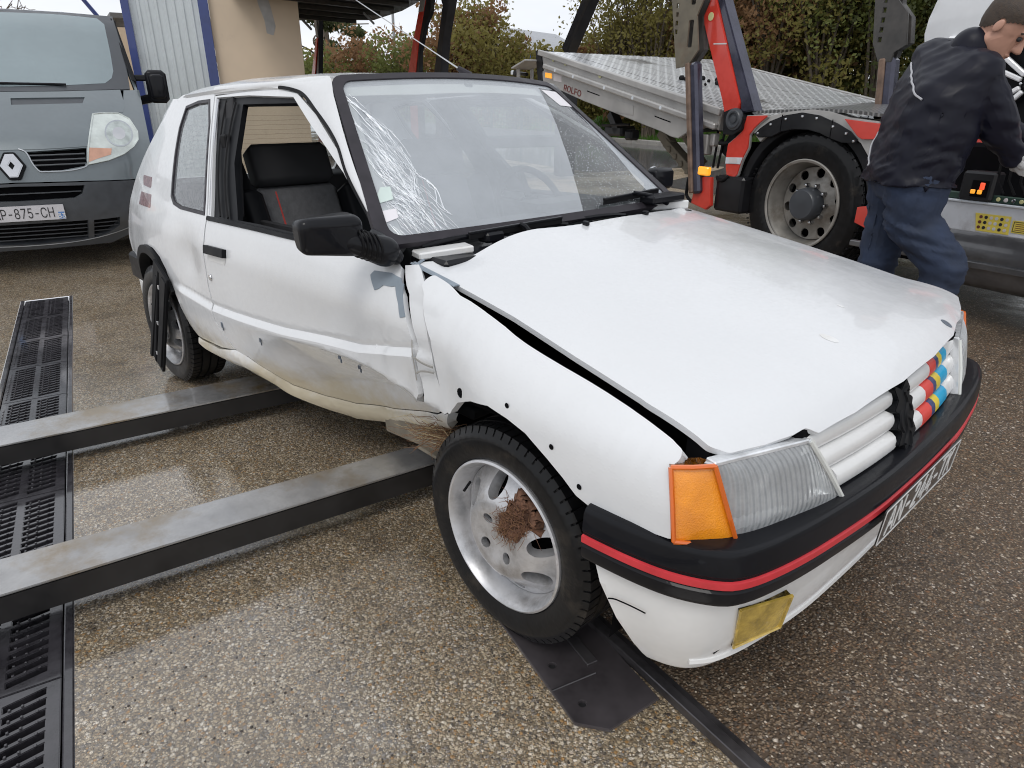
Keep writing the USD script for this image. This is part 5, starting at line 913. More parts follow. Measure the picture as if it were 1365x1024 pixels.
part(car, 'parcel_shelf', rbox((-.28, 0, .90), (.36, 1.16, .03), .01), 'fabric_dark')
part(car, 'seat_belt', cat(ribbon([(.70, -.60, 1.14), (.72, -.60, .95), (.78, -.62, .70), (.80, -.62, .50)], .045, .002, 24, (.7, -.7, 0)), ribbon([(.70, -.60, 1.14), (.80, -.585, .92), (.86, -.60, .72)], .045, .002, 24, (.7, -.7, 0)), rbox((.70, -.605, 1.14), (.05, .03, .07), .01)), 'rubber')
# ------------------------------------------------------------------ the grey van (local axes: x forwards, y towards its left side, z up; the front is at x = 0)
VPR = PI([.15,.27,.36,.50,.62,.72,.86,.98,1.05,1.20,1.36,1.50,1.70,1.90,1.97,2.03], [.20,.10,.02,0,.0,.015,.05,.13,.22,.42,.66,.84,1.10,1.38,1.55,2.1])
def vb(l, z): return VPR(np.clip(z, .15, 2.03)) + .30*np.abs(np.clip(l, -.96, .96)/.95)**3.2*np.interp(z, [0, 1, 1.3, 2], [1.05, 1, .9, .7])
def vf(off=0.0): return lambda l, z: (-vb(l, z) + off, np.asarray(l, float), np.asarray(z, float))
M('van_grey', (0.125, 0.148, 0.158), 0.28, metal=0.3, var=0.06, vscale=2, coat=0.9, coat_rough=0.07)
M('van_plastic', (0.045, 0.05, 0.057), 0.5, var=0.2, vscale=12, coat=0.25, coat_rough=0.25, drops=0.2)
M('van_trim_silver', (0.42, 0.44, 0.46), 0.25, metal=0.7)
M('van_headlight', (0.52, 0.56, 0.53), 0.1, metal=0.2, var=0.22, vscale=7, coat=1.0, bump=0.3, bscale=22)
M('blinker_grey', (0.40, 0.44, 0.42), 0.12, metal=0.4, var=0.3, vscale=12, coat=1.0); M('blinker_peach', (0.62, 0.33, 0.22), 0.2, var=0.2, coat=0.9)
M('plate_silver', (0.52, 0.51, 0.53), 0.35, var=0.05); M('plate_blue', (0.10, 0.20, 0.42), 0.4); M('ink', (0.02, 0.02, 0.022), 0.5)
pane('van_screen', (0.34, 0.42, 0.44), haze=0.40, hazecol=(0.46, 0.56, 0.59), hscale=1.2, hvar=0.12, ior=1.7)
van = thing('grey_van', 'dark grey delivery van with a silver diamond badge, parked facing the yard', 'van', (-2.88, -.863, .05), -15.07)
def both(p): p = np.array(p, float); return [p, (p*[-1, 1])[::-1]]
def full(p): p = np.array(p, float); return np.vstack([p, (p*[-1, 1])[::-1]])
FR = (1, 0, .2)
WS = [(0,1.932),(.386,1.942),(.72,1.930),(.770,1.88),(.777,1.634),(.774,1.478),(.752,1.42),(.697,1.378),(.376,1.354),(0,1.340)]
HEAD = [(.577,1.143),(.662,1.15),(.757,1.147),(.826,1.106),(.869,1.009),(.862,.948),(.82,.899),(.741,.848),(.629,.809),(.483,.784),(.512,.913)]
GRL = [(.096,.884),(.495,.903),(.475,.80),(.460,.772),(.293,.746),(.172,.743),(.135,.79)]
LOW = [(0,.645),(.433,.634),(.405,.571),(.349,.543),(0,.536)]
HOODV = [(0,1.300),(.372,1.309),(.80,1.328),(.815,1.20),(.79,1.155),(.577,1.149),(.571,1.12),(.508,.913),(.227,.902),(0,.900)]
VENT = [(.04,1.256),(.537,1.268),(.516,1.222),(.042,1.208)]
hv = part(van, 'hood', patch(Polygon(full(HOODV)).difference(unary_union([Polygon(q) for q in both(VENT)])), vf(.004), .05, .02, FR), 'van_grey')
for q in both(VENT): part(hv, 'vent', patch(Polygon(q).buffer(.004), vf(-.012), .04, .01, FR), 'van_plastic')
part(van, 'windscreen', patch(Polygon(full(WS)), vf(0), .06, 0, FR), 'van_screen', True)
SUR = Polygon([(-.845,1.965),(0,1.97),(.845,1.965),(.885,1.60),(.875,1.335),(.80,1.332),(.372,1.313),(0,1.304),(-.372,1.313),(-.80,1.332),(-.875,1.335),(-.885,1.60)]).difference(Polygon(full(WS)).buffer(-.004))
part(van, 'windscreen_surround', patch(SUR, vf(-.003), .05, .02, FR), 'van_plastic')
part(van, 'wiper', cat(*[tube([(-vb(l, z) + .02, l, z) for l, z in q], .010, 6) for q in ([(-.55, 1.345), (-.1, 1.365), (.42, 1.362)], [(-.6, 1.33), (-.3, 1.35)])]), 'black_plastic')
FAS = Polygon(full([(0,.897),(.227,.899),(.505,.910),(.479,.782),(.629,.806),(.741,.845),(.82,.896),(.865,.948),(.872,1.009),(.829,1.11),(.757,1.152),(.80,1.20),(.825,1.325),(.945,1.33),(.945,.655),(.756,.652),(.45,.664),(0,.672)])).difference(unary_union([Polygon(q) for q in both(GRL)]))
part(van, 'front_panel', patch(FAS, vf(0), .045, .02, FR), 'van_grey')
for q in both(GRL):
    s = 1 if q[:, 0].mean() > 0 else -1
    g = part(van, 'grille', patch(Polygon(q).buffer(.01), vf(-.05), .05, .03, FR), 'dark_void')
    for z in (.785, .82, .855): part(g, 'slat', ribbon([(-vb(s*l, z) - .012, s*l, z + .012*(l - .14)) for l in (np.interp(z, [.743, .79, .885], [.17, .135, .10]), .3, .475)], .012, .010, 14, (1, 0, .5)), 'van_plastic')
    c = [(.06,.905),(.10,.885),(.135,.79),(.172,.743),(.293,.742),(.47,.770),(.483,.786)]; part(g, 'silver_edge', tube(spline([(-vb(s*l, z) + .004, s*l, z) for l, z in c], 30), .0065, 6), 'van_trim_silver')
BUMP = Polygon(full([(0,.665),(.45,.657),(.756,.645),(.94,.64),(.945,.26),(.656,.20),(.521,.145),(0,.14)]))
INL = [(0,.366),(.402,.367),(.365,.205),(0,.185)]; INL2 = [(.440,.363),(.622,.368),(.607,.295),(.513,.237),(.405,.205)]
cut = unary_union([Polygon(full(LOW)), Polygon(full(INL))] + [Polygon(q) for q in both(INL2)])
bmp = part(van, 'bumper', patch(BUMP.difference(cut), vf(.012), .045, .05, FR), 'van_plastic')
part(bmp, 'intake', patch(cut.convex_hull, vf(-.05), .06, .0, FR), 'dark_void')
for z, w in ((.59, .40), (.335, .60), (.30, .60), (.265, .56), (.23, .50)): part(bmp, 'intake_slat', ribbon([(-vb(l, z) - .015, l, z) for l in np.linspace(-w, w, 9)], .010, .012, 24, (1, 0, 0)), 'van_plastic')
part(bmp, 'lower_line', tube([(-vb(l, z) + .014, l, z) for l, z in zip(np.linspace(-.75, .75, 25), .175 + .10*np.abs(np.linspace(-.75, .75, 25)/.7)**2.5)], .004, 5), 'van_trim_silver')
for q, bq in zip(both(HEAD), both([(.511,.908),(.671,.896),(.656,.845),(.555,.818),(.488,.794)])):
    s = 1 if q[:, 0].mean() > 0 else -1
    h = part(van, 'headlight', patch(Polygon(q).buffer(-.004), vf(.012), .03, .03, FR), 'van_headlight', True)
    part(h, 'blinker_lens', patch(Polygon(bq).buffer(-.004), vf(.0145), .03, .002, FR), 'blinker_peach')
    rc_ = Point(s*.735, 1.00); part(h, 'reflector_ring', patch(rc_.buffer(.098).difference(rc_.buffer(.088)), vf(.0138), .02, .001, FR), 'van_trim_silver'); part(h, 'reflector_bowl', patch(rc_.buffer(.088).difference(rc_.buffer(.045)), vf(.0134), .02, .001, FR), 'blinker_grey'); part(h, 'bulb_glass', patch(rc_.buffer(.045), vf(.0142), .02, .001, FR), 'chrome')
    part(h, 'lens_edge', tube(np.vstack([[(-vb(l, z) + .014, l, z) for l, z in dens(q, .04)], [(-vb(q[0, 0], q[0, 1]) + .014, *q[0])]]), .006, 5), 'van_headlight')
# diamond badge
hexo = [(-.064,.0),(-.022,.078),(.022,.078),(.064,0),(.022,-.078),(-.022,-.078)]; bT = frame((-.012, 0, .790), (0, 1, 0), (-.28, 0, .96))
bg = part(van, 'badge', prism(Polygon(hexo).buffer(.006).difference(Polygon([(-.020,0),(0,.030),(.020,0),(0,-.030)])), 0, .020, bT, bev=.006), 'chrome'); part(bg, 'badge_field', prism(Polygon(hexo).buffer(.022), -.012, .002, bT, bev=.003), 'black_trim')
# number plate
vT = frame((.016, 0, .448), (0, 1, 0), (0, 0, 1)); pv = part(van, 'number_plate', prism(rounded(-.262, -.056, .262, .056, .006), 0, .004, vT), 'plate_silver', label='white number plate ending 875-CH')
t_ = meshkit.text_mesh('AP-875-CH', .074, .0012); t_.apply_translation((-t_.bounds.mean(0)[0], -.037, .0042)); t_.apply_transform(np.diag([.385/np.ptp(t_.vertices[:, 0]), 1, 1, 1])); t_.apply_transform(vT); part(pv, 'plate_lettering', t_, 'ink', False)
for s in (-1, 1): part(pv, 'blue_band', prism(sbox(.218, -.052, .258, .000) if s > 0 else sbox(-.258, -.052, -.218, .052), .004, .0048, vT), 'plate_blue')
t_ = meshkit.text_mesh('33', .032, .001, True); t_.apply_translation((-t_.bounds.mean(0)[0] + .238, -.045, .005)); t_.apply_transform(vT); part(pv, 'plate_lettering', t_, 'plate_white', False)
# sides, roof, mirrors, wheels
def vside(s): return lambda b, z: (-np.asarray(b, float), s*(np.interp(z, [.25, .5, 1.25, 1.9, 1.97], [.90, .945, .945, .83, .78])), np.asarray(z, float))
for s in (-1, 1):
    wh = Point(.98, .34).buffer(.40); ds = Polygon([(vb(.945, z) - .004, z) for z in np.linspace(.30, 1.95, 24)] + [(4.75, 1.95), (4.78, .30)]).difference(wh)
    sw = Polygon([(1.28, 1.30), (1.62, 1.80), (2.10, 1.84), (2.10, 1.30)])
    part(van, 'side_panel', patch(ds.difference(sw), vside(s), .07, .02, (0, s, 0)), 'van_grey'); part(van, 'side_window', patch(sw, vside(s), .12, 0, (0, s, 0)), 'van_screen')
    part(van, 'pillar_strip', ribbon([(-vb(.90, z) + .0, s*np.interp(z, [1.25, 1.9], [.94, .845]), z) for z in (1.40, 1.55, 1.7, 1.85, 1.93)], .05, .006, 20, (1, s*.6, .2)), 'black_trim')
    m = part(van, 'door_mirror', cat(lumpy(rbox((-.98, s*1.095, 1.36), (.14, .17, .27), .06), .0, 1), rbox((-.93, s*1.095, 1.36), (.10, .12, .20), .05)), 'black_plastic', 70)
    part(m, 'mirror_arm', cat(obox((-1.02, s*.93, 1.43), (-.99, s*1.05, 1.43), .07, .05, bev=.015), obox((-1.05, s*.925, 1.24), (-.99, s*1.06, 1.27), .08, .07, bev=.02), obox((-1.10, s*.925, 1.45), (-1.10, s*.925, 1.22), .10, .02, up=(0, 1, 0))), 'black_plastic')
    ty = tyre(.325, .205, .205, groove=False); Tw_ = np.eye(4)
    if s > 0: Tw_ = trimesh.transformations.rotation_matrix(math.pi, (0, 0, 1))
    Tw_[:3, 3] = (-.98, s*.80, .325); w = part(van, 'wheel', moved(ty, Tw_), 'tyre'); lp_, dc_ = rim(); part(w, 'rim', moved(cat(lp_, dc_), Tw_, None), 'alloy')
    Tw2 = Tw_.copy(); Tw2[:3, 3] = (-4.05, s*.80, .325); w = part(van, 'wheel', moved(ty, Tw2), 'tyre'); part(w, 'rim', moved(cat(lp_, dc_), Tw2), 'alloy')
rs_ = lambda b, l: (-np.asarray(b, float), np.asarray(l, float), np.interp(b, [1.45, 1.7, 2.2, 4.8], [1.945, 1.985, 2.01, 1.99]) - .05*np.abs(np.asarray(l)/.84)**6)
part(van, 'roof', patch(Polygon([(1.50, 0), (1.55, .5), (1.72, .80), (4.77, .80), (4.77, -.80), (1.72, -.80), (1.55, -.5)]), rs_, .10, .03, (0, 0, 1)), 'van_grey')
part(van, 'rear_doors', rbox((-4.76, 0, 1.15), (.03, 1.72, 1.68), .01), 'van_grey'); part(van, 'underbody', cat(rbox((-2.6, 0, .42), (3.9, 1.5, .24), .03), rbox((-.5, 0, .36), (.5, 1.3, .2), .03)), 'dark_void')
part(van, 'cab_interior', cat(rbox((-1.25, 0, 1.10), (.7, 1.6, .30), .06), rbox((-2.2, .45, 1.25), (.18, .5, .75), .06), rbox((-2.2, -.35, 1.25), (.18, .9, .75), .06), rbox((-2.5, 0, 1.2), (.04, 1.7, 1.4), .01)), 'fabric_dark')
# ------------------------------------------------------------------ the car transporter: local axes x along the truck (s), y away from us, z up
M('truck_red', (0.58, 0.045, 0.028), 0.32, var=0.10, vscale=5, coat=0.6, coat_rough=0.1)
M('truck_galv', (0.40, 0.39, 0.375), 0.48, metal=0.35, var=0.16, vscale=4, coat=0.3, coat_rough=0.2, dirt=(0.17, 0.13, 0.095), dirt_at=(0.58, 0.80), dscale=2.4)
M('truck_black', (0.012, 0.012, 0.0135), 0.45, var=0.3, coat=0.35, coat_rough=0.10, spec=0.12)
M('truck_dirty', (0.05, 0.046, 0.042), 0.65, var=0.45, vscale=9, bump=0.3, bscale=40, coat=0.2)
M('mast_olive', (0.155, 0.135, 0.10), 0.55, metal=0.2, var=0.25, vscale=9, dirt=(0.13, 0.08, 0.05), dirt_at=(0.58, 0.8))
M('ram_rust', (0.16, 0.105, 0.075), 0.5, metal=0.2, var=0.45, vscale=12); M('ram_blue', (0.05, 0.05, 0.075), 0.3, metal=0.5, var=0.3, coat=0.5)
M('reflector_white', (0.62, 0.66, 0.70), 0.3, coat=0.8); M('lamp_amber', (0.85, 0.30, 0.015), 0.2, coat=0.9, emit=((1.0, 0.42, 0.03), 0.7)); M('lamp_red_lit', (0.6, 0.03, 0.02), 0.2, coat=0.6, emit=((1.0, 0.10, 0.03), 0.9))
M('lettering_rust', (0.14, 0.035, 0.03), 0.6, var=0.3, vscale=30); M('sticker_white', (0.60, 0.56, 0.56), 0.5, var=0.08); M('sticker_yellow', (0.72, 0.58, 0.10), 0.45, var=0.06); M('dot_yellow', (0.62, 0.60, 0.30), 0.4)
M('panel_white', (0.60, 0.62, 0.66), 0.4, coat=0.4, dirt=(0.40, 0.40, 0.42)); M('tank_metal', (0.12, 0.12, 0.125), 0.3, metal=0.5, var=0.35, vscale=3, coat=0.6)
M('truck_hub', (0.045, 0.05, 0.058), 0.5, var=0.2, coat=0.2); M('truck_rim', (0.30, 0.285, 0.26), 0.45, metal=0.4, var=0.25, vscale=7, dirt=(0.14, 0.11, 0.08), dirt_at=(0.5, 0.75), dscale=6)
LOOK['deck_mesh'] = usdkit.material(stage, '/World/Looks/deck_mesh', {
    'tc': ('texture_coordinate', {}), 'mp': ('mapping', {'rotation': (0, 0, 0)}), 'br': ('brick_texture', {'scale': 1.0, 'mortar_size': 0.0175, 'brick_width': 0.125, 'row_height': 0.052, 'mortar_smooth': 0.1, 'color1': (0.012, 0.012, 0.012), 'color2': (0.02, 0.02, 0.02), 'mortar': (0.60, 0.61, 0.62)}),
    'nz': ('noise_texture', {'scale': 1.6, 'detail': 7.0, 'roughness': 0.7}), 'dr': ('rgb_ramp', {'ramp': [(0.34, (0.16, 0.15, 0.145)), (0.44, (1, 1, 1))]}), 'mu': ('mix', {'mix_type': 'multiply', 'fac': 1.0}), 'iv': ('invert', {}), 'b': ('bump', {'strength': 0.7, 'distance': 0.012}),
    'p': ('principled_bsdf', {'roughness': 0.3, 'metallic': 0.25, 'coat_weight': 0.5, 'coat_roughness': 0.12})},
    [('tc.object', 'mp.vector'), ('mp.vector', 'br.vector'), ('tc.object', 'nz.vector'), ('nz.fac', 'dr.fac'), ('br.color', 'mu.color1'), ('dr.color', 'mu.color2'), ('mu.color', 'p.base_color'), ('br.fac', 'b.height'), ('b.normal', 'p.normal')], surface='p.BSDF')
LOOK['checker_plate'] = usdkit.material(stage, '/World/Looks/checker_plate', {
    'tc': ('texture_coordinate', {}), 'mp': ('mapping', {'rotation': (0, 0, 0.785), 'scale': (1, 1, 0.0)}), 'w1': ('wave_texture', {'scale': 12.0}), 'w2': ('wave_texture', {'scale': 12.0, 'bands_direction': 'y'}), 'mu': ('math', {'math_type': 'multiply'}), 'cr': ('rgb_ramp', {'ramp': [(0.3, (0.10, 0.10, 0.10)), (0.6, (0.30, 0.30, 0.295))]}),
    'b': ('bump', {'strength': 0.8, 'distance': 0.006}), 'p': ('principled_bsdf', {'roughness': 0.4, 'metallic': 0.3, 'coat_weight': 0.5})},
    [('tc.object', 'mp.vector'), ('mp.vector', 'w1.vector'), ('mp.vector', 'w2.vector'), ('w1.fac', 'mu.value1'), ('w2.fac', 'mu.value2'), ('mu.value', 'cr.fac'), ('cr.color', 'p.base_color'), ('mu.value', 'b.height'), ('b.normal', 'p.normal')], surface='p.BSDF')
TDEG = math.degrees(TA); TLOC = (TC[0], TC[1], 0)
FT = lambda off, s=0, z=0: frame((s, -off, z), (1, 0, 0), (0, 0, 1))        # draws (s, z) polygons on the plane 'off' out of the truck's side, thickness towards us
def flat(poly, off, th, bev=0.003): return prism(poly, -th, 0, FT(off), bev=bev)
tk = thing('car_transporter', 'red and grey car transporter truck seen from its side, behind the white car', 'truck', TLOC, TDEG)
wt = tyre(.50, .30, .305, 48); wt.apply_translation((0, .15, 0)); Wm = trimesh.transformations.translation_matrix((0.0, 0.03, .611))
w = part(tk, 'wheel', moved(wt, Wm), 'tyre')
part(w, 'rim', moved(lathe([(.300, .0), (.315, -.006), (.322, -.002), (.320, .012), (.300, .02), (.288, .05), (.280, .11), (.268, .145), (.266, .22)], 72), Wm), 'truck_rim')
vents = unary_union([Point(.222*math.cos(a), .222*math.sin(a)).buffer(.034) for a in np.arange(10)*2*np.pi/10 + .2])
part(w, 'rim_disc', moved(patch(Point(0, 0).buffer(.262, quad_segs=16).difference(vents), lambda a, b: (a, .142 - .03*sstep((.20 - np.hypot(a, b))/.06), b), .03, .012, (0, -1, 0)), Wm), 'truck_rim')
part(w, 'rim_back', moved(lathe([(.0001, .21), (.27, .21)], 24), Wm), 'dark_void'); part(w, 'hub', moved(lathe([(.0001, .006), (.100, .008), (.112, .020), (.118, .05), (.120, .13)], 32), Wm), 'truck_hub')
for a in np.arange(10)*2*np.pi/10: part(w, 'wheel_nut', moved(lathe([(.0001, .078), (.012, .080), (.017, .088), (.018, .125)], 6), Wm, (.138*math.cos(a), 0, .138*math.sin(a))), 'chrome')
part(tk, 'inner_wheel', moved(wt, trimesh.transformations.translation_matrix((0, .38, .611))), 'tyre')
part(tk, 'tread_stud', cat(*[rbox((.505*math.cos(a), .04, .611 + .505*math.sin(a)), (.012, .02, .012), .003) for a in np.linspace(-.6, .45, 14)] + [rbox((.505*math.cos(a), .04, .611 + .505*math.sin(a)), (.012, .02, .012), .003) for a in np.linspace(2.7, 3.7, 14)]), 'rubber', kind='stuff')
MG = [(-.474,1.086),(-.431,1.124),(-.344,1.178),(-.219,1.22),(-.071,1.242),(.077,1.225),(.226,1.177),(.336,1.13),(.396,1.082),(.391,1.057),(.286,1.058),(.202,1.078),(.102,1.112),(.001,1.13),(-.123,1.129),(-.224,1.11),(-.31,1.071),(-.433,1.061)]
mg = part(tk, 'mudguard', flat(MG, .022, .02), 'truck_black'); part(mg, 'mudguard_joint', cat(*[flat([(s - .004, z - .06), (s + .004, z - .06), (s + .004, z + .06), (s - .004, z + .06)], .0235, .003) for s, z in ((-.235, 1.165), (.19, 1.14))]), 'dark_void')
for s, z in ((-.44,1.09),(-.33,1.155),(-.20,1.195),(-.06,1.215),(.06,1.205),(.20,1.155),(.31,1.115),(.375,1.07)): part(mg, 'bolt', moved(lathe([(.0001, -.008), (.008, -.007), (.011, 0)], 10), t=(s, -.022, z)), 'chrome')
arcp = [( .60*math.cos(a), .611 + .60*math.sin(a)) for a in np.radians(np.linspace(8, 172, 30))]; arcq = [(.535*math.cos(a), .611 + .535*math.sin(a)) for a in np.radians(np.linspace(172, 8, 30))]
part(tk, 'wheel_arch', flat(Polygon(arcp + arcq), -.02, .5), 'truck_black'); part(tk, 'arch_frame', flat([(-.50,1.10),(-.42,1.19),(-.36,1.215),(-.2,1.245),(0,1.262),(.15,1.250),(.30,1.215),(.52,1.195),(.60,.95),(.52,.95),(.42,1.06),(.30,1.12),(.1,1.18),(-.1,1.19),(-.3,1.13),(-.42,1.03)], .008, .1), 'truck_galv')
REDL = [(-.568,1.215),(-.366,1.223),(-.362,1.205),(-.423,1.162),(-.472,1.119),(-.509,1.075),(-.505,.984),(-.553,.883),(-.581,.771),(-.611,.746),(-.697,.751),(-.719,.811),(-.732,.911),(-.727,1.002),(-.653,1.055),(-.594,1.105)]
sp = part(tk, 'side_panel', flat(Polygon(REDL).buffer(-.006), .030, .012), 'truck_red', label='red side panel with a white reflective band'); part(sp, 'panel_edge', flat(REDL, .022, .02), 'truck_galv'); part(sp, 'reflector', flat([(-.722,.900),(-.548,.908),(-.566,.857),(-.722,.851)], .0335, .003, .001), 'reflector_white'); part(sp, 'reflector_patch', flat([(-.685,.896),(-.60,.900),(-.60,.861),(-.685,.858)], .035, .0012, .0004), 'sticker_white')
part(tk, 'side_panel', flat([(.281,1.206),(.449,1.191),(.60,1.18),(.58,1.09),(.436,1.085),(.402,1.100)], .030, .012), 'truck_red'); part(tk, 'side_panel', flat([(.90,1.20),(2.2,1.20),(2.2,1.10),(.92,1.10)], .05, .03), 'truck_red')
part(tk, 'side_panel', flat([(.50,.66),(.66,.70),(.66,.58),(.60,.53),(.50,.56)], .03, .02), 'truck_red')
part(tk, 'tread_plate', patch([(-.50,0),(.0,-.0),(.60,0),(.60,1.0),(.0,1.0),(-.62,1.0)], lambda a, b: (a, b, np.interp(a, [-.62, -.46, 0, .3, .6], [1.235, 1.250, 1.268, 1.262, 1.235]) + .055*b), .06, .02, (0, 0, 1)), 'checker_plate')
for s, y in ((.30, .50), (.39, .52), (.33, .47)): part(tk, 'rubber_scrap', lumpy(rbox((s, y, 1.305), (.07, .05, .035), .012), .012, 30, 3), 'rubber')
hb = part(tk, 'pivot_plate', flat([(-.782,1.236),(-.70,1.262),(-.621,1.252),(-.57,1.192),(-.576,1.115),(-.655,1.069),(-.767,1.07)], .055, .10), 'truck_black'); part(hb, 'pivot_hub', moved(lathe([(.0001, -.014), (.026, -.012), (.030, -.004), (.045, -.004), (.050, -.018), (.062, -.018), (.068, -.010), (.080, -.008), (.083, .01)], 32), t=(-.663, -.055, 1.185)), 'truck_hub')
ra = part(tk, 'lifting_arm', flat([(-1.47,2.60),(-1.25,2.58),(-1.008,2.037),(-.636,1.304),(-.645,1.262),(-.779,1.207),(-.828,1.323),(-1.211,2.059)], .045, .05, .006), 'truck_red', label='red slanting lifting arm'); part(ra, 'arm_ram', flat([(-1.25,2.58),(-1.17,2.57),(-.938,2.03),(-.500,1.248),(-.632,1.228),(-.641,1.304),(-1.008,2.037)], .035, .10, .01), 'ram_blue')
part(ra, 'arm_line', flat([(-.985,1.735),(-.845,1.728),(-.845,1.718),(-.985,1.725)], .047, .002, .0005), 'sticker_white'); part(ra, 'round_sticker', flat(Point(-1.045, 1.925).buffer(.030), .047, .002, .0005), 'dot_yellow')
# perforated masts with their rams
def mast(o, pts, ram0, ram1, label, look):
    P = Polygon(pts); x0, z0, x1, z1 = P.bounds; hs = []
    for z in np.arange(z0 + .07, z1 - .03, .062):
        for s in (.03, .13): xx = np.interp(z, [z0, z1], [x0 + .03, pts[0][0]]) + s + .02; hs.append(sbox(xx, z, xx + .026, z + .032))
    sl = [Polygon([(x1 - .125, z), (x1 - .095, z), (x1 - .095, z + .17), (x1 - .125, z + .17)]).buffer(.012) for z in np.arange(z0 + .16, z1 - .25, .30)]
    m = part(tk, 'mast', flat(P.difference(unary_union([h for h in hs + sl if P.buffer(-.012).contains(h)])), o, .012, .002), look, label=label); part(m, 'mast_core', flat(P.buffer(-.03), o - .09, .05), 'truck_dirty')
    part(m, 'ram', obox((ram0[0], -(o - .05), ram0[1]), (ram1[0], -(o - .05), ram1[1]), .10, .085, up=(0, 1, 0), bev=.02), 'ram_blue'); part(m, 'ram_face', obox((ram0[0] - .038, -(o - .035), ram0[1]), (ram1[0] - .038, -(o - .035), ram1[1]), .05, .09, up=(0, 1, 0), bev=.01), 'ram_rust')
mast(.15, [(-1.50,2.55),(-1.13,2.52),(-1.036,2.031),(-1.091,1.929),(-1.038,1.686),(-1.14,1.577),(-1.278,1.562),(-1.318,1.72),(-1.40,2.069)], (-1.112, 1.60), (-.915, .60), 'near perforated olive mast on a rusty ram', 'mast_olive')
mast(-.6, [(-.20,2.45),(.02,2.43),(.073,1.962),(.161,1.874),(.199,1.678),(.114,1.633),(.108,1.575),(.006,1.579),(-.06,1.70),(-.108,1.981)], (.075, 1.60), (.125, 1.20), 'far perforated mast beside the worker', 'truck_dirty')
rs2 = part(tk, 'lower_panel', flat([(-.959,.732),(-.793,.742),(-.763,.519),(-.817,.478),(-.995,.513)], .10, .03, .006), 'truck_red'); part(tk, 'marker_lamp', moved(rbox((-.858, -.115, .786), (.12, .05, .068), .012)), 'lamp_amber'); part(rs2, 'side_box', rbox((-.64, .10, .62), (.30, .30, .28), .02), 'truck_black')
part(tk, 'hose', cat(*[tube(spline(p, 30), r, 8) for p, r in (([(-1.02, -.02, .75), (-1.09, -.06, .70), (-1.10, -.06, .58), (-1.02, -.06, .52), (-.93, -.02, .55)], .014), ([(-.86, .05, 1.02), (-.80, -.02, 1.0), (-.72, .02, 1.01), (-.62, .1, .97)], .016), ([(-.80, -.02, .74), (-.72, -.06, .72), (-.66, -.04, .76)], .014), ([(-.98, .1, 1.15), (-.93, .06, .95), (-.93, .05, .80)], .010), ([(-.90, .1, 1.15), (-.87, .06, .95), (-.88, .05, .80)], .010))]), 'rubber')
part(tk, 'valve_block', cat(rbox((-1.0, .02, .98), (.07, .08, .16), .01), rbox((-.93, .03, 1.02), (.05, .07, .10), .01)), 'truck_galv'); part(tk, 'bracket', obox((-.62, .12, 1.24), (-.84, .12, .90), .14, .10, up=(0, 1, 0)), 'truck_black')
part(tk, 'chassis', cat(rbox((.9, 1.05, .78), (3.6, 1.5, .44), .03), rbox((1.9, .35, .85), (2.0, .5, .50), .03), rbox((1.4, .7, .48), (2.0, 1.2, .25), .03)), 'dark_void')
cb = part(tk, 'control_box', rbox((1.36, -.27, .895), (.17, .10, .15), .012), 'truck_black')
for s, z, c in ((1.35, .868, 'lamp_amber'), (1.385, .868, 'lamp_amber'), (1.392, .898, 'lamp_red_lit')): part(cb, 'indicator_lamp', rbox((s, -.325, z), (.022, .012, .022 if c == 'lamp_amber' else .036), .004), c)
part(cb, 'lamp_window', rbox((1.378, -.319, .884), (.085, .006, .085), .004), 'dark_void')
pn_ = part(tk, 'control_panel', flat([(1.0,.80),(2.0,.815),(2.0,.66),(1.0,.655)], .30, .02, .004), 'panel_white', label='white control panel with a yellow instruction label'); part(pn_, 'panel_lip', rbox((1.5, -.295, .812), (1.0, .03, .012), .003), 'reflector_white'); part(pn_, 'terminal_strip', rbox((1.55, -.28, .838), (.7, .03, .035), .004), 'fence_green')
for k in range(6): part(pn_, 'terminal_screw', moved(lathe([(.0001, -.006), (.009, -.005), (.011, 0)], 10), t=(1.435 + k*.037, -.297, .838)), ('chrome', 'dot_yellow', 'sticker_white')[k % 3])
yl = part(pn_, 'instruction_label', flat([(1.382,.759),(1.560,.761),(1.568,.668),(1.405,.668)], .303, .002, .0005), 'sticker_yellow')
for k in range(3):
    for j, c in enumerate(('lettering_rust', 'ink', 'sticker_white', 'panel_white', 'ram_blue', 'sticker_white')): part(yl, 'pictogram', flat(Point(1.415 + j*.026, .742 - k*.027).buffer(.0085), .3045, .001, .0002), c)
y2 = part(pn_, 'instruction_label', flat([(1.572,.744),(1.72,.749),(1.72,.682),(1.576,.682)], .303, .002, .0005), 'sticker_yellow'); part(y2, 'label_border', flat(sbox(1.580, .688, 1.715, .740).difference(sbox(1.583, .691, 1.712, .737)), .3045, .001, .0002), 'ink')
for k in range(4): part(y2, 'label_line', flat(sbox(1.59, .697 + k*.010, 1.66 + .01*(k % 2), .700 + k*.010), .3045, .001, .0002), 'lettering_rust')
for k in range(5): part(tk, 'control_lever', cat(tube([(1.44 + k*.055, -.20, .86), (1.44 + k*.055, -.29, .93), (1.44 + k*.055, -.30, 1.03)], .007, 6), moved(trimesh.creation.icosphere(1, .015), t=(1.44 + k*.055, -.30, 1.04))), 'truck_black')
part(tk, 'fuel_tank', moved(lathe([(.0001, -.9), (.15, -.9), (.19, -.87), (.20, -.82), (.20, .82), (.19, .87), (.0001, .9)], 32, 'x'), t=(2.05, .02, .50)), 'tank_metal'); part(tk, 'side_bar', obox((.6, -.16, .455), (2.6, -.20, .475), .05, .035), 'tank_metal'); part(tk, 'pale_flap', flat([(1.08,.78),(1.32,.70),(1.08,.69)], .12, .01), 'panel_white')
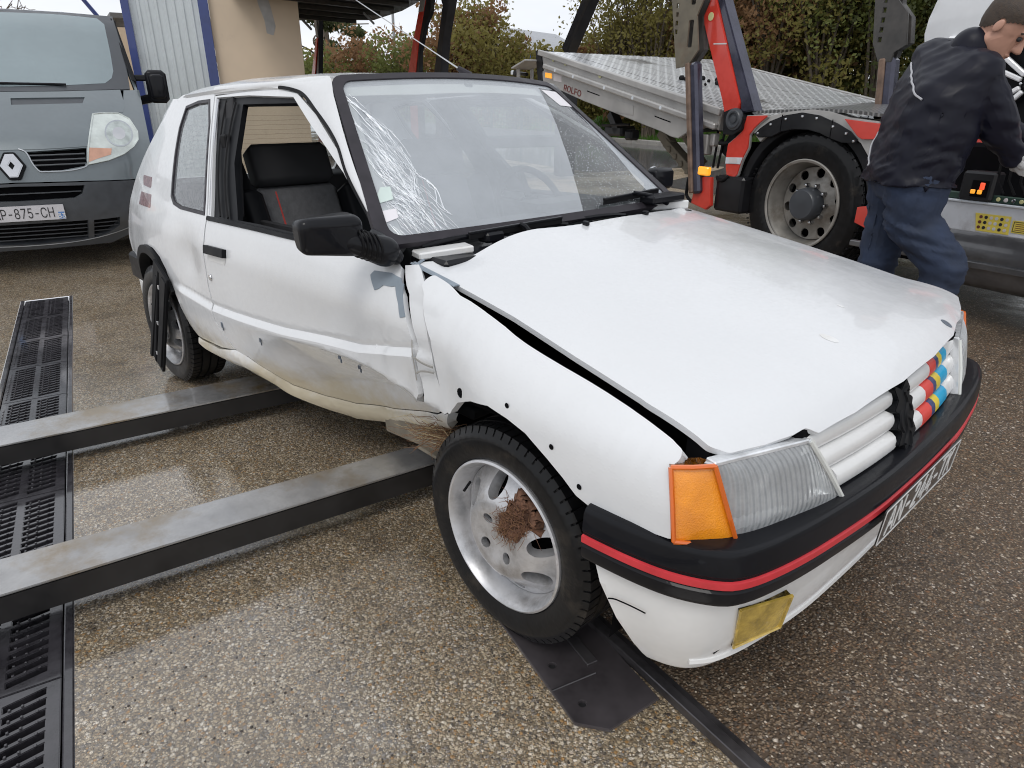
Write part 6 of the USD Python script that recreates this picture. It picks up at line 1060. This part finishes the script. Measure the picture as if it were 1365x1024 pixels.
# --- tilted loading deck with its side beam
dk = thing('loading_deck', 'grey tilted loading deck of the transporter with a long side beam', 'trailer', TLOC, TDEG)
BE = [(-3.70,1.835),(-1.305,1.346),(-.855,1.247),(-.872,1.096),(-1.03,1.120),(-1.242,1.060),(-1.337,1.015),(-1.43,1.025),(-1.56,1.061),(-2.309,1.217),(-2.827,1.321),(-3.62,1.508)]
sb = part(dk, 'side_beam', flat(BE, 0, .06, .006), 'truck_galv', label='weathered side beam with dark red lettering')
sl_ = -.2045; up_ = lambda s: 1.835 + (s + 3.70)*sl_
part(sb, 'top_flange', obox((-3.70, -.012, up_(-3.70) - .02), (-.86, -.012, up_(-.86) - .02), .03, .055, bev=.006), 'truck_galv'); part(sb, 'ridge', obox((-3.56, -.022, up_(-3.56) - .135), (-.88, -.022, up_(-.88) - .135), .05, .05, bev=.016), 'truck_galv')
for s in (-3.30, -2.95, -2.40, -1.95, -1.55, -1.15): part(sb, 'ridge_mark', flat(Point(s, up_(s) - .135).buffer(.016), .0485, .002, .0005), 'reflector_white')
for s in (-3.40, -3.16, -2.53): part(sb, 'yellow_dot', flat(Point(s, up_(s) - .045).buffer(.020 if s < -3 else .026).difference(Point(s, up_(s) - .045).buffer(.010)), .010, .003, .0005), 'dot_yellow')
for s in (-2.64, -2.11, -1.56): part(sb, 'slot_line', flat([(s - .11, up_(s - .11) - .205 - .02), (s + .11, up_(s + .11) - .205 - .02), (s + .11, up_(s + .11) - .215 - .02), (s - .11, up_(s - .11) - .215 - .02)], .002, .004, .001), 'dark_void')
part(sb, 'access_flap', flat([(-2.239,1.330),(-1.977,1.276),(-1.974,1.192),(-2.243,1.218)], .005, .006, .002), 'truck_galv')
tx = meshkit.text_mesh('ROLFO', .058, .002, True); tx.apply_transform(np.diag([.335/np.ptp(tx.vertices[:, 0]), 1, 1, 1])); tT = frame((-3.195, -.0005, 1.424), (math.cos(math.atan(sl_)), 0, math.sin(math.atan(sl_))), (-math.sin(math.atan(sl_)), 0, math.cos(math.atan(sl_)))); tx.apply_transform(tT); part(sb, 'beam_lettering', tx, 'lettering_rust', False)
part(sb, 'amber_reflector', flat([(-3.565,1.606),(-3.435,1.593),(-3.432,1.542),(-3.567,1.558)], .006, .006, .002), 'lamp_amber'); part(sb, 'paper_sticker', flat([(-3.395,1.592),(-3.23,1.570),(-3.23,1.500),(-3.393,1.522)], .003, .003, .0005), 'sticker_white')
DW = 2.25; sec = lambda s, y: up_(s) - .006 + .035*y/DW
for k in range(9):
    y0, y1 = .03 + k*DW/9, .03 + (k + 1)*DW/9 - .012; s0 = -3.66 + .30*(k/9)
    part(dk, 'deck_plank', patch([(s0, y0), (-.55, y0), (-.55, y1), (s0, y1)], lambda a, b, k=k: (a, b, sec(a, b)), .25, .025, (0, 0, 1)), 'deck_mesh')
part(dk, 'far_beam', obox((-3.35, DW + .06, sec(-3.35, DW) - .10), (-.55, DW + .06, sec(-.55, DW) - .10), .06, .22), 'truck_galv'); part(dk, 'end_beam', obox((-3.68, .0, up_(-3.68) - .10), (-3.36, DW, sec(-3.36, DW) - .10), .05, .16), 'truck_black')
part(dk, 'end_cap', cat(flat([(-3.775,1.832),(-3.66,1.835),(-3.60,1.63),(-3.70,1.60)], .012, .10), obox((-3.72, .02, 1.79), (-3.66, .02, 1.50), .10, .06, up=(0, 1, 0))), 'truck_black')
part(dk, 'end_bracket', cat(obox((-3.74, -.02, 1.735), (-4.02, -.04, 1.66), .30, .02), obox((-4.0, -.10, 1.665), (-3.99, -.10, 1.50), .06, .02, up=(0, 1, 0)), obox((-4.0, .08, 1.665), (-3.99, .08, 1.50), .06, .02, up=(0, 1, 0))), 'truck_galv'); part(dk, 'work_lamp', cat(tube([(-3.98, 0, 1.60), (-4.20, .0, 1.62)], .02, 8), rbox((-4.22, 0, 1.62), (.08, .08, .06), .015)), 'truck_black'); part(dk, 'lamp_glass', rbox((-4.25, -.03, 1.625), (.04, .05, .05), .012), 'reflector_white')
part(dk, 'cross_member', cat(*[obox((s, .05, up_(s) - .17), (s, DW, up_(s) - .15), .08, .14) for s in np.arange(-3.4, -.9, .45)]), 'truck_dirty', kind='stuff')
part(dk, 'under_linkage', cat(obox((-1.80, .30, .96), (-1.45, .30, .74), .08, .10, up=(0, 1, 0)), obox((-1.55, .28, 1.02), (-1.28, .28, .80), .05, .06, up=(0, 1, 0)), *[rbox((-1.72 + k*.09, .25, .90 - k*.06), (.05, .03, .05), .01) for k in range(4)], obox((-1.9, .30, 1.05), (-1.75, .30, .93), .10, .08, up=(0, 1, 0))), 'mast_olive')
part(dk, 'under_gear', cat(rbox((-2.62, .35, 1.03), (.30, .20, .10), .02), obox((-2.70, .30, 1.20), (-2.55, .30, 1.02), .08, .10, up=(0, 1, 0)), tube([(-2.75, .22, 1.08), (-2.30, .22, 1.10)], .014, 6), rbox((-2.35, .3, 1.0), (.12, .12, .10), .02)), 'truck_black')
for q in range(26):
    a_ = np.random.default_rng(q).uniform(0, 1, 3); part(dk, 'debris', lumpy(trimesh.creation.icosphere(1, .012 + .018*a_[2]), .006, 40, q), 'rubber') if q < 12 and False else None
dbs = [moved(lumpy(trimesh.creation.icosphere(1, .012 + .02*v[2]), .006, 40, i), t=(-1.9 + .5*(v[0] - .5), .9 + .5*(v[1] - .5), sec(-1.9 + .5*(v[0] - .5), .9) + .012)) for i, v in enumerate(np.random.default_rng(2).uniform(0, 1, (28, 3)))]; part(dk, 'debris', cat(*dbs), 'rubber', kind='stuff')
st = thing('support_strut', 'black slanting strut rising behind the far corner of the loading deck', 'strut', TLOC, TDEG); part(st, 'strut_bar', obox((-6.15, 2.0, 2.02), (-5.30, 2.0, 3.05), .16, .20, up=(0, 1, 0), bev=.02), 'truck_black'); part(st, 'strut_foot', rbox((-6.16, 2.0, 1.1), (.22, .3, 1.8), .03), 'truck_black')
# --- trailer behind: red and black pillars and the dark upper deck
tl = thing('rear_trailer', 'trailer behind with red and black pillars under a dark upper deck', 'trailer', TLOC, TDEG)
pl1 = part(tl, 'pillar', flat([(-7.05,2.80),(-6.88,2.79),(-6.933,2.668),(-7.027,2.526),(-7.254,2.177),(-7.452,1.728),(-7.46,.4),(-7.76,.4),(-7.766,1.738),(-7.504,2.157),(-7.11,2.687)], 0, .03), 'truck_red', label='red pillar with a black side'); part(pl1, 'pillar_side', flat([(-6.88,2.79),(-6.70,2.78),(-6.738,2.647),(-6.805,2.488),(-6.994,2.368),(-7.278,1.998),(-7.314,1.724),(-7.32,.4),(-7.47,.4),(-7.46,1.728),(-7.27,2.177),(-7.04,2.526)], -.01, .06), 'truck_black'); part(pl1, 'pillar_band', flat([(-7.12,2.69),(-6.93,2.67),(-7.02,2.53),(-7.22,2.54)], .003, .003, .001), 'truck_galv')
part(tl, 'pillar', flat([(-6.50,2.80),(-6.02,2.78),(-6.099,2.579),(-6.336,2.149),(-6.471,1.68),(-6.48,.4),(-6.72,.4),(-6.716,1.688),(-6.47,2.209),(-6.325,2.54)], 0, .12), 'truck_black', label='black kinked pillar')
p3_ = part(tl, 'pillar', flat([(-13.10,3.3),(-12.98,3.3),(-12.98,2.888),(-13.416,1.887),(-13.42,.4),(-13.64,.4),(-13.654,1.894),(-13.15,2.9)], 0, .1), 'truck_black', label='far black pillar with a slim red face'); part(p3_, 'pillar_face', flat([(-13.25,2.6),(-13.13,2.6),(-13.66,1.894),(-13.66,.4),(-13.96,.4),(-13.961,1.903)], .02, .03), 'truck_red'); part(p3_, 'pillar_top', flat([(-13.35,3.3),(-13.10,3.3),(-13.12,2.62),(-13.25,2.62)], .02, .03), 'lamp_grey')
UD = [(-11.5,-.85),(-11.1,-.25),(-10.6,.45),(-9.0,.42),(-7.5,.2),(-6.0,-.2),(-6.4,-2.2),(-9.5,-2.6)]
ud = part(tl, 'upper_deck', prism(Polygon(UD), 2.75, 2.95), 'truck_black'); part(ud, 'deck_rib', cat(*[obox((s, -2.2, 2.72), (s - .6, .15, 2.72), .05, .06) for s in np.arange(-10.2, -6.2, .7)]), 'truck_dirty', kind='stuff'); part(ud, 'deck_stay', cat(tube([(-9.2, -.2, 2.70), (-9.9, .2, 2.62)], .02, 6), tube([(-10.7, -.9, 2.70), (-11.3, -.6, 2.60)], .025, 6)), 'lamp_grey')
part(tl, 'lower_deck', rbox((-10, 1.2, .75), (8, 2.3, .18), .03), 'truck_black')
# --- the white car standing on the transporter, only its corner in view
wc = thing('loaded_car', 'white car loaded on the transporter behind the worker, black and silver wheel in view', 'car', TLOC, TDEG)
M('loaded_white', (0.74, 0.75, 0.76), 0.25, var=0.03, coat=0.9)
arch = Point(1.10, 1.40).buffer(.50)
side = Polygon([(.30,1.62),(.275,1.74),(.285,1.83),(.33,1.96),(.40,2.15),(.50,2.30),(2.6,2.45),(3.4,2.3),(3.4,1.35),(.45,1.30),(.34,1.45)]).difference(arch).difference(sbox(.3, 1.2, 1.2, 1.40))
part(wc, 'body_side', patch(side, lambda a, z: (a, .55 + .10*np.clip((1.0 - a)/.7, 0, 1)**2 + .05*np.abs(z - 1.9), z), .06, .05, (0, -1, 0)), 'loaded_white'); part(wc, 'arch_liner', flat(Point(1.10, 1.40).buffer(.52), -.72, .02), 'dark_void'); part(wc, 'body_core', rbox((2.0, 1.35, 1.85), (3.0, 1.2, .8), .10), 'loaded_white'); part(wc, 'bumper_lower', rbox((.72, .62, 1.66), (.5, .1, .10), .03), 'loaded_white')
ty = tyre(.33, .21, .24, 40, False); ty.apply_translation((0, .105, 0)); wm2 = trimesh.transformations.translation_matrix((1.17, .33, 1.415)); w = part(wc, 'wheel', moved(ty, wm2), 'tyre')
part(w, 'rim', moved(lathe([(.0001, .05), (.20, .05), (.232, .03), (.238, .0), (.246, -.004), (.246, .02)], 48), wm2), 'black_trim'); part(w, 'hub', moved(lathe([(.0001, -.01), (.03, -.008), (.05, .01), (.06, .04)], 24), wm2), 'black_trim')
for k in range(5):
    for d in (-.16, .16):
        a = 2*math.pi*k/5 + 1.35; part(w, 'spoke', moved(obox((.055*math.cos(a + d*1.6), .002, .055*math.sin(a + d*1.6)), (.232*math.cos(a + d), -.012, .232*math.sin(a + d)), .026, .03, up=(0, -1, 0), bev=.006), wm2), 'loaded_white')
    a = 2*math.pi*k/5 + .72; part(w, 'wheel_nut', moved(lathe([(.0001, -.004), (.009, -.003), (.011, .02)], 6), wm2, (.05*math.cos(a), 0, .05*math.sin(a))), 'chrome')
part(tk, 'car_ramp', rbox((1.9, .75, 1.06), (2.4, .9, .06), .01), 'truck_black')
# ------------------------------------------------------------------ the worker, leaning to the controls of the transporter (truck axes, absolute heights)
import manifold3d as mf
def hull_chain(js, seg=20):
    """Joints (position, radius) in a row: hulls of neighbouring spheres."""
    sp = [mf.Manifold.sphere(r, seg).translate(tuple(map(float, p))) for p, r in js]
    return [mf.Manifold.batch_hull([sp[i], sp[i + 1]]) for i in range(len(sp) - 1)]
def fused(parts, length=.03, rounds=12, lam=.5):
    m = mf.Manifold.batch_boolean(parts, mf.OpType.Add).refine_to_length(length).to_mesh(); t = trimesh.Trimesh(m.vert_properties[:, :3], m.tri_verts, process=True)
    trimesh.smoothing.filter_taubin(t, lamb=lam, nu=lam + .03, iterations=rounds); return t
def ell(c, r, R=None, seg=24):
    s = mf.Manifold.sphere(1.0, seg).scale(tuple(map(float, r)))
    if R is not None: s = s.rotate(tuple(map(float, R)))
    return s.translate(tuple(map(float, c)))
M('skin', (0.46, 0.255, 0.185), 0.5, var=0.10, vscale=25, spec=0.4); M('hair_brown', (0.045, 0.03, 0.02), 0.6, var=0.4, vscale=90, bump=0.6, bscale=300)
M('jacket_navy', (0.006, 0.0063, 0.013), 0.45, var=0.25, vscale=7, bump=0.2, bscale=30, spec=0.22); M('jeans_blue', (0.022, 0.034, 0.066), 0.8, var=0.35, vscale=7, bump=0.3, bscale=200); M('piping_grey', (0.38, 0.38, 0.40), 0.5); M('glove_white', (0.50, 0.50, 0.50), 0.85, var=0.25, vscale=40, bump=0.5, bscale=120); M('shoe_dark', (0.02, 0.018, 0.016), 0.5)
PB = (1.40, -1.02, 0.055); wp = thing('person', 'person in a dark blue jacket, jeans and white gloves leaning to the truck controls', 'person', tuple(tr(PB[0], -PB[1], PB[2])), TDEG)
B_ = np.array(PB); J = lambda s, off, z: np.array([s, -off, z]) - B_
f_ = np.array([.62, .78, 0]); f_ /= np.linalg.norm(f_); r_ = np.array([f_[1], -f_[0], 0])          # the way he faces, his right
pel = J(1.40, 1.02, .93); chest = J(1.43, .98, 1.27); shc = J(1.46, .95, 1.45)
hipR, hipL = pel + r_*.135, pel - r_*.11; shR, shL = J(1.60, 1.02, 1.41), J(1.30, .86, 1.48)
knR, knL = J(1.66, 1.00, .56), J(1.33, 1.00, .54); anR, anL = J(1.53, 1.07, .15), J(1.26, 1.05, .15)
elR, wrR, haR = J(1.685, .93, 1.22), J(1.735, .82, 1.085), J(1.775, .78, 1.045); elL, wrL = J(1.50, .62, 1.22), J(1.68, .48, 1.10)
neck = J(1.49, .92, 1.52); head = J(1.585, .875, 1.600)
hd_f = np.array([.93, .36, 0]); hd_f /= np.linalg.norm(hd_f); hd_f = hd_f*math.cos(.68) - np.array([0, 0, math.sin(.68)]); hd_r = np.cross(hd_f, [0, 0, 1.0]); hd_r /= np.linalg.norm(hd_r); hd_u = np.cross(hd_r, hd_f)
HM = np.stack([hd_f, -hd_r, hd_u], 1)                                       # head axes: forwards, left, up
def hp(x, y, z): return head + HM @ np.array([x, y, z])
def hs(x, y, z, r, seg=18): return mf.Manifold.sphere(r, seg).translate(tuple(hp(x, y, z)))
skull = mf.Manifold.sphere(1, 32).scale((.100, .078, .108)).translate((-.008, 0, .028)); cheek = mf.Manifold.batch_hull([mf.Manifold.sphere(.060, 20).translate((.030, 0, .0)), mf.Manifold.sphere(.026, 16).translate((.078, 0, -.098)), mf.Manifold.sphere(.030, 16).translate((-.005, .042, -.062)), mf.Manifold.sphere(.030, 16).translate((-.005, -.042, -.062))])
nose = mf.Manifold.batch_hull([mf.Manifold.sphere(.010, 12).translate((.094, 0, .012)), mf.Manifold.sphere(.013, 12).translate((.118, 0, -.030)), mf.Manifold.sphere(.010, 12).translate((.098, .013, -.034)), mf.Manifold.sphere(.010, 12).translate((.098, -.013, -.034))])
brow = mf.Manifold.batch_hull([mf.Manifold.sphere(.012, 12).translate((.080, .038, .022)), mf.Manifold.sphere(.012, 12).translate((.088, 0, .020)), mf.Manifold.sphere(.012, 12).translate((.080, -.038, .022))])
lips = mf.Manifold.batch_hull([mf.Manifold.sphere(.009, 12).translate((.092, .018, -.064)), mf.Manifold.sphere(.010, 12).translate((.098, 0, -.062)), mf.Manifold.sphere(.009, 12).translate((.092, -.018, -.064))])
chin = mf.Manifold.sphere(.022, 14).translate((.084, 0, -.098))
ears = [mf.Manifold.sphere(1, 16).scale((.017, .007, .029)).translate((-.012, s*.079, -.006)) for s in (-1, 1)]
hm = mf.Manifold.batch_boolean([skull, cheek, nose, brow, lips, chin] + ears, mf.OpType.Add).refine_to_length(.010).to_mesh(); hv = hm.vert_properties[:, :3]; headm = trimesh.Trimesh(hv, hm.tri_verts); trimesh.smoothing.filter_taubin(headm, .45, .48, iterations=5)
Hl = np.array(headm.vertices); Hw = head + Hl @ HM.T; headw = mf.Manifold(mf.Mesh(vert_properties=np.ascontiguousarray(Hw, np.float32), tri_verts=np.ascontiguousarray(headm.faces, np.uint32)))
bodyp = [headw if headw.volume() > 0 else ell(head, (.09, .08, .11))] + hull_chain([(neck - [0, 0, .06], .062), (hp(-.02, 0, -.06), .056)]) + hull_chain([(pel, .06), (chest, .09), (shc, .07)]) + hull_chain([(shR, .05), (elR, .04), (wrR, .028)]) + hull_chain([(shL, .05), (elL, .045), (wrL, .030)]) + hull_chain([(hipR, .055), (knR, .040), (anR, .035)]) + hull_chain([(hipL, .055), (knL, .040), (anL, .035)])
def hand(w, dirv, palmn, curl, k_=1.0):
    d = dirv/np.linalg.norm(dirv); n = palmn - d*(palmn @ d); n /= np.linalg.norm(n); s = np.cross(d, n); ps = [mf.Manifold.batch_hull([mf.Manifold.sphere(.019*k_, 14).translate(tuple(w + d*.01 + s*q)) for q in (-.018, .018)] + [mf.Manifold.sphere(.013*k_, 14).translate(tuple(w + d*.085 + s*q)) for q in (-.033, .033)])]
    for q, L in ((-.033, .068), (-.011, .080), (.011, .078), (.033, .060)):
        p = w + d*.085 + s*q; js = [(p, .0105)]; a = 0
        for k, fr in enumerate((.45, .32, .23)):
            a += curl*(.6, 1.0, .8)[k]; p = p + (d*math.cos(a) + n*math.sin(a))*L*fr; js.append((p, .0100 - .0009*k))
        ps += hull_chain([(p_, r_2*k_) for p_, r_2 in js], 12)
    p = w + d*.02 - s*.022; ps += hull_chain([(p, .014*k_), (p + d*.030 - s*.028 + n*.014, .012*k_), (p + d*.058 - s*.030 + n*.032, .0105*k_)], 12); return ps
part(wp, 'body', fused(bodyp + hand(wrR, haR - wrR, np.array([.3, .9, -.2]), .55, .72) + hand(wrL, np.array([.6, .6, -.3]), np.array([0, .3, -1.]), .6, .72), .016, 3, .35), 'skin', True)
for s in (-1, 1): part(wp, 'eye', trimesh.Trimesh(*[(lambda m: (head + (m.vertices*.0105 + [.083, s*.032, .004]) @ HM.T, m.faces))(trimesh.creation.icosphere(2))][0], process=False), 'ink', True); part(wp, 'eyebrow', tube([hp(.090, s*.016, .024), hp(.090, s*.034, .028), hp(.076, s*.052, .022)], .0045, 6), 'hair_brown')
# hair: short, cropped closer at the neck and sides
sel = (Hl[:, 2] > np.interp(Hl[:, 0], [-.11, -.05, .0, .04, .07, .10], [-.055, -.045, .012, .035, .055, .075])) & (np.abs(Hl[:, 1]) < .078); fsel = sel[headm.faces].all(1); hn = np.array(headm.vertex_normals); th_ = .011*sstep((Hl[:, 2] - .0)/.08) + .003; hv2 = Hl + hn*(th_ + .003*(meshkit.noise(Hl*160, 3) - .5))[:, None]
hairm = trimesh.Trimesh(head + hv2 @ HM.T, headm.faces[fsel], process=False); part(wp, 'hair', hairm, 'hair_brown', True)
# jacket with sleeves, collar and a wrinkled hem; jeans
jk = hull_chain([(pel + [0, 0, .02] - f_*.01, .215), (pel + [0, 0, .14] - f_*.01, .220), (chest - f_*.01, .225), (shc - f_*.01 - [0, 0, .02], .175)], 28)
jk = [mf.Manifold.batch_hull([mf.Manifold.sphere(.172, 24).translate(tuple(pel + r_*q + [0, 0, .06] - f_*.005)) for q in (-.095, .110)] + [mf.Manifold.sphere(.172, 24).translate(tuple(pel + r_*q - [0, 0, .03] - f_*.005)) for q in (-.110, .125)]), mf.Manifold.batch_hull([mf.Manifold.sphere(.172, 24).translate(tuple(pel + r_*q + [0, 0, .06])) for q in (-.095, .110)] + [mf.Manifold.sphere(.172, 24).translate(tuple(chest + r_*q)) for q in (-.09, .10)]), mf.Manifold.batch_hull([mf.Manifold.sphere(.172, 24).translate(tuple(chest + r_*q)) for q in (-.09, .10)] + [mf.Manifold.sphere(.105, 20).translate(tuple(p)) for p in (shR, shL)] + [mf.Manifold.sphere(.10, 20).translate(tuple(neck - [0, 0, .07] - f_*.02))])]
jk += hull_chain([(shR, .098), (elR, .082), (wrR - (haR - wrR)*.1, .058)], 20) + hull_chain([(shL, .098), (elL, .082), (wrL, .056)], 20) + hull_chain([(neck - [0, 0, .06], .082), (neck + (head - neck)*.10, .074)], 20)
cutz = mf.Manifold.cube((4, 4, 2), True).translate((0, 0, float(pel[2]) - 1.0 + .020)); jm = mf.Manifold.batch_boolean(jk, mf.OpType.Add) - cutz
t = jm.refine_to_length(.016).to_mesh(); jt = trimesh.Trimesh(t.vert_properties[:, :3], t.tri_verts, process=True); trimesh.smoothing.filter_taubin(jt, .5, .53, iterations=14)
jv = np.array(jt.vertices); jn = np.array(jt.vertex_normals); zz = jv[:, 2:3]
q1 = meshkit.fbm(np.c_[jv[:, :2]*6, jv[:, 2]*16 + jv[:, 0]*5], 4, 3) - .5; q2 = np.abs(meshkit.noise(np.c_[jv[:, :2]*5 + 3, jv[:, 2]*22 - jv[:, 0]*9], 9) - .5)
low = sstep((pel[2] + .30 - jv[:, 2])/.30); jt = trimesh.Trimesh(jv + jn*(q1*.026 - q2*.034*(.4 + low) - .010*np.abs(meshkit.noise(np.c_[jv[:, :2]*14, jv[:, 2]*40 + jv[:, 0]*12], 5) - .5)*(.5 + low))[:, None]*sstep((jv[:, 2:3] - pel[2] + .02)/.06), jt.faces, process=False)
j_ = part(wp, 'jacket', jt, 'jacket_navy', True)
def on_jacket(p, d, off=.004):
    """Points of the jacket found by looking from p along d."""
    loc, _, _ = jt.ray.intersects_location([p - np.array(d)*1.0], [d], multiple_hits=True)
    return None if len(loc) == 0 else loc[np.argmin(((loc - (p - np.array(d)))**2).sum(1))] - np.array(d)*off
bk = f_
for a, b in (((1.262, .95, 1.475), (1.615, 1.05, 1.315)), ((1.14, 1.05, 1.17), (1.25, 1.1, 1.02))):
    P = [on_jacket(J(*a)*(1 - u) + J(*b)*u, bk) for u in np.linspace(0, 1, 22)]; P = [p for p in P if p is not None]
    if len(P) > 4: part(j_, 'piping', tube(np.array(P), .0045, 6), 'piping_grey')
part(j_, 'collar', fused(hull_chain([(neck - [0, 0, .06] - f_*.012, .094), (neck + (head - neck)*.12 - f_*.015, .080)], 24), .012, 3), 'jacket_navy', True)
jn_ = hull_chain([(hipR + [0, 0, .03], .140), (hipR - [0, 0, .13], .118), (knR + [0, 0, .04], .098), (knR - [0, 0, .05], .094), (anR, .078)], 24) + hull_chain([(hipL + [0, 0, .03], .140), (hipL - [0, 0, .13], .118), (knL + [0, 0, .04], .098), (knL - [0, 0, .05], .094), (anL, .078)], 24) + [mf.Manifold.batch_hull([mf.Manifold.sphere(.138, 24).translate(tuple(h + [0, 0, .03])) for h in (hipR, hipL)])]
jw = mf.Manifold.batch_boolean(jn_, mf.OpType.Add).refine_to_length(.018).to_mesh(); jj = trimesh.Trimesh(jw.vert_properties[:, :3], jw.tri_verts, process=True); trimesh.smoothing.filter_taubin(jj, .5, .53, iterations=10); v = np.array(jj.vertices); n = np.array(jj.vertex_normals)
k1 = np.exp(-((v[:, 2] - knR[2])/.12)**2) + np.exp(-((v[:, 2] - pel[2] + .14)/.10)**2); q = np.abs(meshkit.noise(np.c_[v[:, :2]*6, v[:, 2]*34 + v[:, 0]*8], 4) - .5); part(wp, 'jeans', trimesh.Trimesh(v + n*((meshkit.fbm(v*12, 3, 2) - .5)*.018 - q*.030*(.35 + k1))[:, None], jj.faces, process=False), 'jeans_blue', True)
gl = part(wp, 'glove', fused([ell(w, (.036, .036, .036)) for w in (wrR,)] + hand(wrR, haR - wrR, np.array([.3, .9, -.2]), .55) + [mf.Manifold.batch_hull([mf.Manifold.sphere(.026, 14).translate(tuple(wrR + (haR - wrR)*k + r_*0)) for k in (0, .8)])], .007, 3, .4), 'glove_white', True); gm = None
part(wp, 'glove', fused(hand(wrL, np.array([.6, .6, -.3]), np.array([0, .3, -1.]), .6) + [ell(wrL, (.034, .034, .034))], .008, 3, .4), 'glove_white', True)
for k_, a_ in ((knR, anR), (knL, anL)):
    t_ = np.array([a_[0], a_[1], 0]) + 0; fo = f_; part(wp, 'shoe', fused([mf.Manifold.batch_hull([ell(np.array([a_[0], a_[1], .06]) - fo*.04, (.045, .045, .055)), ell(np.array([a_[0], a_[1], .045]) + fo*.12, (.05, .05, .04)), ell(np.array([a_[0], a_[1], .035]) + fo*.18, (.04, .04, .03))]), mf.Manifold.cylinder(.10, .05, .05, 20).translate((float(a_[0]), float(a_[1]), .05))], .02, 6), 'shoe_dark', True)
